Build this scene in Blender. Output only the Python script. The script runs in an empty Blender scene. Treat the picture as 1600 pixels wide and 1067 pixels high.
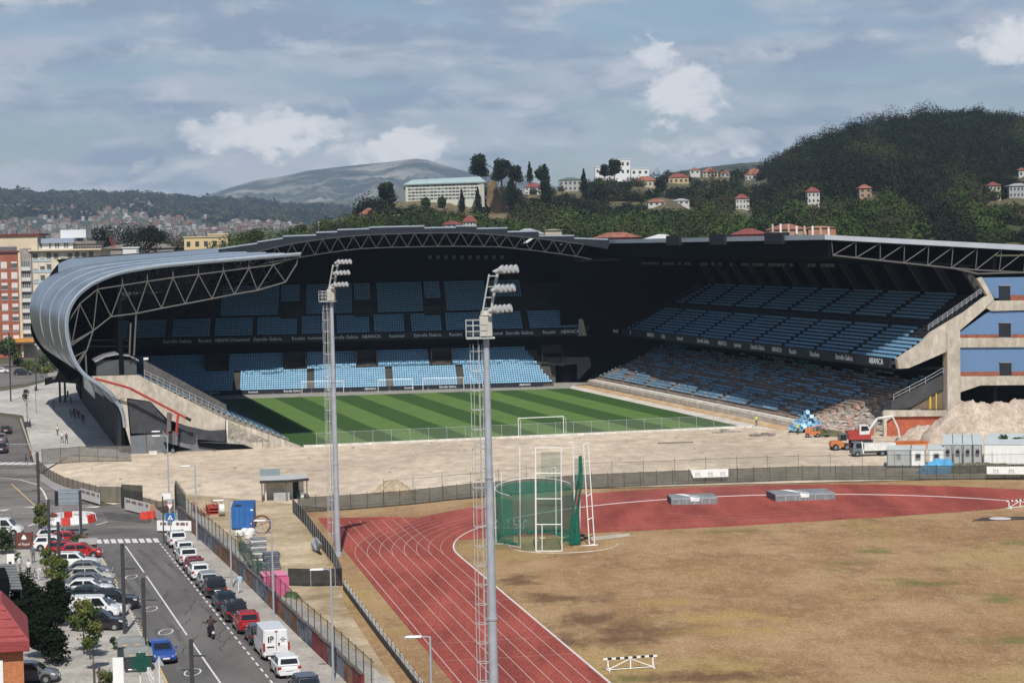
import bpy, bmesh, math, random
import numpy as np
from mathutils import Vector, Matrix
random.seed(7); rng = np.random.default_rng(7)
S = bpy.context.scene
COL = S.collection
rad = math.radians
# ------------------------------------------------------------------ camera
F, CH, PT, RL = 3340.0, 30.2, .0458, -.0215
cam = bpy.data.cameras.new("camera"); cam.sensor_width = 36; cam.lens = 36 * F / 1600
cam.clip_start = 1; cam.clip_end = 60000
camo = bpy.data.objects.new("camera", cam); COL.objects.link(camo)
camo.matrix_world = Matrix.Translation((0, 0, CH)) @ Matrix.Rotation(math.pi / 2 - PT, 4, 'X') @ Matrix.Rotation(RL, 4, 'Z')
S.camera = camo
# ------------------------------------------------------------------ sky, sun, exposure
SUN_EL, SUN_AZ = rad(50), rad(2.0)
S.view_settings.view_transform = 'Standard'; S.view_settings.look = 'None'
S.view_settings.exposure = 0.22; S.view_settings.gamma = 1
W = bpy.data.worlds.new("World"); S.world = W; W.use_nodes = True
nt = W.node_tree; nt.nodes.clear()
def N(t, **k):
    n = nt.nodes.new(t)
    for a, b in k.items(): setattr(n, a, b)
    return n
def L(a, b): nt.links.new(a, b)
def MATH(op, a, b=None, c=None):
    n = N('ShaderNodeMath', operation=op)
    for i, q in enumerate((a, b, c)):
        if q is None: continue
        if isinstance(q, (int, float)): n.inputs[i].default_value = q
        else: L(q, n.inputs[i])
    return n.outputs[0]
out = N('ShaderNodeOutputWorld')
sky = N('ShaderNodeTexSky', sky_type='NISHITA'); sky.sun_disc = False
sky.sun_elevation = SUN_EL; sky.sun_rotation = math.pi + SUN_AZ; sky.altitude = 50; sky.air_density = 1.0; sky.dust_density = .7; sky.ozone_density = 4.5
bg1 = N('ShaderNodeBackground'); bg1.inputs[1].default_value = .068; L(sky.outputs[0], bg1.inputs[0])
tc = N('ShaderNodeTexCoord'); sep = N('ShaderNodeSeparateXYZ'); L(tc.outputs['Generated'], sep.inputs[0])
dx, dy, dz = sep.outputs
def noise(scale, zs, detail, rough, off=0, dist=0.):
    mp = N('ShaderNodeMapping'); mp.inputs['Scale'].default_value = (scale, scale, scale * zs); mp.inputs['Location'].default_value = (off, off * .7, off * 1.3)
    L(tc.outputs['Generated'], mp.inputs[0])
    n = N('ShaderNodeTexNoise'); n.inputs['Scale'].default_value = 1; n.inputs['Detail'].default_value = detail; n.inputs['Roughness'].default_value = rough; n.inputs['Distortion'].default_value = dist
    L(mp.outputs[0], n.inputs['Vector']); return n.outputs['Fac']
def smooth(v, a, b):
    n = N('ShaderNodeMapRange', interpolation_type='SMOOTHSTEP'); L(v, n.inputs[0]); n.inputs[1].default_value = a; n.inputs[2].default_value = b
    return n.outputs[0]
wob = MATH('MULTIPLY', MATH('SUBTRACT', noise(38, 1.6, 5, .6, 9), .5), .055)
wob2 = MATH('MULTIPLY', MATH('SUBTRACT', noise(44, 1.6, 5, .6, 31), .5), .04)
def blob(u0, v0, su, sv, amp):                       # a cumulus bank in the direction (u0, v0)
    du = MATH('DIVIDE', MATH('SUBTRACT', MATH('ADD', dx, wob), u0), su); dv = MATH('DIVIDE', MATH('SUBTRACT', MATH('ADD', dz, wob2), v0), sv)
    q = MATH('ADD', MATH('MULTIPLY', du, du), MATH('MULTIPLY', dv, dv))
    return MATH('MULTIPLY', smooth(q, 1.0, 0.0), amp)
veil = smooth(noise(10, 3.6, 8, .62, 2.3, .5), .36, .56)
dark = smooth(noise(15, 4.0, 6, .55, 5.1, .3), .40, .60)
lump = smooth(noise(26, 2.2, 8, .62, 7.7, .5), .50, .68)
blobs = None
for b_ in [(-.108, .0535, .05, .016, 1.), (-.052, .044, .04, .013, .9), (-.185, .036, .03, .010, .55), (-.235, .040, .03, .013, .5), (.082, .068, .026, .022, 1.0), (.068, .088, .016, .012, .9), (.115, .08, .03, .014, .5),
           (.232, .086, .026, .018, .95), (.03, .064, .05, .018, .35), (.09, .044, .05, .008, .6), (-.13, .086, .04, .012, .35), (-.02, .07, .03, .012, .3)]:
    t_ = blob(*b_); blobs = t_ if blobs is None else MATH('MAXIMUM', blobs, t_)
bright = smooth(MATH('ADD', MATH('MULTIPLY', blobs, 1.1), MATH('MULTIPLY', MATH('SUBTRACT', noise(30, 2.0, 10, .66, 17.3, .6), .5), 1.6)), .22, 1.08)
bright = MATH('MAXIMUM', bright, MATH('MULTIPLY', MATH('MULTIPLY', lump, veil), .42))
up = smooth(dz, .09, .25)
bright = MATH('MAXIMUM', bright, MATH('MULTIPLY', MATH('MULTIPLY', lump, up), .8))
mixc = N('ShaderNodeMix', data_type='RGBA'); L(dark, mixc.inputs[0]); mixc.inputs[6].default_value = (4.7, 5.0, 5.7, 1); mixc.inputs[7].default_value = (2.5, 3.1, 4.15, 1)
mixb = N('ShaderNodeMix', data_type='RGBA'); L(bright, mixb.inputs[0]); L(mixc.outputs[2], mixb.inputs[6]); mixb.inputs[7].default_value = (8.4, 8.2, 8.1, 1)
bg2 = N('ShaderNodeBackground'); bg2.inputs[1].default_value = .1; L(mixb.outputs[2], bg2.inputs[0])
cover = MATH('MAXIMUM', MATH('MULTIPLY_ADD', veil, .80, .12), MATH('MULTIPLY', bright, 1.0)); cover = MATH('MULTIPLY', MATH('MINIMUM', cover, 1.0), MATH('SUBTRACT', 1.0, MATH('MULTIPLY', smooth(dz, .13, .4), .8)))
ms = N('ShaderNodeMixShader'); L(cover, ms.inputs[0]); L(bg1.outputs[0], ms.inputs[1]); L(bg2.outputs[0], ms.inputs[2]); L(ms.outputs[0], out.inputs[0])
sl = bpy.data.lights.new("sun", 'SUN'); sl.energy = 4.0; sl.angle = rad(.55); sl.color = (1, .955, .88)
so = bpy.data.objects.new("sun", sl); COL.objects.link(so); so.rotation_euler = (math.pi / 2 - SUN_EL, 0, SUN_AZ); so.location = (0, -60, 90)
S.cycles.max_bounces = 5; S.cycles.diffuse_bounces = 3; S.cycles.transparent_max_bounces = 16; S.cycles.volume_bounces = 0
S.cycles.sample_clamp_indirect = 4

# ------------------------------------------------------------------ frames: pixel ray -> ground, stadium frame (a across, b along, z)
def ray(x, y):
    x = x - 800; y = -(y - 533.5); c, s = math.cos(RL), math.sin(RL); x, y = c * x - s * y, s * x + c * y
    cp, sp = math.cos(PT), math.sin(PT); return np.array([x, F * cp + y * sp, -F * sp + y * cp])
def G(x, y, z=0.):
    d = ray(x, y); t = (z - CH) / d[2]; return Vector((d[0] * t, d[1] * t, z))
def onY(x, y, Y):
    d = ray(x, y); return Vector(d * (Y / d[1]) + np.array([0, 0, CH]))
PC = np.array([-10.57, 385.9]); TH = .2464
SR = np.array([math.cos(TH), math.sin(TH)]); SU = np.array([-math.sin(TH), math.cos(TH)])
def wor(a, b, z=0.): q = PC + SR * a + SU * b; return Vector((q[0], q[1], z))
def loc(g): q = np.array([g[0], g[1]]) - PC; return (float(q @ SR), float(q @ SU))
def onB(x, y, b):
    d = ray(x, y); t = (b + PC @ SU) / (d[:2] @ SU); p = d * t + np.array([0, 0, CH]); return (*loc(p), float(p[2]))

# ------------------------------------------------------------------ materials
MATS = {}
def M(name, col, rough=.8, metal=0., var=.18, scale=1., col2=None, bump=0., spec=.4, detail=5, alpha=1., stretch=None, thr=(.35, .65), fine=0):
    if name in MATS: return MATS[name]
    m = bpy.data.materials.new(name); m.use_nodes = True; t = m.node_tree; p = t.nodes['Principled BSDF']
    p.inputs['Roughness'].default_value = rough; p.inputs['Metallic'].default_value = metal; p.inputs['Specular IOR Level'].default_value = spec
    c1 = [max(0, c * (1 - var)) for c in col]; c2 = [min(1, c * (1 + var)) for c in (col2 or col)]
    if col2: c1 = list(col)
    if var == 0 and not col2: p.inputs['Base Color'].default_value = (*col, 1)
    else:
        tcn = t.nodes.new('ShaderNodeTexCoord'); no = t.nodes.new('ShaderNodeTexNoise'); mr = t.nodes.new('ShaderNodeMapRange'); mx = t.nodes.new('ShaderNodeMix'); mx.data_type = 'RGBA'
        no.inputs['Scale'].default_value = scale; no.inputs['Detail'].default_value = detail; no.inputs['Roughness'].default_value = .62
        src = tcn.outputs['Object']
        if stretch:
            mp = t.nodes.new('ShaderNodeMapping'); mp.inputs['Scale'].default_value = stretch; t.links.new(src, mp.inputs[0]); src = mp.outputs[0]
        t.links.new(src, no.inputs['Vector']); t.links.new(no.outputs['Fac'], mr.inputs[0])
        mr.inputs[1].default_value = thr[0]; mr.inputs[2].default_value = thr[1]
        t.links.new(mr.outputs[0], mx.inputs[0]); mx.inputs[6].default_value = (*c1, 1); mx.inputs[7].default_value = (*c2, 1)
        res = mx.outputs[2]
        if fine:
            n2 = t.nodes.new('ShaderNodeTexNoise'); n2.inputs['Scale'].default_value = fine; n2.inputs['Detail'].default_value = 4; n2.inputs['Roughness'].default_value = .7; t.links.new(src, n2.inputs['Vector'])
            r2 = t.nodes.new('ShaderNodeMapRange'); r2.inputs[1].default_value = .3; r2.inputs[2].default_value = .7; r2.inputs[3].default_value = .72; r2.inputs[4].default_value = 1.25; t.links.new(n2.outputs['Fac'], r2.inputs[0])
            vm = t.nodes.new('ShaderNodeVectorMath'); vm.operation = 'SCALE'; t.links.new(res, vm.inputs[0]); t.links.new(r2.outputs[0], vm.inputs['Scale']); res = vm.outputs[0]
        t.links.new(res, p.inputs['Base Color'])
        if bump:
            bp = t.nodes.new('ShaderNodeBump'); bp.inputs['Strength'].default_value = bump; bp.inputs['Distance'].default_value = .1; t.links.new(no.outputs['Fac'], bp.inputs['Height']); t.links.new(bp.outputs[0], p.inputs['Normal'])
    if alpha < 1:
        tr = t.nodes.new('ShaderNodeBsdfTransparent'); mxs = t.nodes.new('ShaderNodeMixShader'); mxs.inputs[0].default_value = alpha
        o = t.nodes['Material Output']; t.links.new(tr.outputs[0], mxs.inputs[1]); t.links.new(p.outputs[0], mxs.inputs[2]); t.links.new(mxs.outputs[0], o.inputs['Surface'])
    MATS[name] = m; return m

# ------------------------------------------------------------------ mesh collector and tagging
class B:
    def __init__(s): s.v = []; s.f = []; s.m = []
    def add(s, vs, fs, mi=0):
        o = len(s.v); s.v += [tuple(q) for q in vs]; s.f += [tuple(i + o for i in f) for f in fs]; s.m += [mi] * len(fs); return s
    def quad(s, *p, mi=0): return s.add(p, [tuple(range(len(p)))], mi)
    def box(s, x0, x1, y0, y1, z0, z1, mi=0):
        return s.add([(x0, y0, z0), (x1, y0, z0), (x1, y1, z0), (x0, y1, z0), (x0, y0, z1), (x1, y0, z1), (x1, y1, z1), (x0, y1, z1)],
                     [(0, 3, 2, 1), (4, 5, 6, 7), (0, 1, 5, 4), (1, 2, 6, 5), (2, 3, 7, 6), (3, 0, 4, 7)], mi)
    def prism(s, pts, vec, mi=0, side=None):
        n = len(pts); v = Vector(vec); top = [Vector(p) + v for p in pts]
        s.add([*pts, *top], [tuple(range(n))[::-1], tuple(range(n, 2 * n))], mi)
        return s.add([*pts, *top], [(i, (i + 1) % n, n + (i + 1) % n, n + i) for i in range(n)], mi if side is None else side)
    def tube(s, a, b, r, r2=None, n=6, mi=0, caps=True):
        a = Vector(a); b = Vector(b); d = (b - a); r2 = r if r2 is None else r2
        if d.length < 1e-6: return s
        d.normalize(); u = d.orthogonal().normalized(); w = d.cross(u); vs = []
        for q, rr in ((a, r), (b, r2)): vs += [q + (u * math.cos(6.28319 * i / n) + w * math.sin(6.28319 * i / n)) * rr for i in range(n)]
        fs = [(i, (i + 1) % n, n + (i + 1) % n, n + i) for i in range(n)]
        if caps: fs += [tuple(range(n))[::-1], tuple(range(n, 2 * n))]
        return s.add(vs, fs, mi)
    def path(s, pts, r, n=6, mi=0):
        for a, b in zip(pts, pts[1:]): s.tube(a, b, r, n=n, mi=mi)
        return s
    def lathe(s, prof, n=16, c=(0, 0, 0), mi=0, sx=1, sy=1):
        vs = []; k = len(prof)
        for r, z in prof: vs += [(c[0] + sx * r * math.cos(6.28319 * i / n), c[1] + sy * r * math.sin(6.28319 * i / n), c[2] + z) for i in range(n)]
        fs = [(j * n + i, j * n + (i + 1) % n, (j + 1) * n + (i + 1) % n, (j + 1) * n + i) for j in range(k - 1) for i in range(n)]
        fs += [tuple(range(n))[::-1], tuple(range((k - 1) * n, k * n))]
        return s.add(vs, fs, mi)
    def loft(s, rings, mi=0, caps=True):
        n = len(rings[0]); vs = [p for r in rings for p in r]
        fs = [(j * n + i, j * n + (i + 1) % n, (j + 1) * n + (i + 1) % n, (j + 1) * n + i) for j in range(len(rings) - 1) for i in range(n)]
        if caps: fs += [tuple(range(n))[::-1], tuple(range((len(rings) - 1) * n, len(rings) * n))]
        return s.add(vs, fs, mi)
    def mesh(s, name, mats, smooth=False, off=(0, 0, 0)):
        me = bpy.data.meshes.new(name); v = np.array(s.v, dtype=float).reshape(-1, 3) - np.array(off); me.from_pydata(v.tolist(), [], s.f)
        mats = mats if isinstance(mats, (list, tuple)) else [mats]
        for m in mats: me.materials.append(m)
        me.polygons.foreach_set('material_index', s.m)
        if smooth: me.polygons.foreach_set('use_smooth', [True] * len(s.f))
        me.update(); return me
    def build(s, name, mats, parent=None, smooth=False, world=False, off=(0, 0, 0)):
        if world and parent is not None:
            mi = parent.matrix_world.inverted() if False else (Matrix.Translation(parent.location) @ Matrix.Rotation(parent.rotation_euler.z, 4, 'Z')).inverted()
            s.v = [tuple(mi @ Vector(q)) for q in s.v]
        elif parent is not None and 'org' in ORG.get(parent.name, {}): off = ORG[parent.name]['org']
        return link(name, s.mesh(name, mats, smooth, off), parent)
ORG = {}
def link(name, me, parent=None):
    o = bpy.data.objects.new(name, me); COL.objects.link(o)
    if parent is not None: o.parent = parent
    return o
def tag(o, label=None, cat=None, group=None, kind=None):
    if label: o['label'] = label
    if cat: o['category'] = cat
    if group: o['group'] = group
    if kind: o['kind'] = kind
    return o
def thing(name, label, cat, l=(0, 0, 0), rz=0., group=None):
    o = bpy.data.objects.new(name, None); COL.objects.link(o); o.location = l; o.rotation_euler = (0, 0, rz); o.empty_display_size = .5
    return tag(o, label, cat, group)
def sthing(name, label, cat, a, b, group=None):        # thing whose builders use stadium coordinates
    o = thing(name, label, cat, wor(a, b), TH, group); ORG[o.name] = {'org': (a, b, 0)}; return o
def copy_tree(o, parent=None):
    c = o.copy(); COL.objects.link(c); c.parent = parent
    for ch in o.children: copy_tree(ch, c)
    return c
def recolor(o, mp):                                     # object-level materials: {old material name: new material}
    for q in [o, *o.children_recursive]:
        if q.type != 'MESH': continue
        for sl_ in q.material_slots:
            if sl_.material and sl_.material.name in mp:
                nm = mp[sl_.material.name]; sl_.link = 'OBJECT'; sl_.material = nm
def structure(o): o['kind'] = 'structure'; return o
def lettering(txt, size, mat, parent, mtx, name='lettering', align='CENTER', ex=.01):
    c = bpy.data.curves.new('t', 'FONT'); c.body = txt; c.size = size; c.align_x = align; c.align_y = 'CENTER'; c.extrude = ex; c.resolution_u = 2
    o = bpy.data.objects.new('t', c); COL.objects.link(o); me = bpy.data.meshes.new_from_object(o); bpy.data.objects.remove(o); bpy.data.curves.remove(c)
    me.transform(mtx); me.materials.clear(); me.materials.append(mat); return link(name, me, parent)
def face_mtx(p, right, up):                             # text plane: right = reading direction
    r = Vector(right).normalized(); u = Vector(up).normalized(); n = r.cross(u)
    return Matrix(((r.x, u.x, n.x, p[0]), (r.y, u.y, n.y, p[1]), (r.z, u.z, n.z, p[2]), (0, 0, 0, 1)))
def tri(poly):                                          # ear-clipped flat polygon
    from mathutils.geometry import tessellate_polygon
    return [tuple(t) for t in tessellate_polygon([[Vector(p) for p in poly]])]
def sheet(name, pts, z, mat, kind='structure', h=0):
    b = B(); P = [Vector((p[0], p[1], z)) for p in pts]
    A = sum(P[i].x * P[(i + 1) % len(P)].y - P[(i + 1) % len(P)].x * P[i].y for i in range(len(P)))
    if A < 0: P.reverse()
    if h:
        T = [p + Vector((0, 0, h)) for p in P]; n = len(P); b.add(T, [t if (T[t[1]] - T[t[0]]).cross(T[t[2]] - T[t[0]]).z > 0 else t[::-1] for t in tri(T)])
        b.add([*P, *T], [(i, (i + 1) % n, n + (i + 1) % n, n + i) for i in range(n)])
    else: b.add(P, [t if (P[t[1]] - P[t[0]]).cross(P[t[2]] - P[t[0]]).z > 0 else t[::-1] for t in tri(P)])
    o = b.build(name, mat); o['kind'] = kind; return o
# ------------------------------------------------------------------ ground
m_ground = M('ground_soil', (.10, .09, .05), var=.3, scale=.02)
m_sand = M('site_sand', (.46, .37, .275), col2=(.535, .445, .335), scale=.05, stretch=(1, .5, 1), fine=.5, bump=.3)
m_dirt = M('yard_dirt', (.30, .225, .125), col2=(.46, .37, .245), scale=.16, fine=1.6, bump=.3)
m_track = M('track_red', (.21, .046, .035), col2=(.295, .070, .050), scale=.16, stretch=(1.6, .35, 1), rough=.85, fine=3, spec=.2)
m_asph = M('asphalt', (.098, .09, .086), col2=(.135, .124, .118), scale=.10, stretch=(1.6, .5, 1), fine=6, rough=.9, spec=.3)
m_asph2 = M('old_asphalt', (.10, .09, .084), col2=(.19, .172, .158), scale=.13, stretch=(.6, 1.5, 1), fine=5, rough=.9, spec=.3)
m_pave = M('paving', (.30, .275, .245), col2=(.36, .335, .30), scale=.25, fine=3, rough=.9)
m_plaza = M('plaza_slabs', (.36, .345, .315), col2=(.45, .43, .40), scale=.05, fine=.5, rough=.85)
m_line = M('line_white', (.52, .38, .35), var=.12, scale=3)
m_road = M('road_paint', (.62, .61, .58), var=.2, scale=3)
m_yel = M('yellow_paint', (.55, .40, .16), var=.2, scale=3)
m_conc = M('concrete', (.37, .33, .27), col2=(.43, .39, .325), scale=.25, fine=1.2, rough=.9, stretch=(1, 1, .5))
m_conc2 = M('pale_concrete', (.50, .47, .42), col2=(.62, .59, .53), scale=.8, fine=4)
m_pitchL = M('pitch_light', (.105, .182, .048), var=.10, scale=.25, fine=3, rough=.9, spec=.2)
m_pitchD = M('pitch_dark', (.042, .09, .022), var=.10, scale=.25, fine=3, rough=.9, spec=.2)
m_black = M('black_steel', (.012, .013, .016), var=.2, scale=1, rough=.6)
m_dark = M('shade_black', (.006, .0065, .008), var=.2, scale=.5, rough=.95, spec=.05)  # near black, so the shade inside stands and canopies sits in the colour
m_white = M('white_paint', (.78, .78, .76), var=.06, scale=2, rough=.5)
m_galv = M('galvanised_steel', (.40, .43, .47), var=.10, scale=2, rough=.5, metal=.25)
m_grey = M('grey_steel', (.30, .30, .31), var=.12, scale=2, rough=.55, metal=.2)
m_pole = M('dark_pole', (.045, .046, .05), var=.15, scale=2, rough=.5)

def grass_mat():
    m = bpy.data.materials.new('dry_grass'); m.use_nodes = True; t = m.node_tree; p = t.nodes['Principled BSDF']; p.inputs['Roughness'].default_value = .95; p.inputs['Specular IOR Level'].default_value = .15
    tcn = t.nodes.new('ShaderNodeTexCoord').outputs['Object']
    def nz(sc, det, lo, hi, st=(1, 1, 1), o=0):
        mp = t.nodes.new('ShaderNodeMapping'); mp.inputs['Scale'].default_value = st; mp.inputs['Location'].default_value = (o, o, 0); t.links.new(tcn, mp.inputs[0])
        n = t.nodes.new('ShaderNodeTexNoise'); n.inputs['Scale'].default_value = sc; n.inputs['Detail'].default_value = det; n.inputs['Roughness'].default_value = .65; t.links.new(mp.outputs[0], n.inputs['Vector'])
        r = t.nodes.new('ShaderNodeMapRange'); r.inputs[1].default_value = lo; r.inputs[2].default_value = hi; t.links.new(n.outputs['Fac'], r.inputs[0]); return r.outputs[0], n.outputs['Fac']
    def mix(f, a, b):
        x = t.nodes.new('ShaderNodeMix'); x.data_type = 'RGBA'; t.links.new(f, x.inputs[0])
        for q, s_ in ((a, x.inputs[6]), (b, x.inputs[7])):
            if isinstance(q, tuple): s_.default_value = (*q, 1)
            else: t.links.new(q, s_)
        return x.outputs[2]
    def mth(op, a, b):
        n = t.nodes.new('ShaderNodeMath'); n.operation = op
        for i, q in enumerate((a, b)):
            if isinstance(q, (int, float)): n.inputs[i].default_value = q
            else: t.links.new(q, n.inputs[i])
        return n.outputs[0]
    base = mix(nz(.09, 8, .40, .60, (1, .6, 1))[0], (.26, .152, .072), (.375, .245, .13))
    base = mix(nz(.05, 6, .52, .68, (1, .7, 1), 7)[0], base, (.34, .24, .09))
    base = mix(mth('MULTIPLY', nz(.3, 8, .52, .70, (1, .5, 1), 3)[0], .6), base, (.17, .095, .05))
    base = mix(mth('MULTIPLY', nz(1.1, 7, .47, .66, (1, .45, 1), 13)[0], .45), base, (.42, .31, .18))
    wobf = nz(.4, 9, 0, 1, (1, .6, 1), 21)[1]
    def spots(lst, c, amt, base):
        tot = None
        for (px, py, rx, ry) in lst:
            g = G(px, py); vs = t.nodes.new('ShaderNodeVectorMath'); vs.operation = 'SUBTRACT'; t.links.new(tcn, vs.inputs[0]); vs.inputs[1].default_value = (g.x, g.y, 0)
            ml = t.nodes.new('ShaderNodeVectorMath'); ml.operation = 'MULTIPLY'; t.links.new(vs.outputs[0], ml.inputs[0]); ml.inputs[1].default_value = (1 / rx, 1 / ry, 0)
            ln = t.nodes.new('ShaderNodeVectorMath'); ln.operation = 'LENGTH'; t.links.new(ml.outputs[0], ln.inputs[0])
            v = mth('SUBTRACT', mth('ADD', 1.0, mth('MULTIPLY', mth('SUBTRACT', wobf, .5), 5.0)), ln.outputs['Value'])
            r = t.nodes.new('ShaderNodeMapRange'); r.inputs[1].default_value = -.2; r.inputs[2].default_value = .9; t.links.new(v, r.inputs[0])
            tot = r.outputs[0] if tot is None else mth('MAXIMUM', tot, r.outputs[0])
        return mix(mth('MULTIPLY', tot, amt), base, c)
    base = spots([(860, 935, 5, 3), (930, 970, 5, 4), (1010, 985, 6, 4), (1100, 1055, 6, 2), (800, 905, 3, 3), (960, 1000, 4, 3), (900, 1000, 3, 3)], (.115, .064, .037), .8, base)
    base = spots([(1440, 912, 2.6, 1.6), (1400, 905, 2.2, 1.2), (1565, 935, 2.2, 2.), (1372, 862, 1.5, 1.6), (1580, 1003, 2.6, 2.0), (1150, 830, 5, 1.2), (1600, 848, 2.5, 2), (1330, 880, 2, 1.5), (985, 1062, 1.2, 1.2), (1310, 890, 1.5, 1)], (.10, .13, .03), .62, base)
    base = spots([(1110, 965, 5, 2.6), (1150, 985, 5, 2.2), (1050, 940, 3.4, 2), (1180, 965, 3, 3)], (.37, .255, .085), .7, base)
    _, fine = nz(4.5, 6, 0, 1, (1, .5, 1)); r = t.nodes.new('ShaderNodeMapRange'); r.inputs[1].default_value = .3; r.inputs[2].default_value = .7; r.inputs[3].default_value = .66; r.inputs[4].default_value = 1.28; t.links.new(fine, r.inputs[0])
    vm = t.nodes.new('ShaderNodeVectorMath'); vm.operation = 'SCALE'; t.links.new(base, vm.inputs[0]); t.links.new(r.outputs[0], vm.inputs['Scale']); t.links.new(vm.outputs[0], p.inputs['Base Color'])
    return m
m_grass = grass_mat()

b = B(); b.quad((-30000, -3000, 0), (30000, -3000, 0), (30000, 30000, 0), (-30000, 30000, 0)); g = b.build('ground', m_ground); g.location.z = -.06; structure(g)
PX = lambda *ps: [G(*p)[:2] for p in ps]
# dry field under the track, then sand, yard
sheet('field', [*PX((268, 758)), *PX((640, 1120)), (-5, 110), (160, 110), (160, 262), *PX((1600, 746), (905, 764), (540, 796), (458, 790))], .004, m_grass)
sheet('building_site', [*PX((62, 742), (110, 712), (200, 716)), wor(-62, -53)[:2], wor(-36, -52)[:2], wor(40, -52)[:2], wor(46, 60)[:2], wor(95, -30)[:2], (170, 330), (170, 262), *PX((1600, 745), (905, 763), (540, 795), (458, 789), (300, 782), (225, 797), (150, 783))], .010, m_sand)
sheet('yard', [*PX((272, 770), (458, 787), (480, 825), (530, 903), (434, 905), (420, 935), (300, 800))], .016, m_dirt)
sheet('yard_path', [*PX((432, 905), (530, 905), (538, 945), (600, 1040), (640, 1100), (612, 1090), (520, 990), (440, 925))], .016, M('worn_path', (.26, .185, .10), col2=(.42, .335, .22), scale=.22, fine=2))

rut = B(); r_ = random.Random(6)
def strip0(pts, w, z, bb):
    for a, c in zip(pts, pts[1:]):
        a = Vector((*a, z)); c = Vector((*c, z)); d = c - a; n = Vector((-d.y, d.x, 0)).normalized() * w / 2; bb.quad(a - n, c - n, c + n, a + n)
for k in range(16):
    x0 = r_.uniform(120, 400) if k < 5 else r_.uniform(300, 1000); y0 = r_.uniform(705, 750); x1 = x0 + r_.uniform(250, 650); y1 = y0 + r_.uniform(-22, 6) - (x1 - x0) * .03; am = r_.uniform(-9, 9)
    for o_ in (0, 1.9):
        pts = []
        for t in range(15): q = G(x0 + (x1 - x0) * t / 14, y0 + (y1 - y0) * t / 14 + am * math.sin(t * .45 + k)); pts.append((q.x, q.y + o_))
        strip0(pts, .45, .0125 + .0003 * k, rut)
structure(rut.build('wheel_ruts', M('rut_sand', (.37, .29, .21), col2=(.50, .41, .305), scale=.4, fine=2)))
# running track
TC = np.array([30.13, 213.9]); TT = .1894; tr_ = np.array([math.cos(TT), math.sin(TT)]); tu_ = np.array([-math.sin(TT), math.cos(TT)])
def tk(r, u): q = TC + tr_ * r + tu_ * u; return (float(q[0]), float(q[1]))
R0, LW = 36.5, 1.22
def arc(R, a0, a1, n=64): return [tk(R * math.cos(a0 + (a1 - a0) * i / n), R * math.sin(a0 + (a1 - a0) * i / n)) for i in range(n + 1)]
outer = R0 + 8 * LW + .55
trk = [tk(-R0, -110), tk(-R0, 0), *arc(R0, math.pi, math.pi * .905, 8), tk(-20.5, 11.0), tk(-5, 11.2), tk(13, 12.7), tk(26, 14.6), tk(31.6, 18.2), *arc(R0, .5, 0, 10), tk(R0, -60), tk(outer, -60), *arc(outer, 0, math.pi * .78, 60), tk(-38.8, 31.6), tk(-outer, 33.6), tk(-outer, 0), tk(-outer, -110)]
sheet('running_track', trk, .022, m_track)
lb = B()
def strip(pts, w, z=.027, bb=None, dash=None):
    bb = lb if bb is None else bb
    for i in range(len(pts) - 1):
        a = Vector((*pts[i][:2], z)); c = Vector((*pts[i + 1][:2], z)); d = (c - a)
        if d.length < 1e-5: continue
        n = Vector((-d.y, d.x, 0)).normalized() * w / 2; bb.quad(a - n, c - n, c + n, a + n)
for k in range(9):
    R = R0 + k * LW; w = .055 if k not in (0, 8) else .075
    strip([tk(-R, -110), tk(-R, 0)], w)
    strip(arc(R, math.pi, 0 if k == 0 else math.pi * (.38 if k != 4 else .3)), w if k in (0, 4) else .04)
    if 0 < k < 8: strip([tk(-R, 0), tk(-R, 29.5 if k > 1 else 33)], .045, z=.028)
for u in (-27, -45, -52, -66): strip([tk(-R0, u), tk(-R0 - 8 * LW, u)], .05, z=.028)
for u, r0, r1 in ((13.6, -18, 8), (15.2, -16, 12), (20, -8, 14), (17.5, -14, 4)): strip([tk(r0, u), tk(r1, u + .6)], .05, z=.028)
strip([tk(14, 20.8), tk(20, 13.9)], .06, z=.028); strip([tk(-9, 24), tk(-1, 14)], .05, z=.028)
o = lb.build('track_lines', m_line); structure(o)
kb = B(); kp = [tk(-R0 + .06, -110), *arc(R0 - .06, math.pi, .2, 60)]
for i in range(len(kp) - 1):
    a = Vector((*kp[i], 0)); c = Vector((*kp[i + 1], 0)); n = Vector((-(c - a).y, (c - a).x, 0)).normalized() * .05
    kb.prism([a - n + Vector((0, 0, .02)), c - n + Vector((0, 0, .02)), c + n + Vector((0, 0, .02)), a + n + Vector((0, 0, .02))], (0, 0, .055))
structure(kb.build('track_kerb', m_white))

# football pitch: mown stripes running away, seen only where no stand covers them
NS = 13; a0, a1, b0, b1 = -36.5, 35.3, -54.8, 52.
pb = B()
for i in range(NS):
    x0 = a0 + (a1 - a0) * i / NS; x1 = a0 + (a1 - a0) * (i + 1) / NS
    nf = lambda x: 55.6 + (48.6 - 55.6) * (x - a0) / (a1 - a0)
    pb.quad(wor(x0, b0, .018), wor(x1, b0, .018), wor(x1, nf(x1), .018), wor(x0, nf(x0), .018), mi=(i + 1) % 2)
structure(pb.build('football_pitch', [m_pitchL, m_pitchD]))
sheet('pitch_apron', [wor(35.3, -57)[:2], wor(38.2, -62)[:2], wor(38.0, 56)[:2], wor(35.3, 49)[:2]], .018, M('apron', (.50, .46, .41), col2=(.60, .56, .50), scale=.3, fine=2))
sheet('pitch_surround', [wor(-38, 55.5)[:2], wor(35.3, 48.6)[:2], wor(38, 56)[:2], wor(60, 75)[:2], wor(-40, 75)[:2]], .014, M('surround', (.30, .29, .27), var=.2, scale=.5))
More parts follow.
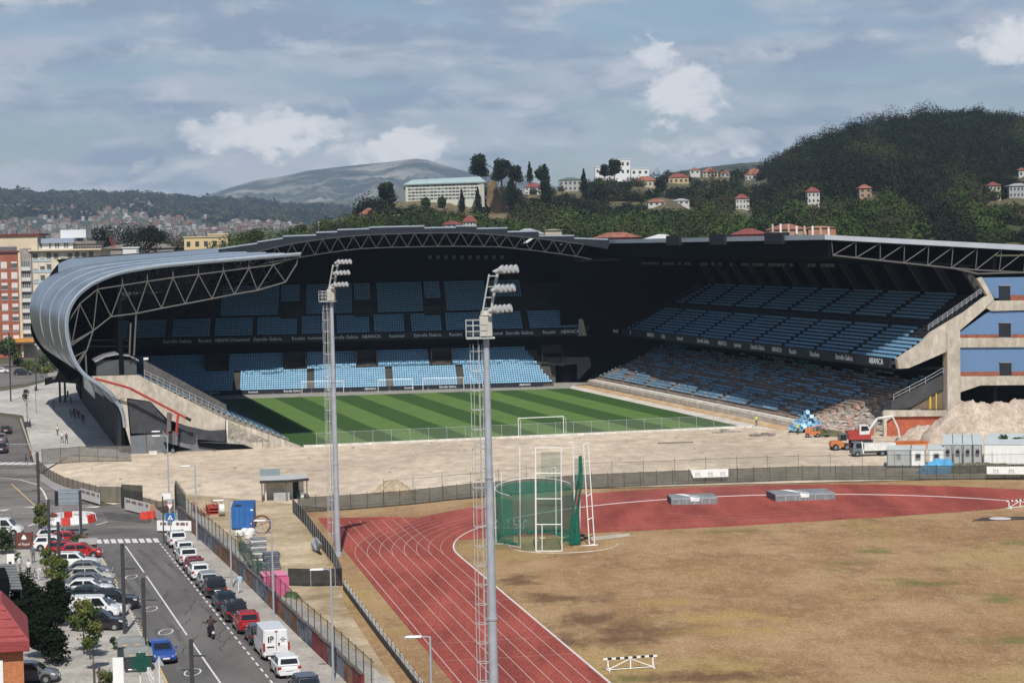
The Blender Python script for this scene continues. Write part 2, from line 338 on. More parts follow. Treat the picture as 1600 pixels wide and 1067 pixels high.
sheet('sand_strip', [wor(38.2, -62)[:2], wor(41.6, -62)[:2], wor(41.0, 56)[:2], wor(38.0, 56)[:2]], .022, M('orange_dirt', (.38, .20, .07), col2=(.55, .43, .28), scale=.55, fine=3, bump=.6))
sheet('pitch_kerb', [wor(-36, -55.9)[:2], wor(36, -55.9)[:2], wor(36, -54.9)[:2], wor(-36, -54.9)[:2]], .02, m_conc2, h=.28)

# ------------------------------------------------------------------ streets
road = [*PX((268, 1095), (255, 1067), (205, 960), (150, 856), (132, 842), (70, 852), (-60, 860), (-60, 640), (-10, 648), (25, 654), (32, 668), (50, 722), (66, 745), (110, 775), (155, 792), (190, 786), (232, 800), (246, 818), (262, 834), (330, 905), (420, 1000), (490, 1075), (510, 1095))]
sheet('main_street', road, .012, m_asph)
junc = PX((134, 841), (70, 850), (-60, 858), (-60, 735), (48, 728), (66, 746), (110, 776), (155, 793), (190, 788), (232, 801), (246, 819), (258, 832), (200, 838))
sheet('junction', junc, .017, m_asph2)
sheet('far_street', PX((-60, 612), (40, 600), (90, 588), (140, 583), (140, 560), (40, 566), (-60, 575)), .012, m_asph2)
sheet('plaza', [*PX((36, 650), (54, 720), (64, 739), (112, 711), (205, 716)), wor(-62.2, -54)[:2], wor(-62.2, 70)[:2], *PX((140, 588), (92, 592), (40, 606), (-60, 622), (-60, 636), (-10, 644), (25, 648))], .02, m_plaza, h=.13)
sheet('street_pavement', PX((256, 826), (262, 834), (330, 905), (420, 1000), (490, 1075), (510, 1095), (660, 1110), (600, 1060), (436, 918), (300, 792), (280, 772), (262, 790), (268, 815)), .014, m_pave, h=.13)
sheet('shop_pavement', PX((150, 858), (205, 962), (255, 1069), (268, 1097), (-80, 1110), (-80, 866), (70, 856), (130, 846)), .014, m_pave, h=.12)
# kerb stones between pavements and street
for nm, pts in (('street_kerb', [(262, 834), (330, 905), (420, 1000), (490, 1075)]), ('shop_kerb', [(150, 857), (205, 961), (255, 1068)]), ('plaza_kerb', [(32, 655), (54, 721), (66, 742)])):
    kb = B(); P = [G(*p) for p in pts]; off = -.09 if nm != 'street_kerb' else .09
    for a, c in zip(P, P[1:]):
        d = (c - a).normalized(); n = Vector((-d.y, d.x, 0)) * .1
        kb.prism([a - n, c - n, c + n, a + n], (0, 0, .165))
    structure(kb.build(nm, M('kerb_stone', (.42, .40, .37), var=.15, scale=1)))
mk = B(); ym = B()
def mline(a, c, w, bb=None, z=.021): strip([G(*a)[:2], G(*c)[:2]], w, z, bb or mk)
def dashes(a, c, n, w, fr=.5, bb=None, z=.021):
    A = G(*a); C = G(*c)
    for i in range(n):
        p = A.lerp(C, (i + .5 - fr / 2) / n); q = A.lerp(C, (i + .5 + fr / 2) / n); strip([p[:2], q[:2]], w, z, bb or mk)
mline((196, 853), (225, 894), .14); mline((229, 900), (292, 992), .14); mline((300, 1003), (348, 1072), .14)
dashes((249, 848), (428, 1070), 34, .14, .55)
dashes((150, 860), (190, 935), 14, .22, .5); dashes((196, 945), (222, 985), 7, .22, .5); dashes((160, 872), (184, 912), 1, .1, 1, ym)
dashes((222, 985), (262, 1070), 1, .16, 1, ym); dashes((205, 955), (222, 984), 5, .2, .5, ym)
A = G(150, 846); C = G(250, 844)
for i in range(9):
    p = A.lerp(C, (i + .45) / 9.0); d = Vector((-SU[0], -SU[1], 0)); strip([(p - d * -1.6)[:2], (p - d * 1.6)[:2]], .5, .024, mk)
for i in range(7):
    p = G(-8 + 11.2 * i, 724.5); strip([(p.x, p.y - 1.5), (p.x + .3, p.y + 2.0)], .85, .021, mk)
for i in range(6):
    p = G(12 + i * 9, 694); strip([(p.x - .9, p.y), (p.x + .5, p.y + .1)], .4, .021, mk)
for (x, y, rx) in ((205, 901, 1.0), (236, 951, 1.0), (259, 987, 1.05), (301, 1050, 1.1)):     # painted rings with a bar
    g = G(x, y); ring = [(g.x + rx * .5 * math.cos(t * .3142), g.y + rx * 1.25 * math.sin(t * .3142)) for t in range(21)]; strip(ring, .11, .021, mk)
crv = [(-30, 743), (30, 749), (58, 757), (68, 768), (74, 782), (72, 792), (64, 799)]
for a, c in zip(crv, crv[1:]): mline(a, c, .22, z=.024)
mline((18, 756), (55, 790), .16, ym, z=.024); dashes((-6, 804), (66, 800), 6, .14, .6, z=.024); dashes((66, 800), (150, 790), 5, .14, .6, z=.024); mline((-10, 775), (85, 775), .08, z=.024)
for (x, y) in ((48, 792), (0, 797), (143, 792)):                                              # turn arrows
    g = G(x, y, .024); mk.add([g + Vector((-.9, -.2, 0)), g + Vector((.2, .4, 0)), g + Vector((.9, 1.2, 0)), g + Vector((.75, -.5, 0)), g + Vector((.3, -.2, 0))], [(0, 3, 2), (0, 4, 1)][:1])
mline((44, 822), (72, 812), .3, z=.024); mline((150, 820), (168, 815), .25, z=.024)
wp = B()
for a_, c_ in (((215, 858), (470, 1075)), ((238, 858), (498, 1075)), ((165, 862), (300, 1075)), ((182, 860), (335, 1075))):
    A = G(*a_); C = G(*c_); pts = [A.lerp(C, t / 12) + Vector((.12 * math.sin(t * 1.7), 0, 0)) for t in range(13)]; strip([q[:2] for q in pts], .55, .0145, wp)
structure(wp.build('tyre_wear', M('asphalt_worn', (.082, .075, .072), col2=(.12, .11, .105), scale=.5, stretch=(1, .3, 1), fine=5)))
cr = B(); r_ = random.Random(15)
for k in range(22):
    x = r_.uniform(160, 430); y = r_.uniform(870, 1060); g = G(x, y); lx_ = loc(g)[0]
    if not -71.5 < lx_ < -62.8: continue
    pts = [(g.x, g.y)]
    for t in range(9): pts.append((pts[-1][0] + r_.uniform(-.35, .28), pts[-1][1] + r_.uniform(.1, 1.3)))
    strip(pts, .07, .0165, cr)
structure(cr.build('road_cracks', M('crack_tar', (.03, .028, .027), var=.2)))
structure(mk.build('road_markings', m_road)); structure(ym.build('yellow_markings', m_yel))
for nm, (x0, y0, x1, y1) in {'tar_patch': (160, 800, 240, 812)}.items():
    sheet(nm, PX((x0, y0), (x1, y0 + 6), (x1 - 6, y1 + 6), (x0 + 8, y1)), .0205, M('tar', (.075, .07, .066), var=.3, scale=.8))

# ------------------------------------------------------------------ terrain
def terrain(name, xs, crest, base, Y0, Yc, back, mat, pw=1.0, rows=26, nz=0., cols=110, kind='structure', sd=3):
    cx = np.linspace(xs[0], xs[1], cols); cy = np.interp(cx, *zip(*crest)); by = np.interp(cx, *zip(*base)); yc = np.interp(cx, *zip(*Yc)) if isinstance(Yc, list) else np.full(cols, Yc)
    b = B(); r2 = np.random.default_rng(sd); rows_ = []
    ph = r2.uniform(0, 6.28, 8)
    for j in range(rows + 6):
        t = j / (rows - 1); row = []
        for i in range(cols):
            if t <= 1:
                Y = Y0 + (yc[i] - Y0) * t; y = by[i] + (cy[i] - by[i]) * t ** pw; p = onY(cx[i], y, Y)
                zz = nz * math.sin(t * 3.14) * (sum(math.sin(ph[k] + cx[i] * (.011 + .013 * k) + t * (2 + 1.3 * k) * (-1) ** k) for k in range(6)) / 3 + r2.normal() * .22)
                p = Vector((p.x, p.y, p.z + zz))
            else:
                p = onY(cx[i], cy[i], yc[i]); s = (t - 1) * rows / 6.; p = Vector((p.x * (1 + back * s / p.y), p.y + back * s, max(-.5, p.z * (1 - s ** 1.2))))
            row.append(p)
        rows_.append(row)
    sk = [[Vector((p.x * .985, p.y * .985, -.3)) for p in rows_[0]]]
    for r_ in sk + rows_: b.v += [tuple(p) for p in r_]
    n = cols
    for j in range(len(rows_)):
        for i in range(n - 1): b.f.append((j * n + i, j * n + i + 1, (j + 1) * n + i + 1, (j + 1) * n + i)); b.m.append(0)
    o = b.build(name, mat, smooth=True); o['kind'] = kind
    def at(px, t, jit=0):
        i = np.clip((px - xs[0]) / (xs[1] - xs[0]) * (cols - 1), 0, cols - 1.001); j = t * (rows - 1); j0 = int(min(j, rows - 2)); i0 = int(i); f = i - i0; h = j - j0
        A = rows_[j0][i0].lerp(rows_[j0][i0 + 1], f); C = rows_[j0 + 1][i0].lerp(rows_[j0 + 1][i0 + 1], f); return A.lerp(C, h)
    return o, at
m_hill = M('hill_ground', (.05, .06, .022), col2=(.13, .10, .05), scale=.01, fine=.05)
hill_crest = [(380, 394), (430, 372), (480, 352), (540, 338), (600, 318), (640, 308), (700, 303), (745, 300), (800, 306), (850, 300), (900, 294), (950, 286), (1000, 280), (1050, 278), (1100, 276), (1150, 272), (1195, 268), (1212, 262), (1230, 250), (1250, 240), (1300, 222), (1340, 208), (1400, 197), (1470, 186), (1540, 188), (1600, 196), (1700, 205), (1900, 220)]
hill, hill_at = terrain('wooded_hill', (380, 1900), hill_crest, [(380, 402), (1900, 402)], 640, [(380, 800), (600, 1000), (900, 1250), (1190, 1500), (1260, 1250), (1500, 1350), (1900, 1400)], 500, m_hill, .85, nz=2.5)
m_far = M('far_hill', (.035, .05, .03), col2=(.085, .09, .055), scale=.006, fine=.02, thr=(.42, .6))
fhill, fhill_at = terrain('far_town_hill', (-250, 900), [(-250, 304), (0, 301), (60, 303), (120, 306), (200, 304), (300, 312), (380, 316), (450, 322), (560, 330), (700, 345), (900, 380)], [(-250, 392), (900, 380)], 3000, 6000, 1500, m_far, .8, nz=10, sd=5)
m_mtn = M('mountain_rock', (.035, .05, .045), col2=(.26, .24, .21), scale=.0028, fine=.015, thr=(.46, .62), detail=10)
mtn, _ = terrain('mountain', (230, 1150), [(230, 345), (300, 312), (330, 303), (360, 293), (400, 282), (440, 276), (480, 267), (520, 262), (560, 258), (600, 254), (625, 251), (650, 248), (668, 250), (690, 257), (730, 268), (800, 280), (900, 296), (1150, 330)], [(230, 370), (1150, 370)], 7000, 9500, 1800, m_mtn, .7, nz=22, cols=150, sd=9)
ridge, _ = terrain('far_ridge', (330, 760), [(330, 345), (380, 332), (430, 322), (480, 317), (540, 312), (600, 306), (680, 300), (760, 320)], [(330, 372), (760, 372)], 6200, 6900, 800, m_far, .8, nz=10, sd=12)
gap, _ = terrain('distant_hill', (1000, 1300), [(1000, 285), (1060, 268), (1100, 262), (1150, 256), (1190, 253), (1230, 256), (1300, 266)], [(1000, 300), (1300, 300)], 2300, 2900, 600, m_far, .8, nz=5, sd=14)

# ------------------------------------------------------------------ foliage
m_leafD = M('leaf_dark', (.020, .034, .014), col2=(.042, .062, .022), scale=.8, rough=.7, spec=.2)
m_leafM = M('leaf_mid', (.032, .058, .014), col2=(.07, .105, .026), scale=.8, rough=.7, spec=.2)
m_leafY = M('leaf_olive', (.075, .085, .02), col2=(.15, .15, .04), scale=.8, rough=.7, spec=.2)
m_bark = M('bark', (.08, .06, .045), var=.3, scale=3)
def leaf_verts(centers, radii, squash, n, size, r_, lump=.32, up=.35):
    """n small quads per crown spread through a lumpy shell; returns (V, 4) quads"""
    K = len(centers); tot = K * n
    d = r_.normal(size=(tot, 3)); d /= np.linalg.norm(d, axis=1)[:, None]
    c = np.repeat(centers, n, 0); R = np.repeat(radii, n); sq = np.repeat(squash, n)
    ph = np.repeat(r_.uniform(0, 6.28, (K, 6)), n, 0)
    lum = np.sin(3.1 * d[:, 0] + ph[:, 0]) * np.sin(2.7 * d[:, 1] + ph[:, 1]) + .7 * np.sin(5.3 * d[:, 2] + ph[:, 2]) * np.sin(4.7 * d[:, 0] + ph[:, 3]) + .5 * np.sin(8 * d[:, 1] + ph[:, 4]) * np.sin(7 * d[:, 2] + ph[:, 5])
    rr = R * (1 + lump * lum) * (r_.uniform(0, 1, tot) ** .28)
    p = c + d * rr[:, None] * np.stack([np.ones(tot), np.ones(tot), sq], 1)
    nrm = d * .8 + r_.normal(size=(tot, 3)) * .55; nrm[:, 2] += up; nrm /= np.linalg.norm(nrm, axis=1)[:, None]
    t = np.cross(nrm, r_.normal(size=(tot, 3))); t /= np.linalg.norm(t, axis=1)[:, None]; w = np.cross(nrm, t)
    s = (np.repeat(size, n) if np.ndim(size) else np.full(tot, size)) * r_.uniform(.6, 1.3, tot)
    t *= s[:, None]; w *= (s * .62)[:, None]
    return np.stack([p - t - w * .4, p + t * .2 - w, p + t + w * .4, p - t * .2 + w], 1)
def leaf_mesh(name, quads, mats, mi):
    n = len(quads); me = bpy.data.meshes.new(name); me.vertices.add(n * 4); me.loops.add(n * 4); me.polygons.add(n)
    me.vertices.foreach_set('co', quads.reshape(-1).astype(np.float32)); me.loops.foreach_set('vertex_index', np.arange(n * 4, dtype=np.int32)); me.polygons.foreach_set('loop_start', np.arange(0, n * 4, 4, dtype=np.int32))
    for m in mats: me.materials.append(m)
    me.polygons.foreach_set('material_index', np.asarray(mi, dtype=np.int32)); me.update(calc_edges=True); return me
def crown_mesh(name, R, H, n, size, mats, seed=1, lumps=9, conical=False):
    r_ = np.random.default_rng(seed)
    cs, rs = [], []
    for k in range(lumps):
        if conical:
            t = k / (lumps - 1); cs.append((r_.normal() * .08 * R, r_.normal() * .08 * R, H * (.08 + .86 * t))); rs.append(max(.12 * R, R * .8 * (1 - t) ** .8))
        else:
            a = r_.uniform(0, 6.28); q = R * .62 * math.sqrt(r_.uniform()); t = r_.uniform(.2, .82); q *= (1 - abs(t - .45) * .9); cs.append((q * math.cos(a), q * math.sin(a), H * t)); rs.append(R * r_.uniform(.34, .55))
    k = max(8, n // lumps); q = leaf_verts(np.array(cs), np.array(rs), np.full(lumps, .8 if not conical else 1.1), k, size, r_)
    mi = np.repeat(r_.choice(len(mats), lumps), k); flip = r_.uniform(size=len(mi)) < .25; mi = np.where(flip, r_.choice(len(mats), len(mi)), mi)
    return leaf_mesh(name, q, mats, mi)
def trunk_mesh(h, r, seed=0, limbs=4):
    r_ = random.Random(seed); b = B(); top = Vector((r_.uniform(-.1, .1) * h * .3, r_.uniform(-.1, .1) * h * .3, h)); b.tube((0, 0, -.1), top * .55, r, r * .75, 7); b.tube(top * .55, top, r * .75, r * .3, 7)
    for k in range(limbs):
        s = top * r_.uniform(.45, .8); a = r_.uniform(0, 6.28); e = s + Vector((math.cos(a) * h * .25, math.sin(a) * h * .25, h * .28)); b.tube(s, e, r * .4, r * .12, 5)
    return b.mesh('trunk', m_bark)
def make_tree(name, label, cat, R, H, th, n, size, mats, seed, lumps=9, conical=False, group=None, tr=.16):
    t = thing(name, label, cat, (0, 0, 0), 0, group)
    link('trunk', trunk_mesh(th + H * .5, tr, seed), t); c = link('crown', crown_mesh('crown', R, H, n, size, mats, seed, lumps, conical), t); c.location.z = th
    return t
# ------------------------------------------------------------------ stadium
m_seat = M('seat_plastic', (.22, .46, .66), var=.10, scale=.8, rough=.45)
m_seatF = M('seat_faded', (.42, .52, .58), var=.12, scale=.8, rough=.5)
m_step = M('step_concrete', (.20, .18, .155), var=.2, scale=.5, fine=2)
m_stepd = M('dark_step', (.032, .033, .036), var=.25, scale=.5)  # steps near black to hold the shade between seat rows
m_zinc = M('zinc_cladding', (.20, .235, .28), col2=(.33, .37, .42), scale=.12, stretch=(3, .4, .4), rough=.27, metal=.85, spec=.5)
m_zincT = M('zinc_trim', (.36, .42, .48), var=.06, scale=1, rough=.4, metal=.4)
m_roofL = M('roof_sheet', (.45, .49, .54), var=.06, scale=.5, rough=.45, metal=.25)
m_cap = M('corner_cladding', (.19, .235, .295), var=.05, scale=.3, rough=.5, metal=.2)
m_truss = M('truss_paint', (.20, .20, .21), var=.1, scale=1, rough=.6)
m_trussL = M('truss_light', (.105, .102, .10), var=.1, scale=1, rough=.6)
m_fasc = M('fascia_board', (.010, .014, .024), var=.15, scale=1, rough=.6)
m_text = M('board_text', (.86, .90, .93), var=0, rough=.6)
m_fab = M('grey_netting', (.048, .05, .056), var=.25, scale=.7, fine=4, rough=.9)
m_gpan = M('grey_panel', (.15, .155, .165), var=.15, scale=.6, fine=3)
m_brick = M('brick', (.25, .085, .05), var=.25, scale=1.2, fine=4)
m_bluew = M('blue_render', (.115, .205, .36), var=.05, scale=.15, rough=.8)
m_redw = M('red_wall', (.38, .10, .05), var=.12, scale=.5, fine=3)
m_red = M('red_paint', (.34, .045, .035), var=.15, scale=1, rough=.5)
m_win = M('window_dark', (.02, .024, .03), var=.2, scale=.5, rough=.15, spec=.6)
def seat_mesh(mat):
    b = B(); b.box(-.2, .2, .12, .40, .40, .45); b.prism([(-.2, .40, .42), (.2, .40, .42), (.2, .50, .76), (-.2, .50, .76)], (0, .05, 0)); return b.mesh('seat', mat)
def seats(parent, spots, mats, mi, front, n_single=100):
    """spots: (x, y, z) local, front = unit vector the seat looks along; the nearest ones become single seats"""
    sp = np.array(spots); mi = np.array(mi); wp = np.array([(Matrix.Translation(parent.location) @ Matrix.Rotation(parent.rotation_euler.z, 4, 'Z')) @ Vector((p[0] - OR(parent)[0], p[1] - OR(parent)[1], p[2])) for p in spots])
    order = np.argsort(np.hypot(wp[:, 0], wp[:, 1])); one = order[:n_single]; rest = order[n_single:]
    f = np.array([front[0], front[1], 0.]); r = np.array([-f[1], f[0], 0.]); z = np.array([0, 0, 1.])
    me = {}; ang = math.atan2(f[1], f[0]) + math.pi / 2
    for i in one:
        k = int(mi[i])
        if k not in me: me[k] = seat_mesh(mats[k])
        o = link('seat', me[k], parent); o.location = Vector(sp[i]) - Vector(OR(parent)); o.rotation_euler.z = ang
    p = sp[rest] - np.array(OR(parent)); h = .20
    fr = -f * .12; bk = -f * .40; lean = -f * .10
    def Q(*c): return np.stack([p + x for x in c], 1)
    q = np.concatenate([Q(-r * h + fr + z * .44, r * h + fr + z * .44, r * h + bk + z * .44, -r * h + bk + z * .44), Q(-r * h + bk + z * .42, r * h + bk + z * .42, r * h + bk + lean + z * .76, -r * h + bk + lean + z * .76)])
    o = link('seat_bank', leaf_mesh('seat_bank', q, mats, np.tile(mi[rest], 2)), parent); o['kind'] = 'stuff'; return o
def OR(o): return ORG.get(o.name, {}).get('org', (0, 0, 0))
def zigzag(b, top, bot, r, n=5):
    for i in range(len(top) - 1):
        b.tube(top[i], bot[i], r, n=n); b.tube(bot[i], top[i + 1], r, n=n)
def resample(P, n):
    P = np.array(P, float); d = np.r_[0, np.cumsum(np.linalg.norm(np.diff(P, axis=0), axis=1))]; t = np.linspace(0, d[-1], n); return np.stack([np.interp(t, d, P[:, k]) for k in range(P.shape[1])], 1)
def spline(P, k=5):
    P = [np.array(p, float) for p in P]; o = []
    for i in range(len(P) - 1):
        p0, p1, p2, p3 = P[max(i - 1, 0)], P[i], P[i + 1], P[min(i + 2, len(P) - 1)]
        for j in range(k):
            t = j / k; o.append(.5 * (2 * p1 + (p2 - p0) * t + (2 * p0 - 5 * p1 + 4 * p2 - p3) * t * t + (3 * p1 - p0 - 3 * p2 + p3) * t ** 3))
    return o + [P[-1]]

# ---- left stand under the curled metal shell
LB = -53.7
ls = sthing('grandstand', 'stand on the left under a curled metal shell roof that wraps down to the pavement', 'grandstand', -50, LB)
prof = [(-62.6, 4.0), (-62.9, 6.2), (-64.0, 8.5), (-66.0, 10.4), (-68.4, 12.2), (-70.0, 15), (-70.7, 18.5), (-70.4, 21.4), (-69.2, 23.6), (-67.5, 25.1), (-65.6, 26.1), (-62.3, 27.2), (-57, 27.95), (-51.9, 28.35), (-43, 28.9), (-35.4, 29.35)]
sp = spline(prof, 5)
def shell(b0, b1, off, mats=(0, 1, 2), sub=1):
    c = np.array([-60., 17.]); out = []; inn = []
    for i, p in enumerate(sp):
        t = np.array(sp[min(i + 1, len(sp) - 1)]) - np.array(sp[max(i - 1, 0)]); n = np.array([-t[1], t[0]]); n /= np.linalg.norm(n); out.append(p + n * off); inn.append(p + n * (off - .35))
    b = B(); k = len(out); wv = lambda q, bb: -2.3 * ((bb - LB) / 100) ** 1.15 * min(1, max(0, (-56 - q[0]) / 8)) * min(1, max(.25, (q[1] - 5) / 7)) if bb > LB else 0
    for A, mi in ((out, 0), (inn, 1)):
        v = [(q[0] + wv(q, b0), b0, q[1]) for q in A] + [(q[0] + wv(q, b1), b1, q[1]) for q in A]; b.add(v, [(i, i + 1, k + i + 1, k + i) for i in range(k - 1)], mi)
    for bb in (b0, b1):
        v = [(q[0] + wv(q, bb), bb, q[1]) for q in out] + [(q[0] + wv(q, bb), bb, q[1]) for q in inn]; b.add(v, [(i, i + 1, k + i + 1, k + i) for i in range(k - 1)], 2)
    for e in (0, k - 1): b.quad((out[e][0] + wv(out[e], b0), b0, out[e][1]), (out[e][0] + wv(out[e], b1), b1, out[e][1]), (inn[e][0] + wv(out[e], b1), b1, inn[e][1]), (inn[e][0] + wv(out[e], b0), b0, inn[e][1]), mi=2)
    return b
bs = [LB, -36, -14, 12, 46]
for i in range(4):
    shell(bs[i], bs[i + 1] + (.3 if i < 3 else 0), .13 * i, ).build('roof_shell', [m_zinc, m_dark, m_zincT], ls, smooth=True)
def at_end(px, py, b=LB): a, _, z = onB(px, py, b); return (a, z)
def endtruss(bb, mat, light=False):
    b = B(); P3 = lambda q: Vector((q[0], bb, q[1]))
    botc = [at_end(*p) for p in ((465, 412), (447, 441), (403, 454), (367, 460), (332, 467), (290, 475), (253, 482), (214, 490), (174, 495), (146, 517), (112, 540))]
    topc = [at_end(*p) for p in ((466, 402), (428, 414), (390, 419), (350, 424), (311, 429), (271, 434), (231, 440), (192, 446), (153, 452), (125, 475), (106, 505))]
    for i in range(len(botc) - 1): b.tube(P3(botc[i]), P3(botc[i + 1]), .115)
    for i in range(len(topc) - 1): b.tube(P3(topc[i]), P3(topc[i + 1]), .095)
    for i in range(len(botc)):
        if i < len(topc): b.tube(P3(topc[i]), P3(botc[min(i + 1, len(botc) - 1)]) if i else P3(botc[0]), .085)
        if i and i < len(topc): b.tube(P3(botc[i]), P3(topc[i]), .08)
    for q in topc[1:9]: b.tube(P3(q), P3((q[0], q[1] + 1.25)), .09)
    low = [at_end(*p) for p in ((146, 517), (136, 548), (118, 570))]
    for i in range(2): b.tube(P3(low[i]), P3(low[i + 1]), .12)
    ribs = [at_end(*p) for p in ((104, 540), (112, 560), (120, 575), (128, 587))]
    b.tube(P3(low[0]), P3(ribs[0]), .1); b.tube(P3(low[1]), P3(ribs[1]), .1); b.tube(P3(low[1]), P3(ribs[2]), .1); b.tube(P3(low[2]), P3(ribs[3]), .1); b.tube(P3(low[0]), P3(low[1]), .1)
    b.build('roof_truss', mat, ls)
endtruss(LB + .7, m_trussL)
for bb in (-37, -20, -3, 14, 31): endtruss(bb, m_black)
tb = B(); k = [(q[0], LB - .02, q[1]) for q in sp]; tb.path(k, .2, n=6); tb.build('roof_rim', m_zincT, ls)
# end wall of the higher corner roof: lit cladding beside a curved return whose shade is painted black
cb = B(); z46 = lambda *ps: [(onB(*p, 46.)[0], 46., onB(*p, 46.)[2]) for p in ps]
cb.prism(z46((91, 412), (110, 404), (160, 401), (240, 396), (340, 388), (345, 405), (200, 440), (91, 446)), (0, .6, 0), 0)
cb.prism(z46((91, 412), (91, 446), (85, 500), (51, 500), (50.5, 490), (57, 468), (75, 434)), (0, .5, 0), 1)
cb.build('corner_gable', [m_cap, m_dark], ls)
cr = B(); q0 = spline([(-66, 5), (-72.5, 13), (-73.2, 17.4), (-72.2, 21.2), (-69.8, 25.4), (-67.6, 28.2), (-65.3, 29.2), (-36.8, 30.5)], 4); n = len(q0)
v = []
for t, sc in ((46.6, 1), (58, .985), (70, .94), (82, .86), (92, .74)): v += [(q[0] * sc - (1 - sc) * 8, t, q[1]) for q in q0]
cr.add(v, [(j * n + i, j * n + i + 1, (j + 1) * n + i + 1, (j + 1) * n + i) for j in range(4) for i in range(n - 1)]); cr.build('corner_shell', m_zinc, ls, smooth=True)
# terrace
tb = B(); nr = 27
for i in range(nr):
    a = -38 - .82 * i; z = 1.0 + .385 * i; tb.box(a - .82, a, LB + .3, 52, max(0, z - .9), z)
tb.box(-38, -37.8, LB + 1, 52, 0, 1.15)
tb.build('terrace', m_step, ls)
spots = []
for i in range(nr):
    for j in range(205):
        b_ = LB + 1.0 + .5 * j
        if any(abs(b_ - c) < .65 for c in (-37, -22, -7, 8, 23, 38)): continue
        spots.append((-38.3 - .82 * i, b_, 1.0 + .385 * i))
seats(ls, spots, [m_seat], [0] * len(spots), (1, 0))
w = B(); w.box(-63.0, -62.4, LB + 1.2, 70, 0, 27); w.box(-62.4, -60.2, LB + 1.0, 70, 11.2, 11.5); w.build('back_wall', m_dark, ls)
fx = B()
for i in range(26): fx.box(-63.3, -63.0, LB + 1 + i * 4.4, LB + 4.9 + i * 4.4, .2, 6.5)
fx.build('facade_panels', M('facade_panel', (.014, .015, .017), var=.3, scale=.6), ls)
# cut end of the stand: concrete raker, netting, walls
eb = lambda *ps: [(at_end(*p)[0], LB, at_end(*p)[1]) for p in ps]
e = B(); e.prism(eb((143, 588), (216, 586), (352, 655), (352, 673), (330, 673), (300, 668), (262, 655), (235, 627), (200, 622), (186, 625), (160, 604)), (0, .8, 0)); e.prism(eb((187, 622), (198, 622), (205, 700), (197, 672)), (0, .6, 0)); e.build('end_raker', m_conc, ls)
e = B(); e.prism(eb((199, 624), (235, 628), (260, 657), (262, 677), (205, 677)), (0, .4, 0)); e.prism(eb((274, 661), (326, 673), (277, 675)), (0, .4, 0)); e.build('end_netting', m_fab, ls)
e = B(); e.prism([(x, y - .25, z) for x, y, z in eb((229, 679), (262, 677), (308, 673), (308, 690), (356, 691), (356, 702), (385, 706), (229, 716))], (0, .5, 0)); e.build('end_wall', m_gpan, ls)
e = B(); e.prism([(x, y - .35, z) for x, y, z in eb((203, 681), (228, 679), (229, 718), (206, 720))], (0, .5, 0)); e.build('end_door', M('metal_door', (.17, .19, .21), var=.1, scale=1, metal=.4, rough=.5), ls)
e = B(); e.prism([(x, y - .3, z) for x, y, z in eb((276, 677), (307, 673), (306, 692), (300, 694), (279, 690))], (0, .5, 0)); e.prism([(x, y - .4, z) for x, y, z in eb((307, 674), (352, 671), (352, 690), (308, 686))], (0, .5, 0)); e.build('end_curtain', m_fab, ls)
e = B(); e.prism(eb((353, 655), (385, 673), (425, 690), (355, 692)), (0, .7, 0)); e.build('worn_concrete', m_conc2, ls)
e = B()
for i in range(14): e.prism(eb((356 + 9 * i, 656 + 3.2 * i), (366 + 9 * i, 659.5 + 3.2 * i), (366 + 9 * i, 701), (356 + 9 * i, 701)), (0, .5, 0))
e.build('end_steps', m_conc, ls)
e = B(); e.prism([(x, y - .3, z) for x, y, z in eb((255, 690), (300, 702), (262, 706))], (0, .3, 0)); e.prism([(x, y - .5, z) for x, y, z in eb((308, 690), (380, 694), (405, 704), (345, 702), (310, 697))], (0, .3, 0)); e.build('opening_shade', m_dark, ls)  # dark slabs stand in for the shade inside these openings
pr = B(); A_ = at_end(226, 592); C_ = at_end(356, 656)
for i in range(14):
    t = i / 13; x = A_[0] + (C_[0] - A_[0]) * t; z = A_[1] + (C_[1] - A_[1]) * t; pr.tube((x, LB + .25, z - .3), (x, LB + .25, z + 1.3), .035, n=4)
for h in (.35, .8, 1.3): pr.tube((A_[0], LB + .25, A_[1] + h), (C_[0], LB + .25, C_[1] + h), .035, n=4)
pr.build('stair_rail', m_galv, ls)
pp = B(); pp.prism([(A_[0], LB + 1.2, A_[1] + .6), (C_[0], LB + 1.2, C_[1] + .6), (C_[0], LB + 1.2, C_[1] + 2.2), (A_[0], LB + 1.2, A_[1] + 2.8)], (0, .06, 0)); pp.build('parapet_screen', M('screen', (.085, .08, .078), var=.2, scale=1, fine=4), ls)
bx = B(); q = eb((143, 590), (160, 590), (214, 588), (214, 560), (200, 554), (180, 552), (160, 556), (150, 562), (150, 575)); bx.prism([(x, LB + 2, z) for x, y, z in eb((152, 588), (215, 586), (215, 562), (152, 564))], (0, 9, 0)); bx.build('press_box', M('box_grey', (.075, .08, .086), var=.12, scale=.5, rough=.6), ls)
bx = B(); bx.prism([(x, LB + 1.4, z) for x, y, z in eb((148, 565), (165, 557), (184, 553), (203, 556), (218, 563), (218, 565), (203, 558), (184, 555), (165, 559), (150, 567))], (0, 10, 0)); bx.build('press_box_roof', m_grey, ls)
pl = B()
for (x0, y0, x1, y1) in ((213.5, 490, 210, 556), (205, 505, 203, 555), (134, 548, 136, 590)):
    p = at_end(x0, y0); q = at_end(x1, y1); B().tube((p[0], LB + .9, p[1]), (q[0], LB + .9, q[1]), .14).build('roof_post', m_trussL, ls)
for h in (535, 545): p = at_end(143, h); q = at_end(208, h); pl.tube((p[0], LB + 9, p[1]), (q[0], LB + 9, q[1]), .1)
pl.build('gantry_rail', m_trussL, ls)
fl = B(); fl.box(-59.3, -58.6, LB + 2.2, LB + 2.6, 13.9, 14.2); fl.build('floodlight', m_white, ls)

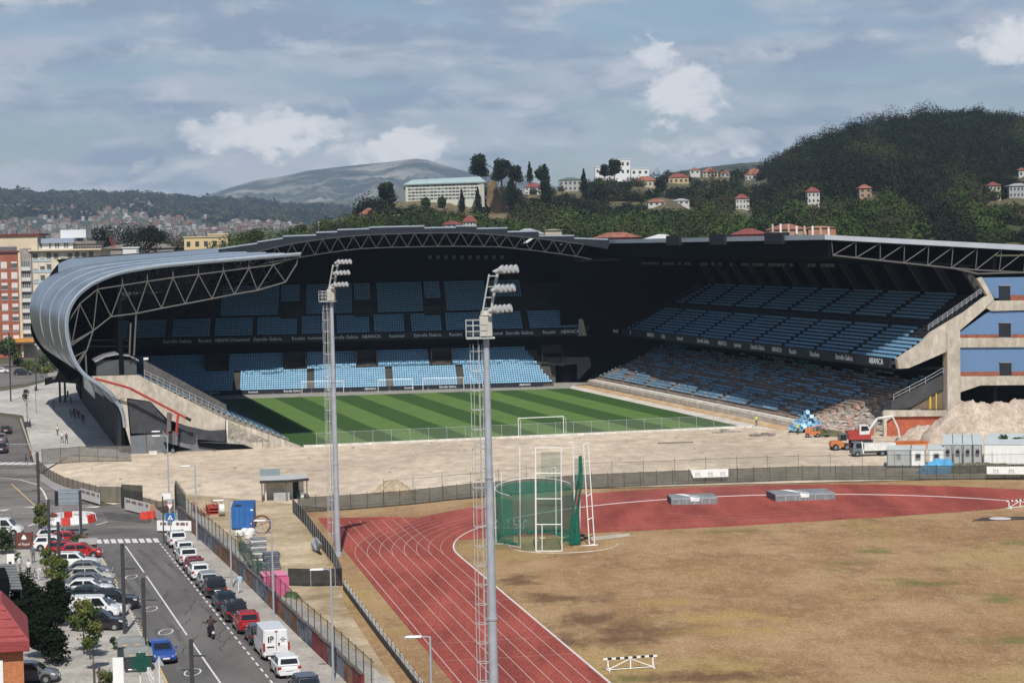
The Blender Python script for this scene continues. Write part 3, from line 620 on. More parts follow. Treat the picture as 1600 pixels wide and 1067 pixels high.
# ---- right stand: two tiers, seen along its length
RB = -80.
rs = sthing('grandstand', 'long two tier stand on the right with half its lower seats stripped out', 'grandstand', 60, RB)
t = B()
for i in range(19): a = 42.4 + .85 * i; z = 1.1 + .36 * i; t.box(a, a + .86, RB + 22 - i * 1.0, 57, max(0, z - .8), z)
t.build('lower_terrace', M('worn_step', (.20, .155, .125), col2=(.32, .25, .20), scale=.5, fine=2), rs); t = B(); t.box(41.5, 41.9, RB + 20, 57, 0, .95); t.box(41.9, 43.2, RB + 21, 57, 0, 1.14); t.build('front_wall', m_conc2, rs)
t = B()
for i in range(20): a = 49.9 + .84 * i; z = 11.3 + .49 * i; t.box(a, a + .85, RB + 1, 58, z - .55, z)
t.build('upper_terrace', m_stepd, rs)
rr = random.Random(3); spots = []; mi = []
ais = [-62 + 14.5 * k for k in range(9)]
for i in range(19):
    if i in (0, 8): continue
    keep = {}
    for j in range(270):
        b_ = RB + 24 - i * 1.0 + .5 * j
        if b_ > 56 or any(abs(b_ - c + (i - 9) * .0) < .75 for c in ais): continue
        blk = (sum(b_ > c for c in ais), i // 2, j // 9)
        if blk not in keep: keep[blk] = rr.random() < (.97 if i < 4 else .66)
        if not keep[blk] or (i > 2 and rr.random() < .12): continue
        spots.append((42.75 + .85 * i, b_, 1.1 + .36 * i)); mi.append(1 if rr.random() < .12 else 0)
for i in range(20):
    if i in (9, 10): continue
    for j in range(275):
        b_ = RB + 1.2 + .5 * j
        if b_ > 57 - i * .5: break
        if b_ < RB + 1.2 + (0 if i < 6 else 4 + i * .35): continue
        if any(abs(b_ - c) < (.75 if i < 9 else .95) for c in (ais if i < 9 else [c + 6 for c in ais])): continue
        spots.append((50.2 + .84 * i, b_, 11.3 + .49 * i)); mi.append(0)
seats(rs, spots, [M('seat_steel', (.19, .37, .53), var=.12, scale=.8, rough=.5), m_seatF], mi, (-1, 0))
f = B(); f.box(49.6, 49.9, RB + 1, 58, 10.2, 11.8); f.build('fascia', m_fasc, rs)
f = B(); f.box(49.9, 66, RB + 1, 58, 9.8, 10.2); f.box(66.5, 67, RB + .5, 70, 0, 27.4); f.box(58.8, 59.2, RB + .8, 58, 0, 10); f.build('back_wall', m_dark, rs)
for k, (px, s_) in enumerate(((962, 'hummel'), (985, 'R'), (1016, 'ABANCA'), (1036, 'Celta'), (1062, 'hummel'), (1098, 'Estrella Galicia'), (1128, 'ABANCA'), (1152, 'hummel'), (1183, 'Estrella Galicia'), (1213, 'ABANCA'), (1238, 'Recalvi'), (1272, 'Xacobeo'), (1318, 'Estrella Galicia'))):
    d = ray(px, 520); tt = (49.55 + PC @ SR) / (d[:2] @ SR); p = d * tt; bb = loc(p)[1]
    if bb < RB + 4: continue
    lettering(s_, 1.15, m_text, rs, face_mtx((49.56 - 60, bb - RB, 11.0), (0, -1, 0), (0, 0, 1)))
lettering('ABANCA', 1.3, m_text, rs, face_mtx((49.56 - 60, 6, 11.0), (0, -1, 0), (0, 0, 1)))
# end frame
rb = lambda *ps, o=0.: [(onB(*p, RB)[0], RB + o, onB(*p, RB)[2]) for p in ps]
e = B(); e.prism(rb((1402, 561), (1440, 536), (1455, 520), (1480, 505), (1510, 487), (1543, 462), (1527, 436), (1534, 433), (1553, 466), (1552, 472), (1498, 518), (1480, 549), (1455, 560), (1420, 575), (1404, 576)), (0, .9, 0)); e.build('end_raker', m_conc, rs)
e = B(); e.prism(rb((1479, 520), (1499, 512), (1500, 700), (1480, 700), o=-.25), (0, 1.6, 0)); e.build('end_column', m_conc, rs)
def band(name, mat, pts, o, th=.5): e = B(); e.prism(rb(*pts, o=o), (0, th, 0)); return e.build(name, mat, rs)
band('end_wall', m_bluew, ((1534, 434), (1660, 432), (1660, 462), (1556, 466)), .3)
band('end_wall', m_bluew, ((1500, 520), (1548, 487), (1660, 484), (1660, 524), (1500, 524)), .3)
band('end_wall', m_bluew, ((1500, 543), (1660, 541), (1660, 582), (1500, 582)), .3)
band('brick_band', m_brick, ((1580, 461), (1660, 461), (1660, 470), (1580, 470)), .22)
band('brick_band', m_brick, ((1500, 523), (1660, 522), (1660, 530), (1500, 530)), .22)
band('brick_band', m_brick, ((1500, 581), (1660, 580), (1660, 589), (1500, 589)), .22)
band('floor_beam', m_conc, ((1553, 470), (1660, 469), (1660, 483), (1549, 486), (1540, 480)), .0)
band('floor_beam', m_conc, ((1500, 528), (1660, 528), (1660, 542), (1500, 543)), .0)
band('floor_beam', m_conc, ((1500, 588), (1660, 587), (1660, 601), (1532, 602), (1500, 613)), .0)
for (x0, x1, y0, y1) in ((1562, 1579, 447, 471), (1562, 1580, 505, 527), (1563, 1581, 567, 587)):
    e = B(); e.prism(rb((x0, y0), (x1, y0), (x1, y1), (x0, y1), o=.12), (0, .3, 0)); wn = e.build('window', m_win, rs)
    e = B(); e.prism(rb((x0 - 1, y0 - 1.2), (x1 + 1, y0 - 1.2), (x1 + 1, y0 - .2), (x0 - 1, y0 - .2), o=.08), (0, .3, 0)); e.prism(rb((x0 - .5, y1), (x1 + .5, y1), (x1 + .5, y1 + 1.4), (x0 - .5, y1 + 1.4), o=.05), (0, .3, 0)); e.build('frame', m_grey, wn) if False else link('frame', e.mesh('frame', m_grey, off=OR(rs)), wn)
e = B(); e.box(66.6, 95, RB + 9, RB + 9.4, 0, 26.5); e.box(60.6, 66.6, RB + 9, RB + 9.4, 0, 9); e.box(95, 95.4, RB + .4, RB + 9, 0, 25); e.box(60.6, 95, RB + .8, RB + 9, 6.9, 7.2); e.box(66.6, 95, RB + 9.4, 60, 0, 26); e.build('back_block', m_dark, rs)
band('lower_end_wall', M('grey_plaster', (.055, .056, .06), var=.15, scale=.6, fine=3), ((1397, 628), (1478, 586), (1479, 608), (1425, 638), (1397, 640)), 1.0)
band('door_panel', M('plywood', (.16, .12, .08), var=.2, scale=1, stretch=(8, 1, 1)), ((1424, 640), (1460, 617), (1479, 607), (1479, 640)), 1.3, .2)
band('yellow_strut', M('strut_yellow', (.55, .38, .04), var=.1), ((1457, 619), (1460, 618), (1460, 640), (1457, 640)), 1.1, .15)
band('yellow_strut', MATS['strut_yellow'], ((1467, 614), (1469, 613), (1469, 640), (1467, 640)), 1.1, .15)
band('floor_beam', m_conc, ((1383, 641), (1480, 641), (1480, 650), (1396, 651), (1386, 658), (1386, 700), (1382, 700), (1381, 645)), .1)
band('red_wall', m_redw, ((1385, 650), (1480, 650), (1480, 705), (1385, 705)), .5)
band('red_wall', m_redw, ((1350, 672), (1378, 670), (1378, 690), (1350, 690)), 3)
r = B(); P = [(1400, 626), (1425, 613), (1450, 600), (1478, 584)]
for p in P: q = rb(p, (p[0], p[1] - 9), o=.9); r.tube(q[0], q[1], .05, n=4)
for h in (4, 9): q = rb(*[(p[0], p[1] - h) for p in P], o=.9); r.path(q, .05, n=4)
r.build('stair_rail', m_galv, rs)
r = B(); P = [(1452, 515), (1480, 498), (1505, 483), (1535, 460)]
for i in range(12): t_ = i / 11; x = 1452 + 83 * t_; y = 517 - 57 * t_; q = rb((x, y), (x, y - 9), o=.4); r.tube(q[0], q[1], .04, n=4)
for h in (3, 6, 9): q = rb((1452, 517 - h), (1535, 460 - h), o=.4); r.tube(q[0], q[1], .04, n=4)
r.build('stair_rail', m_galv, rs)
# roof
def rz_(a): return 30.4 - max(0, (a - 42)) * .078
def ra(b_): return 39.2 + (b_ - RB) * (44.6 - 39.2) / 137.
e = B()
for (x0, x1, zo, th, mi_) in ((0, 34, -.9, .5, 1),):
    e.loft([[(ra(b_), b_, 30.2), (ra(RB) + 42, b_, 27.2), (ra(RB) + 42, b_, 26.6), (ra(b_), b_, 29.6)] for b_ in (RB, 57)], 1)
e.build('roof', [m_roofL, m_dark], rs)
e = B(); e.prism([(ra(RB) - .3, RB - .3, 29.75), (ra(57) - .3, 57, 29.75), (ra(57) + .3, 57, 29.75), (ra(RB) + .3, RB - .3, 29.75)], (0, 0, .75)); 
e.prism([(ra(RB), RB - .35, 30.45), (ra(RB) + 42, RB - .35, 27.6), (ra(RB) + 42, RB - .35, 26.75), (ra(RB), RB - .35, 29.75)], (0, .34, 0)); e.build('roof_edge', m_roofL, rs)
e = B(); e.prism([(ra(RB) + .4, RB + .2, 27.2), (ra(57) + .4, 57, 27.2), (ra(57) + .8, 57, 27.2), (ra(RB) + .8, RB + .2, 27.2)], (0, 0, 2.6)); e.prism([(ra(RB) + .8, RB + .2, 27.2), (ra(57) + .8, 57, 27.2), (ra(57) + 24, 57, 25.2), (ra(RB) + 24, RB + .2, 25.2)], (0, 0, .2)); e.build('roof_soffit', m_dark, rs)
for px in (945, 1058, 1128, 1218):
    d = ray(px, 372); tt = (ra(0) + PC @ SR) / (d[:2] @ SR); bb = loc(d * tt)[1]; tt = (ra(bb) + PC @ SR) / (d[:2] @ SR); bb = loc(d * tt)[1]
    e = B(); e.box(ra(bb) - .9, ra(bb) + .4, bb - 3.8, bb + 3.8, 29.2, 31.0); e.build('lamp_housing', m_black, rs)
e = B(); top = [(onB(x, 376 + (x - 1300) * .053, RB)[0], RB + .15, onB(x, 376 + (x - 1300) * .053, RB)[2]) for x in range(1300, 1700, 38)]
bot = [(onB(x, y, RB)[0], RB + .15, onB(x, y, RB)[2]) for x, y in ((1302, 399), (1338, 403), (1376, 407), (1413, 411), (1450, 415), (1487, 419), (1525, 422), (1562, 424), (1600, 426), (1640, 427), (1680, 428))]
e.path(bot, .13); e.path(top, .10); zigzag(e, top, bot, .08); e.tube(rb((1490, 419), o=.15)[0], rb((1528, 428), o=.15)[0], .15); e.tube(rb((1528, 428), o=.15)[0], rb((1640, 425), o=.15)[0], .12); e.build('roof_truss', m_trussL, rs)
for k in range(14):
    b_ = RB + 3 + k * 9.3; e = B(); e.prism([(65.2, b_, 21), (66.4, b_, 21), (63.5, b_, 25.4), (62.3, b_, 25.4)], (0, .8, 0)); e.build('roof_strut', M('strut_grey', (.05, .05, .052), var=.1), rs)
rr = random.Random(5)
for k in range(52):
    if rr.random() < .3: continue
    b_ = 50 - k * 2.0; e = B(); e.box(52, 52.3, b_, b_ + 1.1, 25.2, 25.75); e.build('roof_lamp', M('lamp_glass', (.13, .13, .13), var=.1), rs)

# ---- far stand
FO = G(350, 617); FA = rad(4.7); fe = np.array([math.cos(FA), math.sin(FA)]); fn = np.array([-math.sin(FA), math.cos(FA)])
fs = thing('grandstand', 'stand facing the camera behind the far goals with sunlit lower seats', 'grandstand', FO, FA)
def FS(px, py, d):
    r_ = ray(px, py); o = np.array([FO.x, FO.y]); tt = (o @ fn + d) / (r_[:2] @ fn); p = r_ * tt; return (float((p[:2] - o) @ fe), float(p[2] + CH))
t = B()
for i in range(17): d = .8 * i; z = .5 + .41 * i; t.box(-22, 69, d, d + .82, max(0, z - .9), z)
t.build('lower_terrace', M('far_step', (.075, .068, .06), var=.2, scale=.5), fs)  # step colour darkened for the shade between the seat rows
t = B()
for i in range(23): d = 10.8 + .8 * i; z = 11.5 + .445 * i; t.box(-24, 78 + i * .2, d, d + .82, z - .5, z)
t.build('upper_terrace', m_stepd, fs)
ga1 = [FS(x, 603, 0)[0] for x in (355, 487, 608, 722)]; ga1 = [2.4] + ga1[1:] + [-14.]
vom = [FS(x, 565, 8.)[0] for x in (340, 462, 573, 690)] + [FS(852, 565, 8)[0] + 1.5]
gaU = [FS(x, 510, 13.)[0] for x in (204, 263, 332, 398, 467, 522, 580, 637, 693, 757, 822)]
bl2 = [FS(x, 465, 23.)[0] for x in (347, 437, 440, 467, 477, 550, 553, 580, 590, 660, 663, 690, 697, 760, 766, 815)]
spots = []; mi = []
for i in range(17):
    for j in range(190):
        s = -20 + .5 * j; d = .8 * i
        if s > 68.6 - d * .35: break
        if i < 9 and any(abs(s - g) < .75 for g in ga1): continue
        if i >= 9 and any(abs(s - g) < 2.4 for g in vom): continue
        spots.append((s, d + .3, .5 + .41 * i)); mi.append(0)
for i in range(23):
    for j in range(215):
        s = -23 + .5 * j; d = 10.8 + .8 * i
        if i == 8: continue
        if i < 8:
            if s > 76.5 or any(abs(s - g) < .62 for g in gaU): continue
        else:
            hit = [k for k in range(0, 16, 2) if bl2[k] <= s <= bl2[k + 1]]
            if not hit or (hit[0] // 2 % 2 == 1 and i < 15): continue
        spots.append((s, d + .3, 11.5 + .445 * i)); mi.append(0)
seats(fs, spots, [m_seat], mi, (0, -1))
f = B(); f.box(-24, 77.5, 10.3, 10.7, 10.1, 11.7); f.build('fascia', m_fasc, fs)
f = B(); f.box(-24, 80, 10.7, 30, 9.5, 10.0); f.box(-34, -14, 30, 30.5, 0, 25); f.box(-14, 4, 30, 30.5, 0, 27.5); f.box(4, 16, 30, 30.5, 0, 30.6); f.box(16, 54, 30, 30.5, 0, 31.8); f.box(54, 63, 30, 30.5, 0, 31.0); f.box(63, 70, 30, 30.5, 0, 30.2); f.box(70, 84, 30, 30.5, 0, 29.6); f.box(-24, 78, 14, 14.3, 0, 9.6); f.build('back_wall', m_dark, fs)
for g in vom:
    e = B(); e.box(g - 2.1, g + 2.1, 7.2, 13.9, 3.9, 4.4); e.box(g - 2.3, g - 2.05, 7.2, 13.9, 3.6, 8.0); e.box(g + 2.05, g + 2.3, 7.2, 13.9, 3.6, 8.0); e.box(g - 2.05, g + 2.05, 9.6, 9.9, 6.4, 8.2); e.build('vomitory', m_black, fs)  # entrance floor and walls black, their inner shade put into the colour
for x0 in (453, 567, 677):
    s0 = FS(x0, 482, 18)[0]; e = B(); e.box(s0 - 1.9, s0 + 1.9, 16.9, 18.6, 14.6, 17.2); e.build('vomitory', m_black, fs)  # solid black boxes stand in for shade in the upper entrances
for px, s_ in ((277, 'Estrella Galicia'), (320, 'Recalvi'), (350, 'ABANCA'), (378, 'hummel'), (418, 'Estrella Galicia'), (466, 'Recalvi'), (493, 'hummel'), (538, 'Estrella Galicia'), (580, 'ABANCA'), (620, 'hummel'), (668, 'Estrella Galicia'), (712, 'Recalvi'), (743, 'ABANCA'), (774, 'hummel'), (812, 'Estrella Galicia'), (858, 'Recalvi'), (891, 'ABANCA')):
    lettering(s_, 1.0, m_text, fs, face_mtx((FS(px, 527, 10.3)[0], 10.27, 10.95), (1, 0, 0), (0, 0, 1)))
for k in range(9):                                                     # boards along the goal line
    s0 = -6 + k * 8.1; e = B(); e.box(s0, s0 + 7.9, -1.4, -1.25, .1, 1.0); bo = e.build('advert_board', m_fasc, fs); lettering(('ABANCA', 'hummel', 'Estrella Galicia', 'Recalvi')[k % 4], .6, m_text, bo, face_mtx((s0 + 4, -1.42, .55), (1, 0, 0), (0, 0, 1)))
e = B(); s0, z0 = FS(905, 520, 10.5); e.prism([(s0 - .2, 10.2, 10), (s0 + 1.6, 10.2, 10), (s0 + .8, 10.2, 13.6), (s0, 10.2, 13.6)], (0, 6, 0)); e.build('terrace_cheek', m_conc, fs)
e = B()
e.prism([(x, 9, z) for x, z in [FS(*p, 9) for p in ((848, 558), (921, 558), (924, 572), (905, 592), (902, 594), (902, 569), (868, 571), (868, 600), (861, 600))]], (0, .5, 0)); e.build('tunnel_portal', M('portal_grey', (.10, .105, .105), var=.12, scale=.5), fs)
e = B(); e.prism([(x, 10.5, z) for x, z in [FS(*p, 10.5) for p in ((840, 535), (950, 530), (950, 605), (840, 605))]], (0, .3, 0)); e.build('tunnel_back', m_dark, fs)
# arched roof
D0 = -13.
steps = [(339, 402, 388, 379), (402, 442, 377, 371), (442, 494, 368, 366), (494, 527, 362, 361), (527, 577, 358, 356), (577, 663, 354, 352), (663, 712, 355, 354), (712, 745, 352, 352), (745, 793, 356, 355), (793, 842, 361, 360), (842, 897, 367.5, 367), (897, 950, 371, 373)]
uc = [(300, 415), (339, 405), (380, 398), (420, 390), (440, 384), (495, 375), (530, 371), (580, 367), (640, 365), (720, 364), (760, 366), (800, 369), (840, 373), (897, 380), (960, 390)]
lc = [(300, 432), (470, 402), (520, 394), (560, 389), (600, 387), (700, 385), (780, 386), (830, 391), (890, 399), (960, 412)]
for (x0, x1, y0, y1) in steps:
    (s0, z0), (s1, z1) = FS(x0, y0, D0), FS(x1, y1, D0); zl0, zl1 = FS(x0, np.interp(x0, *zip(*uc)) + .6, D0)[1], FS(x1, np.interp(x1, *zip(*uc)) + .6, D0)[1]
    e = B(); e.prism([(s0, D0, zl0), (s1, D0, zl1), (s1, D0, z1 - .3), (s0, D0, z0 - .3)], (0, .3, 0), 0); e.prism([(s0, D0 - .1, z0 - .3), (s1, D0 - .1, z1 - .3), (s1, D0 - .1, z1), (s0, D0 - .1, z0)], (0, .5, 0), 1)
    e.add([(s0, D0 + .3, z0 - .05), (s1, D0 + .3, z1 - .05), (s1, 32, z1 - 2.5), (s0, 32, z0 - 2.5), (s0, D0 + .3, z0 - .4), (s1, D0 + .3, z1 - .4), (s1, 32, z1 - 3), (s0, 32, z0 - 3)], [(0, 1, 2, 3)], 1)
    e.add([(s0, D0 + .3, z0 - .4), (s1, D0 + .3, z1 - .4), (s1, 32, z1 - 3), (s0, 32, z0 - 3)], [(0, 3, 2, 1)], 0)
    e.prism([(s0, D0 + .35, z0 - .05), (s0, 32, z0 - 2.5), (s0, 32, z0 - 5), (s0, D0 + .35, zl0)], (.1, 0, 0), 0)
    e.build('roof_panel', [m_fasc, m_zincT], fs)
e = B(); xs_ = list(range(360, 925, 24)); top = [(FS(x, np.interp(x, *zip(*uc)), D0)[0], D0 - .1, FS(x, np.interp(x, *zip(*uc)), D0)[1]) for x in xs_]; bot = [(FS(x, np.interp(x, *zip(*lc)), D0)[0], D0 - .1, FS(x, np.interp(x, *zip(*lc)), D0)[1]) for x in [q + 12 for q in xs_]]
e.path(top, .11); e.path(bot, .11); zigzag(e, top, bot, .09); e.build('arch_truss', M('arch_paint', (.06, .06, .062), var=.1, rough=.6), fs)
e = B()
for x, y in zip(top[::1], bot): e.tube(x, (x[0], 12, x[2] - 2), .15, n=4)
e.build('roof_rafters', m_black, fs)
for k in range(10): x = 672 + k * 12.5; s0, z0 = FS(x, 402, 0.); e = B(); e.box(s0 - .3, s0 + .3, -.2, .2, z0 - .3, z0 + .3); e.build('roof_lamp', MATS['lamp_glass'], fs)
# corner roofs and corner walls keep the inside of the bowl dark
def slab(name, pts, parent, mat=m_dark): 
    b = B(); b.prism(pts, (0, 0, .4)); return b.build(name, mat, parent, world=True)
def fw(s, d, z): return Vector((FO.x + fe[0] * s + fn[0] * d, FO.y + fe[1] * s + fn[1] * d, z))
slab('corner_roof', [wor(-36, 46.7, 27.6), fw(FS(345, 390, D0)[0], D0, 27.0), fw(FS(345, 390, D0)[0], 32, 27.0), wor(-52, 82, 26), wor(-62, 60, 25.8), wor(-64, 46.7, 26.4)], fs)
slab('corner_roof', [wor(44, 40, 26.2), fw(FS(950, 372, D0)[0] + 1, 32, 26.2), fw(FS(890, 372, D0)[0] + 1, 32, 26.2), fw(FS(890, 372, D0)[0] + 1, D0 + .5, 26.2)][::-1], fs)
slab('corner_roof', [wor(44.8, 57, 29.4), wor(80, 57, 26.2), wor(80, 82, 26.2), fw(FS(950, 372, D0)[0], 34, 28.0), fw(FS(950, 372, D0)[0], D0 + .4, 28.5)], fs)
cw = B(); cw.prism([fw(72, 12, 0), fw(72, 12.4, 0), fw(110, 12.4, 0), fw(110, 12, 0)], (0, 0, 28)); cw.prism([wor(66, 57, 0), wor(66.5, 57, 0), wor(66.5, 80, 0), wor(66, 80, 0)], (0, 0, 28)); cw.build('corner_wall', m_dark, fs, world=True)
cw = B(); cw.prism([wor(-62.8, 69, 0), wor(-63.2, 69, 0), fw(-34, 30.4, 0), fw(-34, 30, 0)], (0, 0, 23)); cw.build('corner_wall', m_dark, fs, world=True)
# concrete stubs left beside the tunnel
for k in range(3):
    e = B(); x = 953 + k * 17; p = G(x, 580, 3); e.prism([wor(52 + k * 1.5, 60 - k * 7, 1), wor(55 + k * 1.5, 60 - k * 7, 1), wor(60 + k * 1.5, 60 - k * 7, 7.5), wor(58 + k * 1.5, 60 - k * 7, 7.5)], (-.2, .9, 0)); e.build('raker_stub', M('stub_grey', (.11, .112, .115), var=.15, scale=1), fs, world=True)
# ------------------------------------------------------------------ track side things
m_net = M('green_net', (.016, .15, .105), var=.2, scale=1.5, alpha=.60, rough=.9, spec=.1)
m_netd = M('green_net_fold', (.014, .13, .09), var=.3, scale=3, alpha=.74, rough=.9, spec=.1)
m_mesh = M('wind_mesh', (.075, .078, .068), var=.25, scale=.8, alpha=.80, rough=.9, spec=.1)
m_meshb = M('black_mesh', (.028, .03, .033), var=.45, scale=1.2, alpha=.93, rough=.9, spec=.1)
m_wire = M('chain_link', (.10, .11, .10), var=.2, scale=2, alpha=.26, rough=.7)
m_wire2 = M('site_mesh', (.07, .062, .052), var=.3, scale=1, alpha=.78, rough=.9)
m_post = M('fence_post', (.05, .055, .052), var=.2, scale=2)
m_mast = M('mast_grey_white', (.42, .42, .415), var=.1, scale=2, rough=.5)
m_cream = M('mast_box', (.45, .43, .37), var=.1, scale=2)
def along(pts, sp, start=0.):
    out = []; d0 = start
    for a, c in zip(pts, pts[1:]):
        a = Vector(a); c = Vector(c); l = (c - a).length; d = d0
        while d <= l: out.append((a.lerp(c, d / l), (c - a).normalized())); d += sp
        d0 = d - l
    return out
def fence(name, label, cat, pts, z0, z1, mat, sp=3., ph=None, pm=None, pr=.04, pname='mesh_panel', group=None, rails=(), th=0.):
    pts = [Vector((p[0], p[1], 0)) for p in pts]; t = thing(name, label, cat, pts[0], 0, group); o = pts[0]; b = B()
    for a, c in zip(pts, pts[1:]):
        a = a - o; c = c - o; n = Vector((-(c - a).y, (c - a).x, 0)).normalized() * max(th, .01)
        if th: b.prism([a + Vector((0, 0, z0)), c + Vector((0, 0, z0)), c + n + Vector((0, 0, z0)), a + n + Vector((0, 0, z0))], (0, 0, z1 - z0))
        else: b.quad(a + Vector((0, 0, z0)), c + Vector((0, 0, z0)), c + Vector((0, 0, z1)), a + Vector((0, 0, z1)))
    b.build(pname, mat, t)
    if rails:
        b = B()
        for h in rails: b.path([p - o + Vector((0, 0, h)) for p in pts], .025, n=4)
        b.build('rail', pm or m_post, t)
    if sp:
        me = B().tube((0, 0, 0), (0, 0, ph or z1), pr, n=5).mesh('post', pm or m_post)
        for p, d in along(pts, sp)[:98]: q = link('post', me, t); q.location = p - o
    return t
# masts
def make_mast():
    t = thing('floodlight_mast', '', 'floodlight mast'); H = 25.
    b = B(); b.tube((0, 0, 0), (0, 0, H * .5), .30, .235, 16); b.tube((0, 0, H * .5), (0, 0, H), .235, .17, 16); b.tube((0, 0, 0), (0, 0, .35), .44, .42, 16); b.tube((0, 0, 9.0), (0, 0, 9.14), .30, .30, 16); b.tube((0, 0, 17), (0, 0, 17.12), .25, .25, 16); b.build('pole', m_galv, t, smooth=False)
    b = B(); cx = -.58
    for a in (0, 60, 120, 180, 240, 300): b.tube((cx + .34 * math.cos(rad(a)), .34 * math.sin(rad(a)), 1.5 if a else .2), (cx + .33 * math.cos(rad(a)), .33 * math.sin(rad(a)), H - .4), .022, n=4)
    b.build('ladder_cage', m_mast, t)
    b = B()
    for k in range(21):
        z = 2.2 + k * 1.1; ring = [(cx + .34 * math.cos(rad(a)), .34 * math.sin(rad(a)), z) for a in range(0, 361, 30)]; b.path(ring, .024, n=4); b.tube((cx + .34, 0, z), (-.15, 0, z), .03, n=4); b.tube((cx + .3, .3, z), (-.1, .1, z), .02, n=4)
    b.tube((cx - .34, 0, 2.2), (cx - .34, 0, H - .5), .02, n=4); b.build('cage_hoops', m_mast, t)
    b = B()
    for s in (-.16, .16): b.tube((cx + .12, s, .3), (cx + .12, s, H), .02, n=4)
    for k in range(80): b.tube((cx + .12, -.16, .5 + k * .3), (cx + .12, .16, .5 + k * .3), .012, n=3)
    b.build('ladder', m_mast, t)
    b = B(); b.box(-1.12, .48, -.6, .6, H - .1, H - .02)
    for x in (-1.12, -.72, -.32, .08): 
        for y in (-.6, .6): b.tube((x, y, H), (x, y, H + .95), .028, n=4)
    for h in (.32, .64, .95):
        for y in (-.6, .6): b.tube((-1.12, y, H + h), (.08, y, H + h), .02, n=4)
        b.tube((-1.12, -.6, H + h), (-1.12, .6, H + h), .02, n=4)
    b.build('platform', m_mast, t)
    b = B(); b.box(-.35, .35, -.35, .35, H + .05, H + 1.15); b.lathe([(.1, 1.15), (.32, 1.2), (.25, 1.45), (.05, 1.5)], 10, (0, 0, H)); b.build('junction_box', m_cream, t)
    b = B()
    for y in (-.2, .25):
        b.tube((.15, y, H + .6), (.75, y, H + 3.7), .075, n=6); b.tube((-.28, y, H + .8), (.25, y, H + 3.5), .04, n=5)
    for k in range(5): z = H + 1 + .6 * k; x = .15 + (z - H - .6) * .194; b.tube((x - .44, -.2, z), (x, -.2, z), .035, n=4); b.tube((x - .44, .25, z), (x, .25, z), .03, n=4); b.tube((x, -.2, z), (x, .25, z), .03, n=4)
    b.build('head_frame', m_mast, t)
    lamp = B(); lamp.lathe([(.05, -.55), (.18, -.5), (.2, -.2), (.24, -.15), (.34, .1), (.36, .22), (.33, .24)], 14); lme = lamp.mesh('lamp', m_mast, smooth=False)
    gl = B(); gl.lathe([(.31, .245), (.02, .26)], 14); gme = gl.mesh('lens', M('lamp_lens', (.45, .46, .47), var=.1, rough=.2))
    br = B()
    for k, z in enumerate((H + 1.45, H + 2.6, H + 3.65)):
        x0 = .15 + .2 * k; br.tube((x0 + .1, -.85, z), (x0 + 1.0, .95, z), .045, n=5); br.tube((x0 - .1, 0, z), (x0 + .55, 0, z), .05, n=5)
        for j in range(4):
            y = -.8 + .52 * j; x = x0 + .0 + .27 * j
            l_ = link('lamp', lme, t); l_.location = (x + .35, y, z + .08); l_.rotation_euler = (0, rad(74), rad(-22)); l_.scale = (.72, .72, .72); ln = link('lens', gme, l_)
    br.build('lamp_bracket', m_mast, t); return t
mast = make_mast(); mast['label'] = 'nearer tall grey floodlight mast with caged white ladder standing in front of the red track'; mast['group'] = 'floodlight masts beside the track'
p = onY(765.5, 800, 120); mast.location = (p.x, 120, 0); mast.rotation_euler.z = rad(2)
mast2 = copy_tree(mast); mast2['label'] = 'farther floodlight mast with caged ladder standing by the black mesh fence corner'; mast2.location = (*G(528, 868)[:2], 0); mast2.rotation_euler.z = rad(-6)

# throwing cage
cg = thing('throwing_cage', 'green netted throwing cage with white gate frames between track bend and grass', 'throwing cage', G(845, 848))
def pt(px, py, pyt, dx=0): 
    g = G(px, py); q = onY(px + dx, pyt, g.y); return g, q
def cpost(px, py, pyt, dx=0, r=.06, m=m_white, n='post'):
    a, c = pt(px, py, pyt, dx); b = B(); b.tube(a, c, r, n=6); return b.build(n, m, cg, world=True)
for q in ((813, 855, 697, -1), (775, 846, 741, -3), (786, 833, 738, -3), (869, 836, 731, -1), (899, 845, 690, -4), (906, 830, 744, 0)): cpost(*q)
b = B(); a, c = pt(813, 698, 697); g0 = G(813, 855); 
for k in range(2): p = onY(812 + 0, 697.5, g0.y); b.tube(p, p + Vector((.5, 0, 0)), .05, n=5)
p = onY(895, 690.5, G(899, 845).y); b.tube(p, p + Vector((-.4, 0, 0)), .05, n=5); p = onY(868, 731, G(869, 836).y); b.tube(p, p + Vector((-.3, 0, .1)), .05, n=5); b.build('post_arm', m_white, cg, world=True)
b = B(); gy = G(857, 861).y; fr = lambda x, y: onY(x, y, gy)
for x0, x1 in ((836.5, 837.5), (876.5, 878)): b.tube(fr(x0, 699), fr(x1, 861), .085 if x0 < 850 else .06, n=6)
for y in (699.5, 739, 779, 819, 860.5): b.tube(fr(837, y), fr(877.5, y), .05, n=5)
b.tube(fr(847, 820), fr(847, 860), .05, n=5); b.tube(fr(843, 840), fr(852, 840), .03, n=4); b.build('gate_frame', m_white, cg, world=True)
b = B(); gy2 = G(924, 852).y; fr = lambda x, y: onY(x, y, gy2)
b.tube(fr(911.5, 695), fr(921, 853), .06, n=6); b.tube(fr(919, 692), fr(929, 850), .06, n=6)
for y, k in ((693, 0), (773, 5), (810, 7), (851, 9.5)): b.tube(fr(911.5 + k, y + 2), fr(919 + k, y - 2), .05, n=5)
b.tube(fr(906, 853), fr(934, 851), .06, n=5); b.build('gate_frame', m_white, cg, world=True)
cc = G(836, 843); RC = 3.95
ringp = lambda a, z, r=RC: Vector((cc.x + r * math.cos(rad(a)), cc.y + r * math.sin(rad(a)) * 1.15, z))
b = B()
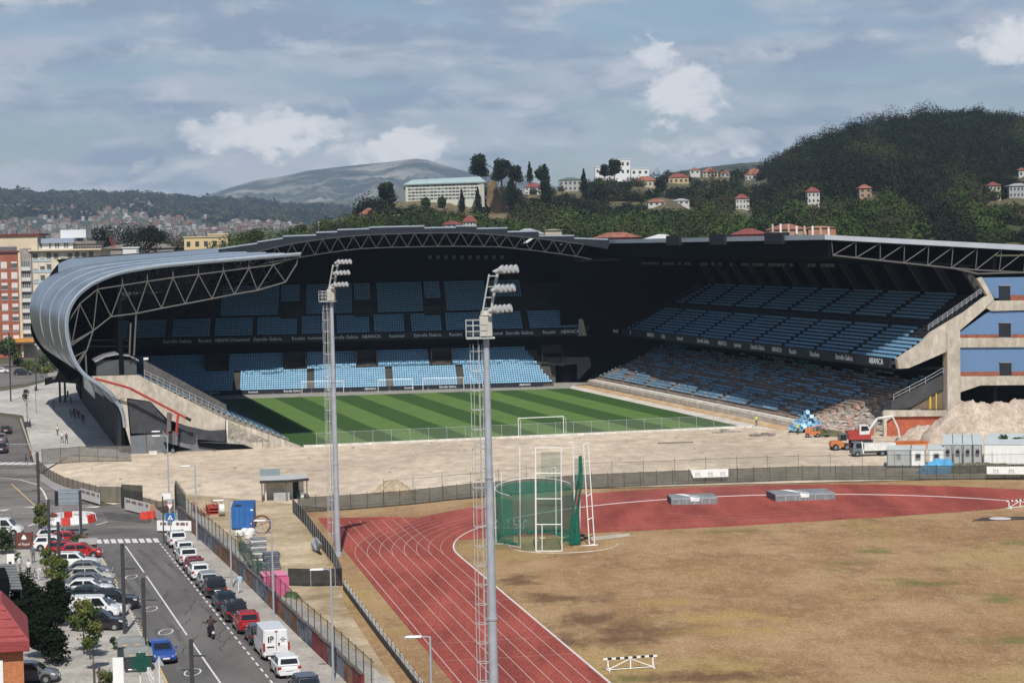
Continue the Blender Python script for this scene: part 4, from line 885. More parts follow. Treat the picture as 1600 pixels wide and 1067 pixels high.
for a in range(-20, 236, 8):
    w0 = 1 + .02 * math.sin(a * .9); w1 = 1 + .02 * math.sin((a + 8) * .9); b.quad(ringp(a, .05, RC * w0), ringp(a + 8, .05, RC * w1), ringp(a + 8, 5.0 + .5 * math.sin(rad(a + 8)), RC * w1), ringp(a, 5.0 + .5 * math.sin(rad(a)), RC * w0))
b.build('net', m_net, cg, world=True)
b = B(); b.path([ringp(a, 5.35 + .45 * math.sin(rad(a))) for a in range(20, 240, 10)], .045, n=5); b.build('net_hoop', m_white, cg, world=True)
b = B()
gyn = G(857, 860).y
for (x0, x1, yt, yb, dy) in ((838, 877, 742, 861, .15), (845, 877, 706, 742, .15), (880, 897, 752, 850, 1.6), (898, 912, 716, 752, 1.2),  (814, 836, 752, 862, .4), (770, 814, 753, 852, .8)):
    q = lambda x, y: onY(x, y, gyn + dy); b.quad(q(x0, yb), q(x1, yb), q(x1, yt), q(x0, yt))
b.build('net', M('green_net_thin', (.016, .14, .10), var=.2, scale=2, alpha=.34, rough=.9), cg, world=True)
b = B()
for k in range(2):
    gyb = G(905, 851).y - .2 * k
    rows_ = []
    for j in range(14):
        t_ = j / 13; y = 712 + t_ * 138; w = (2 + 5 * t_ ** 2 + 1.2 * math.sin(9 * t_)) * (1 - .3 * k); x = 906 - 5 * t_ ** 1.5 + 2 * math.sin(6 * t_ + k) - 9 * k * t_
        p = onY(x, y, gyb); s = w / 16.
        rows_.append([p + Vector((s * math.cos(a * .785) * (1 + .25 * math.sin(a * 2.3 + k)), s * .6 * math.sin(a * .785), 0)) for a in range(8)])
    b.loft(rows_)
b.build('net_bundle', m_netd, cg, world=True)
b = B(); rr = random.Random(4)
for k in range(26):
    a = rr.uniform(-30, 250); p = ringp(a, .12, RC * rr.uniform(.86, 1.02)); b.tube(p, p + Vector((rr.uniform(-.9, .9), rr.uniform(-.5, .5), rr.uniform(0, .4))), .14, .05, n=6)
b.build('net_heap', m_netd, cg, world=True)
b = B(); b.path([Vector((G(x, y).x, G(x, y).y, .04)) for x, y in ((770, 850), (786, 850), (800, 853), (813, 856))], .05, n=5); b.build('net_weight', m_white, cg, world=True)
b = B()
for x, y in ((910, 838), (915, 842), (908, 845)): p = G(x, y); b.tube(p, p + Vector((.9, -.5, .5)), .05, n=4); b.box(p.x - .2, p.x + .2, p.y - .15, p.y + .15, 0, .25)
b.build('gate_base', m_black, cg, world=True)
b = B(); n = 40; cx = G(880, 852); b.path([Vector((cx.x + 5.4 * math.cos(6.2832 * i / n), cx.y + 5.2 * math.sin(6.2832 * i / n), .03)) for i in range(n + 1)][16:42], .045, n=4); tag(b.build('throwing_ring', m_conc2), 'thin pale ring edging laid in the grass around the netted cage', 'ring edging')
b = B(); q = [G(x, y) for x, y in ((921, 840), (983, 834), (985, 838), (925, 845))]; b.prism([v + Vector((0, 0, .03)) for v in q], (0, 0, .05)); tag(b.build('concrete_strip', m_conc), 'narrow concrete strip at the grass edge right of the cage', 'slab')

# steeplechase barriers
def make_hurdle():
    t = thing('steeplechase_barrier', '', 'hurdle'); b = B(); n = 13; w = 3.96 / n
    for k in range(n): b.box(-1.98 + k * w, -1.98 + (k + 1) * w, -.065, .065, .80, .93, mi=k % 2)
    b.build('beam', [m_white, M('beam_black', (.02, .02, .02), var=.1)], t)
    for s in (-1.65, 0, 1.65):
        b = B(); b.box(s - .045, s + .045, -.045, .045, .05, .80)
        if s: b.tube((s, -.45, .06), (s, .45, .06), .05, n=5); b.tube((s, -.4, .08), (s, 0, .5), .03, n=4)
        b.build('upright', m_white, t)
    b = B(); b.tube((-1.6, 0, .12), (0, 0, .78), .035, n=5); b.tube((1.6, 0, .12), (0, 0, .78), .035, n=5); b.tube((-1.65, 0, .1), (1.65, 0, .1), .035, n=5); b.build('brace', m_white, t); return t
h = make_hurdle(); hg = 'steeplechase barriers'
for i, ((x0, y0), (x1, y1), lab) in enumerate((((949, 1048), (1021, 1043), 'black and white barrier standing alone on the bare brown grass in front of the track'), ((774, 826), (815, 826), 'white barrier standing inside the green netted cage'), ((1566, 796), (1622, 790), 'black and white barrier at the far right end of the red apron'))):
    o = h if i == 0 else copy_tree(h); a = G(x0, y0); c = G(x1, y1); o.location = (a + c) / 2; d = c - a; o.rotation_euler.z = math.atan2(d.y, d.x); o['label'] = lab; o['group'] = hg
# landing mats
def make_mat(L, D, Hh, lab, px, px2, flap, rzd=0):
    a = G(*px); c = G(*px2); d = (c - a).normalized(); t = thing('landing_mat', lab, 'landing mat', a, math.atan2(d.y, d.x), 'high jump landing mats'); L = (c - a).length
    b = B(); b.prism([(0, 0, 0), (0, 0, Hh * .8), (0, .3, Hh), (0, D, Hh), (0, D, 0)], (L, 0, 0)); b.build('mat', M('mat_grey', (.20, .215, .225), var=.12, scale=.6, fine=3), t)
    b = B(); b.box(-.04, .02, .1, D, .05, Hh * .92); b.build('end_flap', M('mat_dark', (.10, .085, .095), var=.15), t)
    b = B(); x = L * flap; b.prism([(x, -.03, Hh * .45), (x, -.03, Hh * .83), (x, .28, Hh + .03), (x - 1.4, D * .95, Hh + .03), (x - .5, D * .95, Hh + .03), (x + 1.0, .28, Hh + .03), (x + 1.0, -.03, Hh * .83), (x + 1.0, -.03, Hh * .45)], (.0, -.02, .012)); b.build('white_flap', m_white, t)
    b = B()
    for k in range(1, 6): b.box(L * k / 6 - .03, L * k / 6 + .03, -.025, 0, .04, Hh * .78)
    b.box(0, L, -.03, 0, Hh * .74, Hh * .8); b.build('seam', M('mat_seam', (.42, .43, .44), var=.1), t)
    return t
make_mat(5, 3.6, .82, 'shorter grey landing mat nearer the throwing cage with white flap', (1049, 789), (1121, 787), .42)
make_mat(7, 4.2, .82, 'longer grey landing mat farther right on the red apron', (1212, 783.5), (1305, 780), .42)
g = G(1563, 811); t = thing('discus_mat', 'dark mat with pale round plate lying on grass at far right', 'throwing circle', g); b = B(); b.prism([(-3.2, -1.1, .03), (2.6, -.8, .03), (4.0, 1.4, .03), (-1.6, 1.2, .03)], (0, 0, .05)); b.build('mat', M('rubber_dark', (.06, .045, .04), var=.2), t); b = B(); b.lathe([(1.15, .085), (1.1, .10)], 20); b.build('plate', M('plate_pale', (.55, .5, .5), var=.1), t)

# fences round the track
fp = PX((466, 801), (540, 797), (640, 789), (735, 778), (905, 764), (1050, 757.5), (1250, 750.5), (1400, 749.5), (1600, 749), (1700, 750))
tf = fence('mesh_fence', 'long fence with grey wind mesh along the far side of the track', 'fence', fp, .05, 1.75, m_mesh, 2.05, 1.95, m_post, .035, 'wind_mesh', rails=(.45, 1.75))
fence('site_fence', 'row of tall thin posts with sparse wire behind the grey mesh fence', 'fence', PX((600, 786), (905, 757), (1250, 744), (1600, 742)), 1.5, 2.7, M('thin_wire', (.1, .1, .1), var=.1, alpha=.08), 4., 2.9, m_post, .025, 'wire', rails=(2.6,))
def banner(lab, px, z0, z1, marks, skew=0):
    a = G(*px[0]); c = G(*px[1]); d = (c - a); t = thing('banner', lab, 'banner', a, math.atan2(d.y, d.x), 'banners hung on the track fence'); L = d.length
    b = B(); b.prism([(skew, -.1, z0), (L, -.1, z0), (L, -.1, z1), (0, -.1, z1)], (0, .03, 0)); b.build('sheet', m_white, t); b = B()
    for k in range(marks):
        x = L * (k + .6) / marks; 
        for q in range(3): b.box(x - .35 + q * .22, x - .2 + q * .22, -.115, -.1, z0 + .28 + .1 * (q % 2), z0 + .62)
        b.box(x - .4, x + .4, -.113, -.1, z0 + .16, z0 + .22)
    b.build('print', M('faint_print', (.42, .44, .47), var=.1), t)
banner('white banner with slanted left end hung on the mesh fence behind the mats', ((1079, 757), (1138, 755)), .85, 1.85, 3, .35)
banner('long white banner hung on the mesh fence at the far right', ((1542, 750), (1690, 750.5)), .75, 1.7, 6)
bf = PX((450, 915), (490, 916), (535, 915), (529, 900), (520, 880), (497, 850), (478, 822), (457, 800))
fence('mesh_fence', 'sagging black mesh fence turning a corner below the farther mast', 'fence', bf, .02, 1.6, m_meshb, 2.2, 1.7, m_galv, .03, 'mesh_sheet')
t = thing('loose_sheet', 'grey plastic sheet blown against the black mesh fence', 'sheet', G(497, 850)); b = B(); rr = random.Random(2)
P = [G(x, y, z) for x, y, z in ((491, 858, .1), (499, 862, .1), (503, 850, 1.2), (496, 840, 1.3), (490, 846, .9))]; b.prism(P, (-.25, -.2, .1)); b.build('sheet', M('sheet_grey', (.28, .32, .33), var=.2, scale=2), t, world=True)
# low white lattice rail by the track
lp = [Vector((*p, 0)) for p in PX((538, 921), (595, 999), (642, 1060), (680, 1110))]
t = thing('lattice_rail', 'low white lattice rail running beside the near straight of the track', 'railing', lp[0]); b = B(); po = B()
for a, c in zip(lp, lp[1:]):
    a = a - lp[0]; c = c - lp[0]
    for z in (.12, .85): b.tube(a + Vector((0, 0, z)), c + Vector((0, 0, z)), .03, n=4)
    n = int((c - a).length / .55)
    for i in range(n): p = a.lerp(c, i / n); q = a.lerp(c, (i + 1) / n); b.tube(p + Vector((0, 0, .12)), q + Vector((0, 0, .85)), .022, n=3); b.tube(q + Vector((0, 0, .12)), p + Vector((0, 0, .85)), .022, n=3)
b.build('lattice', M('lattice_paint', (.60, .61, .62), var=.2, scale=1), t); b = B()
for a, c in zip(lp, lp[1:]): a = a - lp[0]; c = c - lp[0]; b.prism([a + Vector((-.12, 0, .0)), c + Vector((-.12, 0, 0)), c + Vector((-.04, 0, 0)), a + Vector((-.04, 0, 0))], (0, 0, .5))
b.build('kick_board', M('board_dark', (.05, .05, .05), var=.2), t)
for p, d in along([p - lp[0] for p in lp], 2.2): q = link('post', B().tube((0, 0, 0), (0, 0, 1.0), .04, n=5).mesh('post', m_post), t); q.location = p

# pitch edge: low mesh fence, goals
fence('mesh_fence', 'thin see through mesh fence along the near edge of the pitch', 'fence', [wor(-34, -55.4)[:2], wor(38, -55.4)[:2]], .3, 2.1, M('fine_wire', (.35, .37, .35), var=.1, alpha=.10), 2.9, 2.2, m_galv, .03, 'wire', rails=(2.1,))
def goal(lab, p, q, h=2.44, dep=1.6, grp='football goals', net=True, r=.06):
    a = Vector(p); c = Vector(q); d = (c - a); t = thing('football_goal', lab, 'goal', a, math.atan2(d.y, d.x), grp); L = d.length
    b = B(); b.tube((0, 0, 0), (0, 0, h), r, n=8); b.tube((L, 0, 0), (L, 0, h), r, n=8); b.tube((0, 0, h), (L, 0, h), r, n=8); b.build('goal_frame', m_white, t)
    b = B(); b.tube((0, 0, h), (0, dep, h * .9), .03, n=4); b.tube((L, 0, h), (L, dep, h * .9), .03, n=4); b.tube((0, dep, h * .9), (0, dep, 0), .03, n=4); b.tube((L, dep, h * .9), (L, dep, 0), .03, n=4); b.tube((0, dep, .03), (L, dep, .03), .03, n=4); b.build('net_support', m_white, t)
    if net: b = B(); b.quad((0, 0, h), (L, 0, h), (L, dep, h * .9), (0, dep, h * .9)); b.quad((0, dep, 0), (L, dep, 0), (L, dep, h * .9), (0, dep, h * .9)); b.build('net', M('goal_net', (.7, .7, .7), var=.05, alpha=.16), t)
g0 = wor(-2.2, -55.0); g1 = wor(5.1, -55.0); goal('white goal at the near edge of the pitch behind the sand', g0, g1, 3.0, -1.4, net=False)
def far_goal(x0, x1, lab, d=-1.9, h=2.44): goal(lab, fw(FS(x0, 612, d)[0], d, 0), fw(FS(x1, 612, d)[0], d, 0), h)
far_goal(472, 537, 'leftmost of three white goals in front of the sunlit far seats'); far_goal(591, 645, 'middle one of three white goals in front of the sunlit far seats', -2.6); far_goal(661, 725, 'rightmost of three white goals in front of the sunlit far seats')

# ------------------------------------------------------------------ building site on the right
def mound(name, lab, c, rx, ry, h, mat, seed, cat='mound', rz=0, cols=46):
    r_ = random.Random(seed); ph = [r_.uniform(0, 6.28) for _ in range(12)]; pk = [(r_.uniform(-.55, .55), r_.uniform(-.3, .3), r_.uniform(.6, 1.)) for _ in range(4)]; b = B(); n = cols
    for j in range(n):
        for i in range(n):
            u = -1 + 2 * i / (n - 1); v = -1 + 2 * j / (n - 1); e = max(0, 1 - (u * u + v * v) ** .75)
            q = max(pp[2] * max(0, 1 - math.hypot((u - pp[0]) / .75, (v - pp[1]) / .9)) for pp in pk); z = h * min(1.0, .4 * e + .95 * q) * (1 if e > 0 else 0)
            z += h * .06 * sum(math.sin(ph[k] + u * (5 + 4 * k) + ph[k + 6]) * math.sin(ph[k + 3] + v * (4 + 5 * k)) for k in range(5)) * (e ** .5); z += r_.uniform(-.03, .05) * h * (e > 0)
            b.v.append((u * rx, v * ry, max(-.02, z)))
    for j in range(n - 1):
        for i in range(n - 1): b.f.append((j * n + i, j * n + i + 1, (j + 1) * n + i + 1, (j + 1) * n + i)); b.m.append(0)
    o = b.build(name, mat, smooth=True); o.location = c; o.rotation_euler.z = rz; return tag(o, lab, cat)
m_heap = M('heap_sand', (.36, .275, .21), col2=(.43, .36, .29), scale=.5, fine=2.5, bump=.8)
mound('sand_mound', 'large pale sand mound in front of the dark arch at far right', G(1565, 700, -.1), 11.5, 7, 6.2, m_heap, 3, rz=.1)
mound('sand_mound', 'lower brown sand mound against the red wall', G(1478, 696, -.1), 7.5, 5, 2.8, m_heap, 8)
mound('sand_mound', 'small dark sand heap beside the far track fence', G(618, 771, -.05), 3.0, 2.2, 1.5, M('heap_dark', (.30, .23, .14), col2=(.40, .32, .22), scale=1, fine=3), 5)
t = thing('bush', 'scraggly dry bush rooted on top of the brown sand mound', 'bush', G(1497, 672, 0)); p = onY(1497, 668, 322); t.location = p; link('foliage', crown_mesh('foliage', 1.5, 2.4, 500, .22, [M('leaf_dry', (.13, .10, .06), var=.3, scale=2), m_leafM], 4, 5), t)
link('stem', trunk_mesh(1.5, .06, 3), t)
for k, (px, py) in enumerate(((1563, 682), (1590, 683))):
    p = onY(px, py, 283); t = thing('bush', ('round dark bush behind the cabins, left one of two', 'round dark bush behind the cabins at the right edge')[k], 'bush', (p.x, p.y, 0), 0, 'bushes behind the cabins'); cr_ = link('foliage', crown_mesh('foliage', 1.1, 2.0, 700, .14, [m_leafD], 6 + k, 6), t); cr_.location.z = p.z - 1.6; link('stem', B().tube((0, 0, 0), (0, 0, p.z - .6), .07).mesh('stem', m_bark), t)
# rubble at the cut end of the right stand
b = B(); rr = random.Random(9); P0 = [(1318, 667), (1345, 655), (1370, 645), (1392, 636)]
rub = B(); nn = 30
for j in range(12):
    for i in range(nn):
        u = i / (nn - 1); v = j / 11; px = 1312 + 78 * u + 10 * v; d0 = wor(42.5 + 15 * u, RB + 22 - 16 * u - 7 * v * (1 - .3 * u)); z = (1 + 5.3 * u) * (1 - v) ** 1.1 * .95 + rr.uniform(-.15, .3) * (1 - v)
        rub.v.append((d0.x, d0.y, max(-.02, z)))
for j in range(11):
    for i in range(nn - 1): rub.f.append((j * nn + i, j * nn + i + 1, (j + 1) * nn + i + 1, (j + 1) * nn + i)); rub.m.append(0)
for k in range(360):
    u = rr.random(); v = rr.random() ** .8 * .95; d0 = wor(42.5 + 15 * u, RB + 22 - 16 * u - 7 * v * (1 - .3 * u)); z = (1 + 5.3 * u) * (1 - v) ** 1.1; s = rr.uniform(.1, .45); c = Vector((d0.x, d0.y, z)); R_ = Matrix.Rotation(rr.uniform(0, 3), 3, 'Z') @ Matrix.Rotation(rr.uniform(-.7, .7), 3, 'X')
    bb = B(); bb.box(-s, s, -s * .7, s * .7, -s * .3, s * .3); rub.add([c + R_ @ Vector(q) for q in bb.v], bb.f, 1 + (k % 4 == 0))
o = rub.build('rubble', [M('rubble_base', (.28, .25, .22), var=.3, scale=1, fine=4), M('rubble_block', (.42, .37, .32), var=.2, scale=2), M('rubble_pink', (.45, .27, .21), var=.2, scale=2)]); o['kind'] = 'stuff'
# heap of removed seats
o = B(); rr = random.Random(12); c0 = G(1264, 678)
for k in range(150):
    a = rr.uniform(0, 6.28); q = rr.random() ** .6; h = 3.2 * (1 - q) * rr.random(); c = Vector((c0.x + 2.4 * q * math.cos(a), c0.y + 3 + 1.6 * q * math.sin(a), .25 + h + .2)); R_ = Matrix.Rotation(rr.uniform(0, 6), 3, 'Z') @ Matrix.Rotation(rr.uniform(-1.2, 1.2), 3, 'X'); bb = B(); bb.box(-.3, .3, -.02, .45, 0, .08); bb.box(-.3, .3, .4, .48, 0, .55); o.add([c + R_ @ Vector(v) for v in bb.v], bb.f)
o = o.build('seat_heap', M('seat_pale', (.28, .50, .68), var=.15, scale=1, rough=.45)); tag(o, kind='stuff')
# machines
m_orange = M('machine_orange', (.50, .17, .06), var=.12, scale=1, rough=.5)
m_tyre = M('tyre', (.02, .02, .02), var=.2, scale=3, rough=.9)
m_glass = M('glass_dark', (.018, .022, .026), var=.1, scale=1, rough=.08, spec=.8)
m_mwhite = M('machine_white', (.62, .62, .60), var=.12, scale=1, rough=.5)
m_mgrey = M('machine_grey', (.13, .15, .17), var=.2, scale=1, rough=.6)
def wheel(parent, c, r, w, mat=m_tyre, rim=m_mgrey, ax='y'):
    b = B(); d = Vector((0, w / 2, 0)) if ax == 'y' else Vector((w / 2, 0, 0)); b.tube(-d, d, r, n=18); o = b.build('wheel', mat, parent); o.location = c
    b = B(); b.tube(-d * 1.05, d * 1.05, r * .55, n=14); b.build('rim', rim, o); return o
lo = thing('wheel_loader', 'orange wheel loader parked left of the white and red digger', 'loader', G(1312, 703), rad(8), 'machines on the building site')
b = B(); b.prism([(-1.9, -1.0, .7), (-2.2, -1.0, 1.4), (-1.9, -1.0, 2.0), (.2, -1.0, 2.1), (.6, -1.0, 1.3), (1.6, -1.0, 1.2), (1.6, -1.0, .7)], (0, 2.0, 0)); b.build('body', m_orange, lo)
b = B(); b.box(-.1, 1.3, -.8, .8, 2.1, 3.35); b.build('cab', m_glass, lo); b = B(); b.box(-.2, 1.4, -.9, .9, 3.35, 3.5)
for x in (-.12, 1.3):
    for y in (-.82, .82): b.tube((x, y, 1.9), (x, y, 3.4), .06, n=4)
b.build('cab_roof', m_mgrey, lo); b = B(); b.prism([(1.5, -.8, 1.1), (3.4, -.8, .5), (3.5, -.8, .8), (1.6, -.8, 1.5)], (0, .2, 0)); b.prism([(1.5, .6, 1.1), (3.4, .6, .5), (3.5, .6, .8), (1.6, .6, 1.5)], (0, .2, 0)); b.build('lift_arm', m_red, lo); b = B(); b.prism([(3.3, -1.2, .1), (4.3, -1.2, .1), (4.2, -1.2, .3), (3.6, -1.2, 1.0), (3.3, -1.2, .9)], (0, 2.4, 0)); b.build('bucket', m_red, lo)
for x in (-1.2, 1.3):
    for y in (-1.05, 1.05): wheel(lo, (x, y, .7), .7, .5)
ex = thing('excavator', 'white and red tracked digger with its boom bent down to the right', 'excavator', G(1345, 694), rad(4), 'machines on the building site')
b = B(); b.box(-1.9, 1.9, -1.5, -.9, 0, .9); b.box(-1.9, 1.9, .9, 1.5, 0, .9); b.build('crawler_track', m_tyre, ex); b = B(); b.box(-2.4, 1.6, -1.3, 1.3, .95, 1.9); b.box(-2.6, -.6, -1.3, 1.3, 1.9, 2.5); b.build('body', m_red, ex)
b = B(); b.prism([(-.5, -1.3, 1.9), (1.3, -1.3, 1.9), (1.5, -1.3, 2.6), (1.0, -1.3, 3.6), (-.5, -1.3, 3.6)], (0, 1.3, 0)); b.build('cab', m_mwhite, ex); b = B(); b.prism([(-.2, -1.33, 2.5), (1.3, -1.33, 2.6), (.95, -1.33, 3.4), (-.2, -1.33, 3.4)], (0, .05, 0)); b.build('cab_window', m_glass, ex)
b = B(); b.path([(.8, .2, 1.6), (3.2, .2, 4.6), (6.0, .2, 4.9)], .24, n=6); b.build('boom', m_mwhite, ex); b = B(); b.path([(5.9, .2, 5.0), (7.0, .2, 2.6), (7.2, .2, .9)], .18, n=6); b.build('dipper', m_mwhite, ex); b = B(); b.prism([(6.8, -.4, .9), (7.5, -.4, .9), (7.7, -.4, .2), (7.0, -.4, .0), (6.5, -.4, .4)], (0, 1.2, 0)); b.build('bucket', m_mgrey, ex); b = B(); b.tube((1.6, .2, 2.2), (2.9, .2, 3.9), .1, n=6); b.build('ram', m_galv, ex)
tk_ = thing('tipper_truck', 'white tipper truck with grey cab in front of the digger', 'truck', G(1362, 712), rad(6), 'machines on the building site')
b = B(); b.prism([(-3.6, -1.15, .5), (-3.6, -1.15, 1.5), (-3.3, -1.15, 2.5), (-1.9, -1.15, 2.5), (-1.9, -1.15, .5)], (0, 2.3, 0)); b.build('cab', m_mgrey, tk_); b = B(); b.prism([(-3.55, -1.0, 1.55), (-3.3, -1.0, 2.35), (-3.34, 1.0, 2.35), (-3.59, 1.0, 1.55)], (-.04, 0, 0)); b.box(-3.0, -2.1, -1.17, -1.15, 1.5, 2.3); b.build('window', m_glass, tk_)
b = B(); b.prism([(-1.6, -1.2, 1.0), (3.6, -1.2, 1.0), (4.0, -1.2, 2.2), (-1.6, -1.2, 2.2)], (0, 2.4, 0)); 
for k in range(7): b.box(-1.5 + k * .8, -1.4 + k * .8, -1.26, -1.2, 1.0, 2.2)
b.build('tipper_body', m_mwhite, tk_); b = B(); b.tube((-1.75, -1.1, .6), (-2.0, -1.1, 2.6), .12, n=5); b.build('guard', m_white, tk_); b = B(); b.box(-3.4, 3.4, -.5, .5, .5, .95); b.build('chassis', m_mgrey, tk_)
for x in (-2.8, 1.6, 2.8):
    for y in (-1.0, 1.0): wheel(tk_, (x, y, .5), .5, .35)
sk = thing('skip', 'long orange skip lying behind the grey cabins', 'skip', G(1425, 704), rad(5)); b = B(); b.prism([(-2.9, -1, .1), (2.9, -1, .1), (3.4, -1, 1.3), (-3.4, -1, 1.3)], (0, 2, 0)); b.build('tub', m_orange, sk); b = B(); b.box(-3.45, 3.45, -1.06, -.98, 1.2, 1.34); b.box(-3.45, 3.45, .98, 1.06, 1.2, 1.34); b.build('rim', M('skip_rim', (.40, .10, .03), var=.2), sk)
cp = thing('boom_lift', 'small orange boom lift parked by the blue seat heap', 'lift', G(1270, 683), rad(-10), 'machines on the building site'); b = B(); b.box(-1.6, 1.6, -.8, .8, .5, 1.3); b.prism([(-1.6, -.7, 1.3), (.2, -.7, 1.3), (-.1, -.7, 2.0), (-1.5, -.7, 2.0)], (0, 1.4, 0)); b.build('body', m_orange, cp); b = B(); b.path([(-1.2, 0, 1.9), (1.8, 0, 2.6), (2.9, 0, 1.6)], .15, n=5); b.build('boom', m_orange, cp); b = B(); b.box(2.6, 3.6, -.6, .6, .6, .7); 
for x in (2.6, 3.6):
    for y in (-.6, .6): b.tube((x, y, .6), (x, y, 1.7), .04, n=4)
b.build('basket', m_mgrey, cp)
for x in (-1.1, 1.1):
    for y in (-.85, .85): wheel(cp, (x, y, .45), .45, .3)
b = B(); b.prism([(-2.2, -.5, 0), (2.6, -.5, 0), (2.2, -.5, .6), (-1.6, -.5, 1.3)], (0, 1.6, 0)); o = b.build('tarpaulin', M('tarp_olive', (.11, .11, .05), var=.3, scale=1)); o.location = G(1295, 682); tag(o, 'olive tarpaulin over a pile next to the orange boom lift', 'tarpaulin')
# site cabins
m_cab = M('cabin_grey', (.33, .345, .345), var=.08, scale=1, stretch=(6, 1, .3)); m_cabw = M('cabin_white', (.66, .68, .67), var=.08, scale=1, stretch=(6, 1, .3)); m_cabr = M('cabin_roof', (.47, .52, .52), var=.08, scale=.6)
def cabin(lab, px0, px1, dep, h, front, side='grey', ac=False, grp='site cabins'):
    a = G(*px0); c = G(*px1); d = c - a; L = d.length; t = thing('site_cabin', lab, 'cabin', a, math.atan2(d.y, d.x), grp)
    b = B(); b.box(0, L, 0, dep, .15, h, 0); b.build('wall', front, t); b = B(); b.box(-.08, L + .08, -.08, dep + .08, h, h + .14); b.build('roof', m_cabr, t)
    b = B(); b.box(0, .12, -.03, 0, .15, h); b.box(L - .12, L, -.03, 0, .15, h); b.box(.12, L - .12, -.03, 0, .15, .32); b.build('frame', m_mgrey if front is m_cab else m_cab, t)
    if ac:
        b = B(); b.box(L * .32, L * .68, -.3, -.03, h * .55, h * .8); u = b.build('air_conditioner', M('unit_grey', (.16, .17, .18), var=.1), t); b = B(); b.tube((L * .5, -.33, h * .675), (L * .5, -.30, h * .675), .24, n=12); b.build('fan', m_black, u)
    else:
        b = B(); b.box(L * .42, L * .58, -.05, 0, 1.0, 1.9); w_ = b.build('window', M('cabin_pane', (.20, .22, .22), var=.1, rough=.2), t); b = B(); b.box(L * .41, L * .59, -.07, -.05, .96, 1.0); b.box(L * .41, L * .59, -.07, -.05, 1.9, 1.95); b.build('frame', m_white, w_)
    return t
cabin('grey cabin with one window, leftmost of the row at right', (1386, 731), (1423, 731), 5, 2.35, m_cab)
cabin('white fronted cabin with unit beside the grey windowed one', (1423.5, 731), (1446, 731), 5, 2.35, m_cabw, ac=True)
cabin('white fronted cabin with unit directly behind the blue tarpaulin', (1451, 731), (1476, 731), 5, 2.35, m_cabw, ac=True)
for k in range(4): cabin(('low grey cabin end with two vents next to the white fronts', 'narrow grey cabin end with unit, first of the three alike', 'narrow grey cabin end with unit, middle of the three alike', 'narrow grey cabin end with unit, next to the long white side')[k], (1474 + 15.5 * k, 727.5), (1488.5 + 15.5 * k, 727.5), 14, 2.75, m_cab, ac=True)
a = G(1537, 727); cabin('long white cabin side at the right edge behind the banner', (1537, 727), (1690, 728), 14, 2.75, m_cabw)
mound('tarpaulin', 'bright blue tarpaulin over a pile in front of the white cabins', G(1463, 739, 0), 2.6, 1.3, 1.75, M('tarp_blue', (.06, .24, .46), col2=(.10, .36, .60), scale=1.2, fine=3), 21, 'tarpaulin', cols=24)
mound('weed_bank', 'low bank of dark weeds in front of the long white cabin', G(1530, 738, 0), 6, 1.3, 1.2, M('weeds', (.05, .06, .03), col2=(.14, .12, .08), scale=2, fine=4), 22, 'bank', cols=26)
for k, (px, py, lab) in enumerate(((1060, 692, 'dark plank lying on the sand near the pitch fence'), (1195, 681, 'broken slab and debris lying on the sand by the pitch corner'), (1135, 676, 'grey barrier panel lying at the pitch corner'))):
    b = B(); rr = random.Random(k); p = G(px, py)
    if k == 0: b.box(-3.5, 2.2, -.3, .3, 0, .12)
    else:
        for q in range(9): x = rr.uniform(-2, 2); y = rr.uniform(-.8, .8); b.box(x - .5, x + rr.uniform(.1, .9), y - .2, y + .3, 0, rr.uniform(.1, .6))
    o = b.build('debris', M('debris_%d' % k, (.10 + .08 * k, .09 + .075 * k, .075 + .07 * k), var=.3, scale=1)); o.location = p; tag(o, lab, 'debris')

b = B(); rr = random.Random(44)
for k in range(260):
    x = rr.uniform(80, 1560); y = rr.choice([rr.uniform(698, 712), rr.uniform(700, 760), rr.uniform(745, 765)]) - (x - 300) * .022 * (x > 300); g = G(x, min(y, 772 - x * .02)); s = rr.choice([.05, .07, .09, .12, .2]) * rr.uniform(.7, 1.3); c = Vector((g.x, g.y, s * .3)); R_ = Matrix.Rotation(rr.uniform(0, 6), 3, 'Z') @ Matrix.Rotation(rr.uniform(-.4, .4), 3, 'X'); bb = B(); bb.prism([(-s, -s * .6, -s * .4), (s * .8, -s * .7, -s * .4), (s, s * .5, -s * .4), (-s * .5, s * .8, -s * .4)], (s * .1, 0, s * .9)); b.add([c + R_ @ Vector(v) for v in bb.v], bb.f, k % 3)
o = b.build('loose_stones', [M('stone_grey', (.36, .32, .28), var=.2, scale=2), M('stone_brown', (.36, .28, .20), var=.2, scale=2), M('stone_pale', (.50, .46, .40), var=.1, scale=2)]); o['kind'] = 'stuff'
# ------------------------------------------------------------------ left yard
hu = thing('hut', 'white flat roofed hut with open porch on the sand left of the mast', 'hut', G(412, 783), rad(9))
w_ = M('hut_white', (.66, .61, .52), var=.08, scale=1)
b = B(); b.box(.2, 4.9, 1.4, 4.0, 0, 2.45); b.box(.2, .35, -.1, 1.4, 0, 2.45); b.build('wall', w_, hu); b = B(); b.prism([(-.4, -1.0, 2.5), (3.0, -1.3, 2.5), (5.4, -.2, 2.5), (5.4, 4.3, 2.5), (-.2, 4.3, 2.5)], (0, 0, .16)); b.build('roof', M('hut_roof', (.42, .43, .42), var=.12, scale=1), hu)
b = B(); b.prism([(-.45, -1.05, 2.3), (3.02, -1.35, 2.3), (5.45, -.25, 2.3), (5.45, -.17, 2.3), (3.02, -1.25, 2.3), (-.45, -.97, 2.3)], (0, 0, .3)); b.build('fascia', M('hut_dark', (.03, .028, .026), var=.2), hu)
for x, y in ((-.2, -.8), (2.7, -1.0), (5.2, -.1)): B().tube((x, y, 0), (x, y, 2.4), .07, n=6).build('post', M('hut_post', (.16, .14, .12), var=.2), hu)
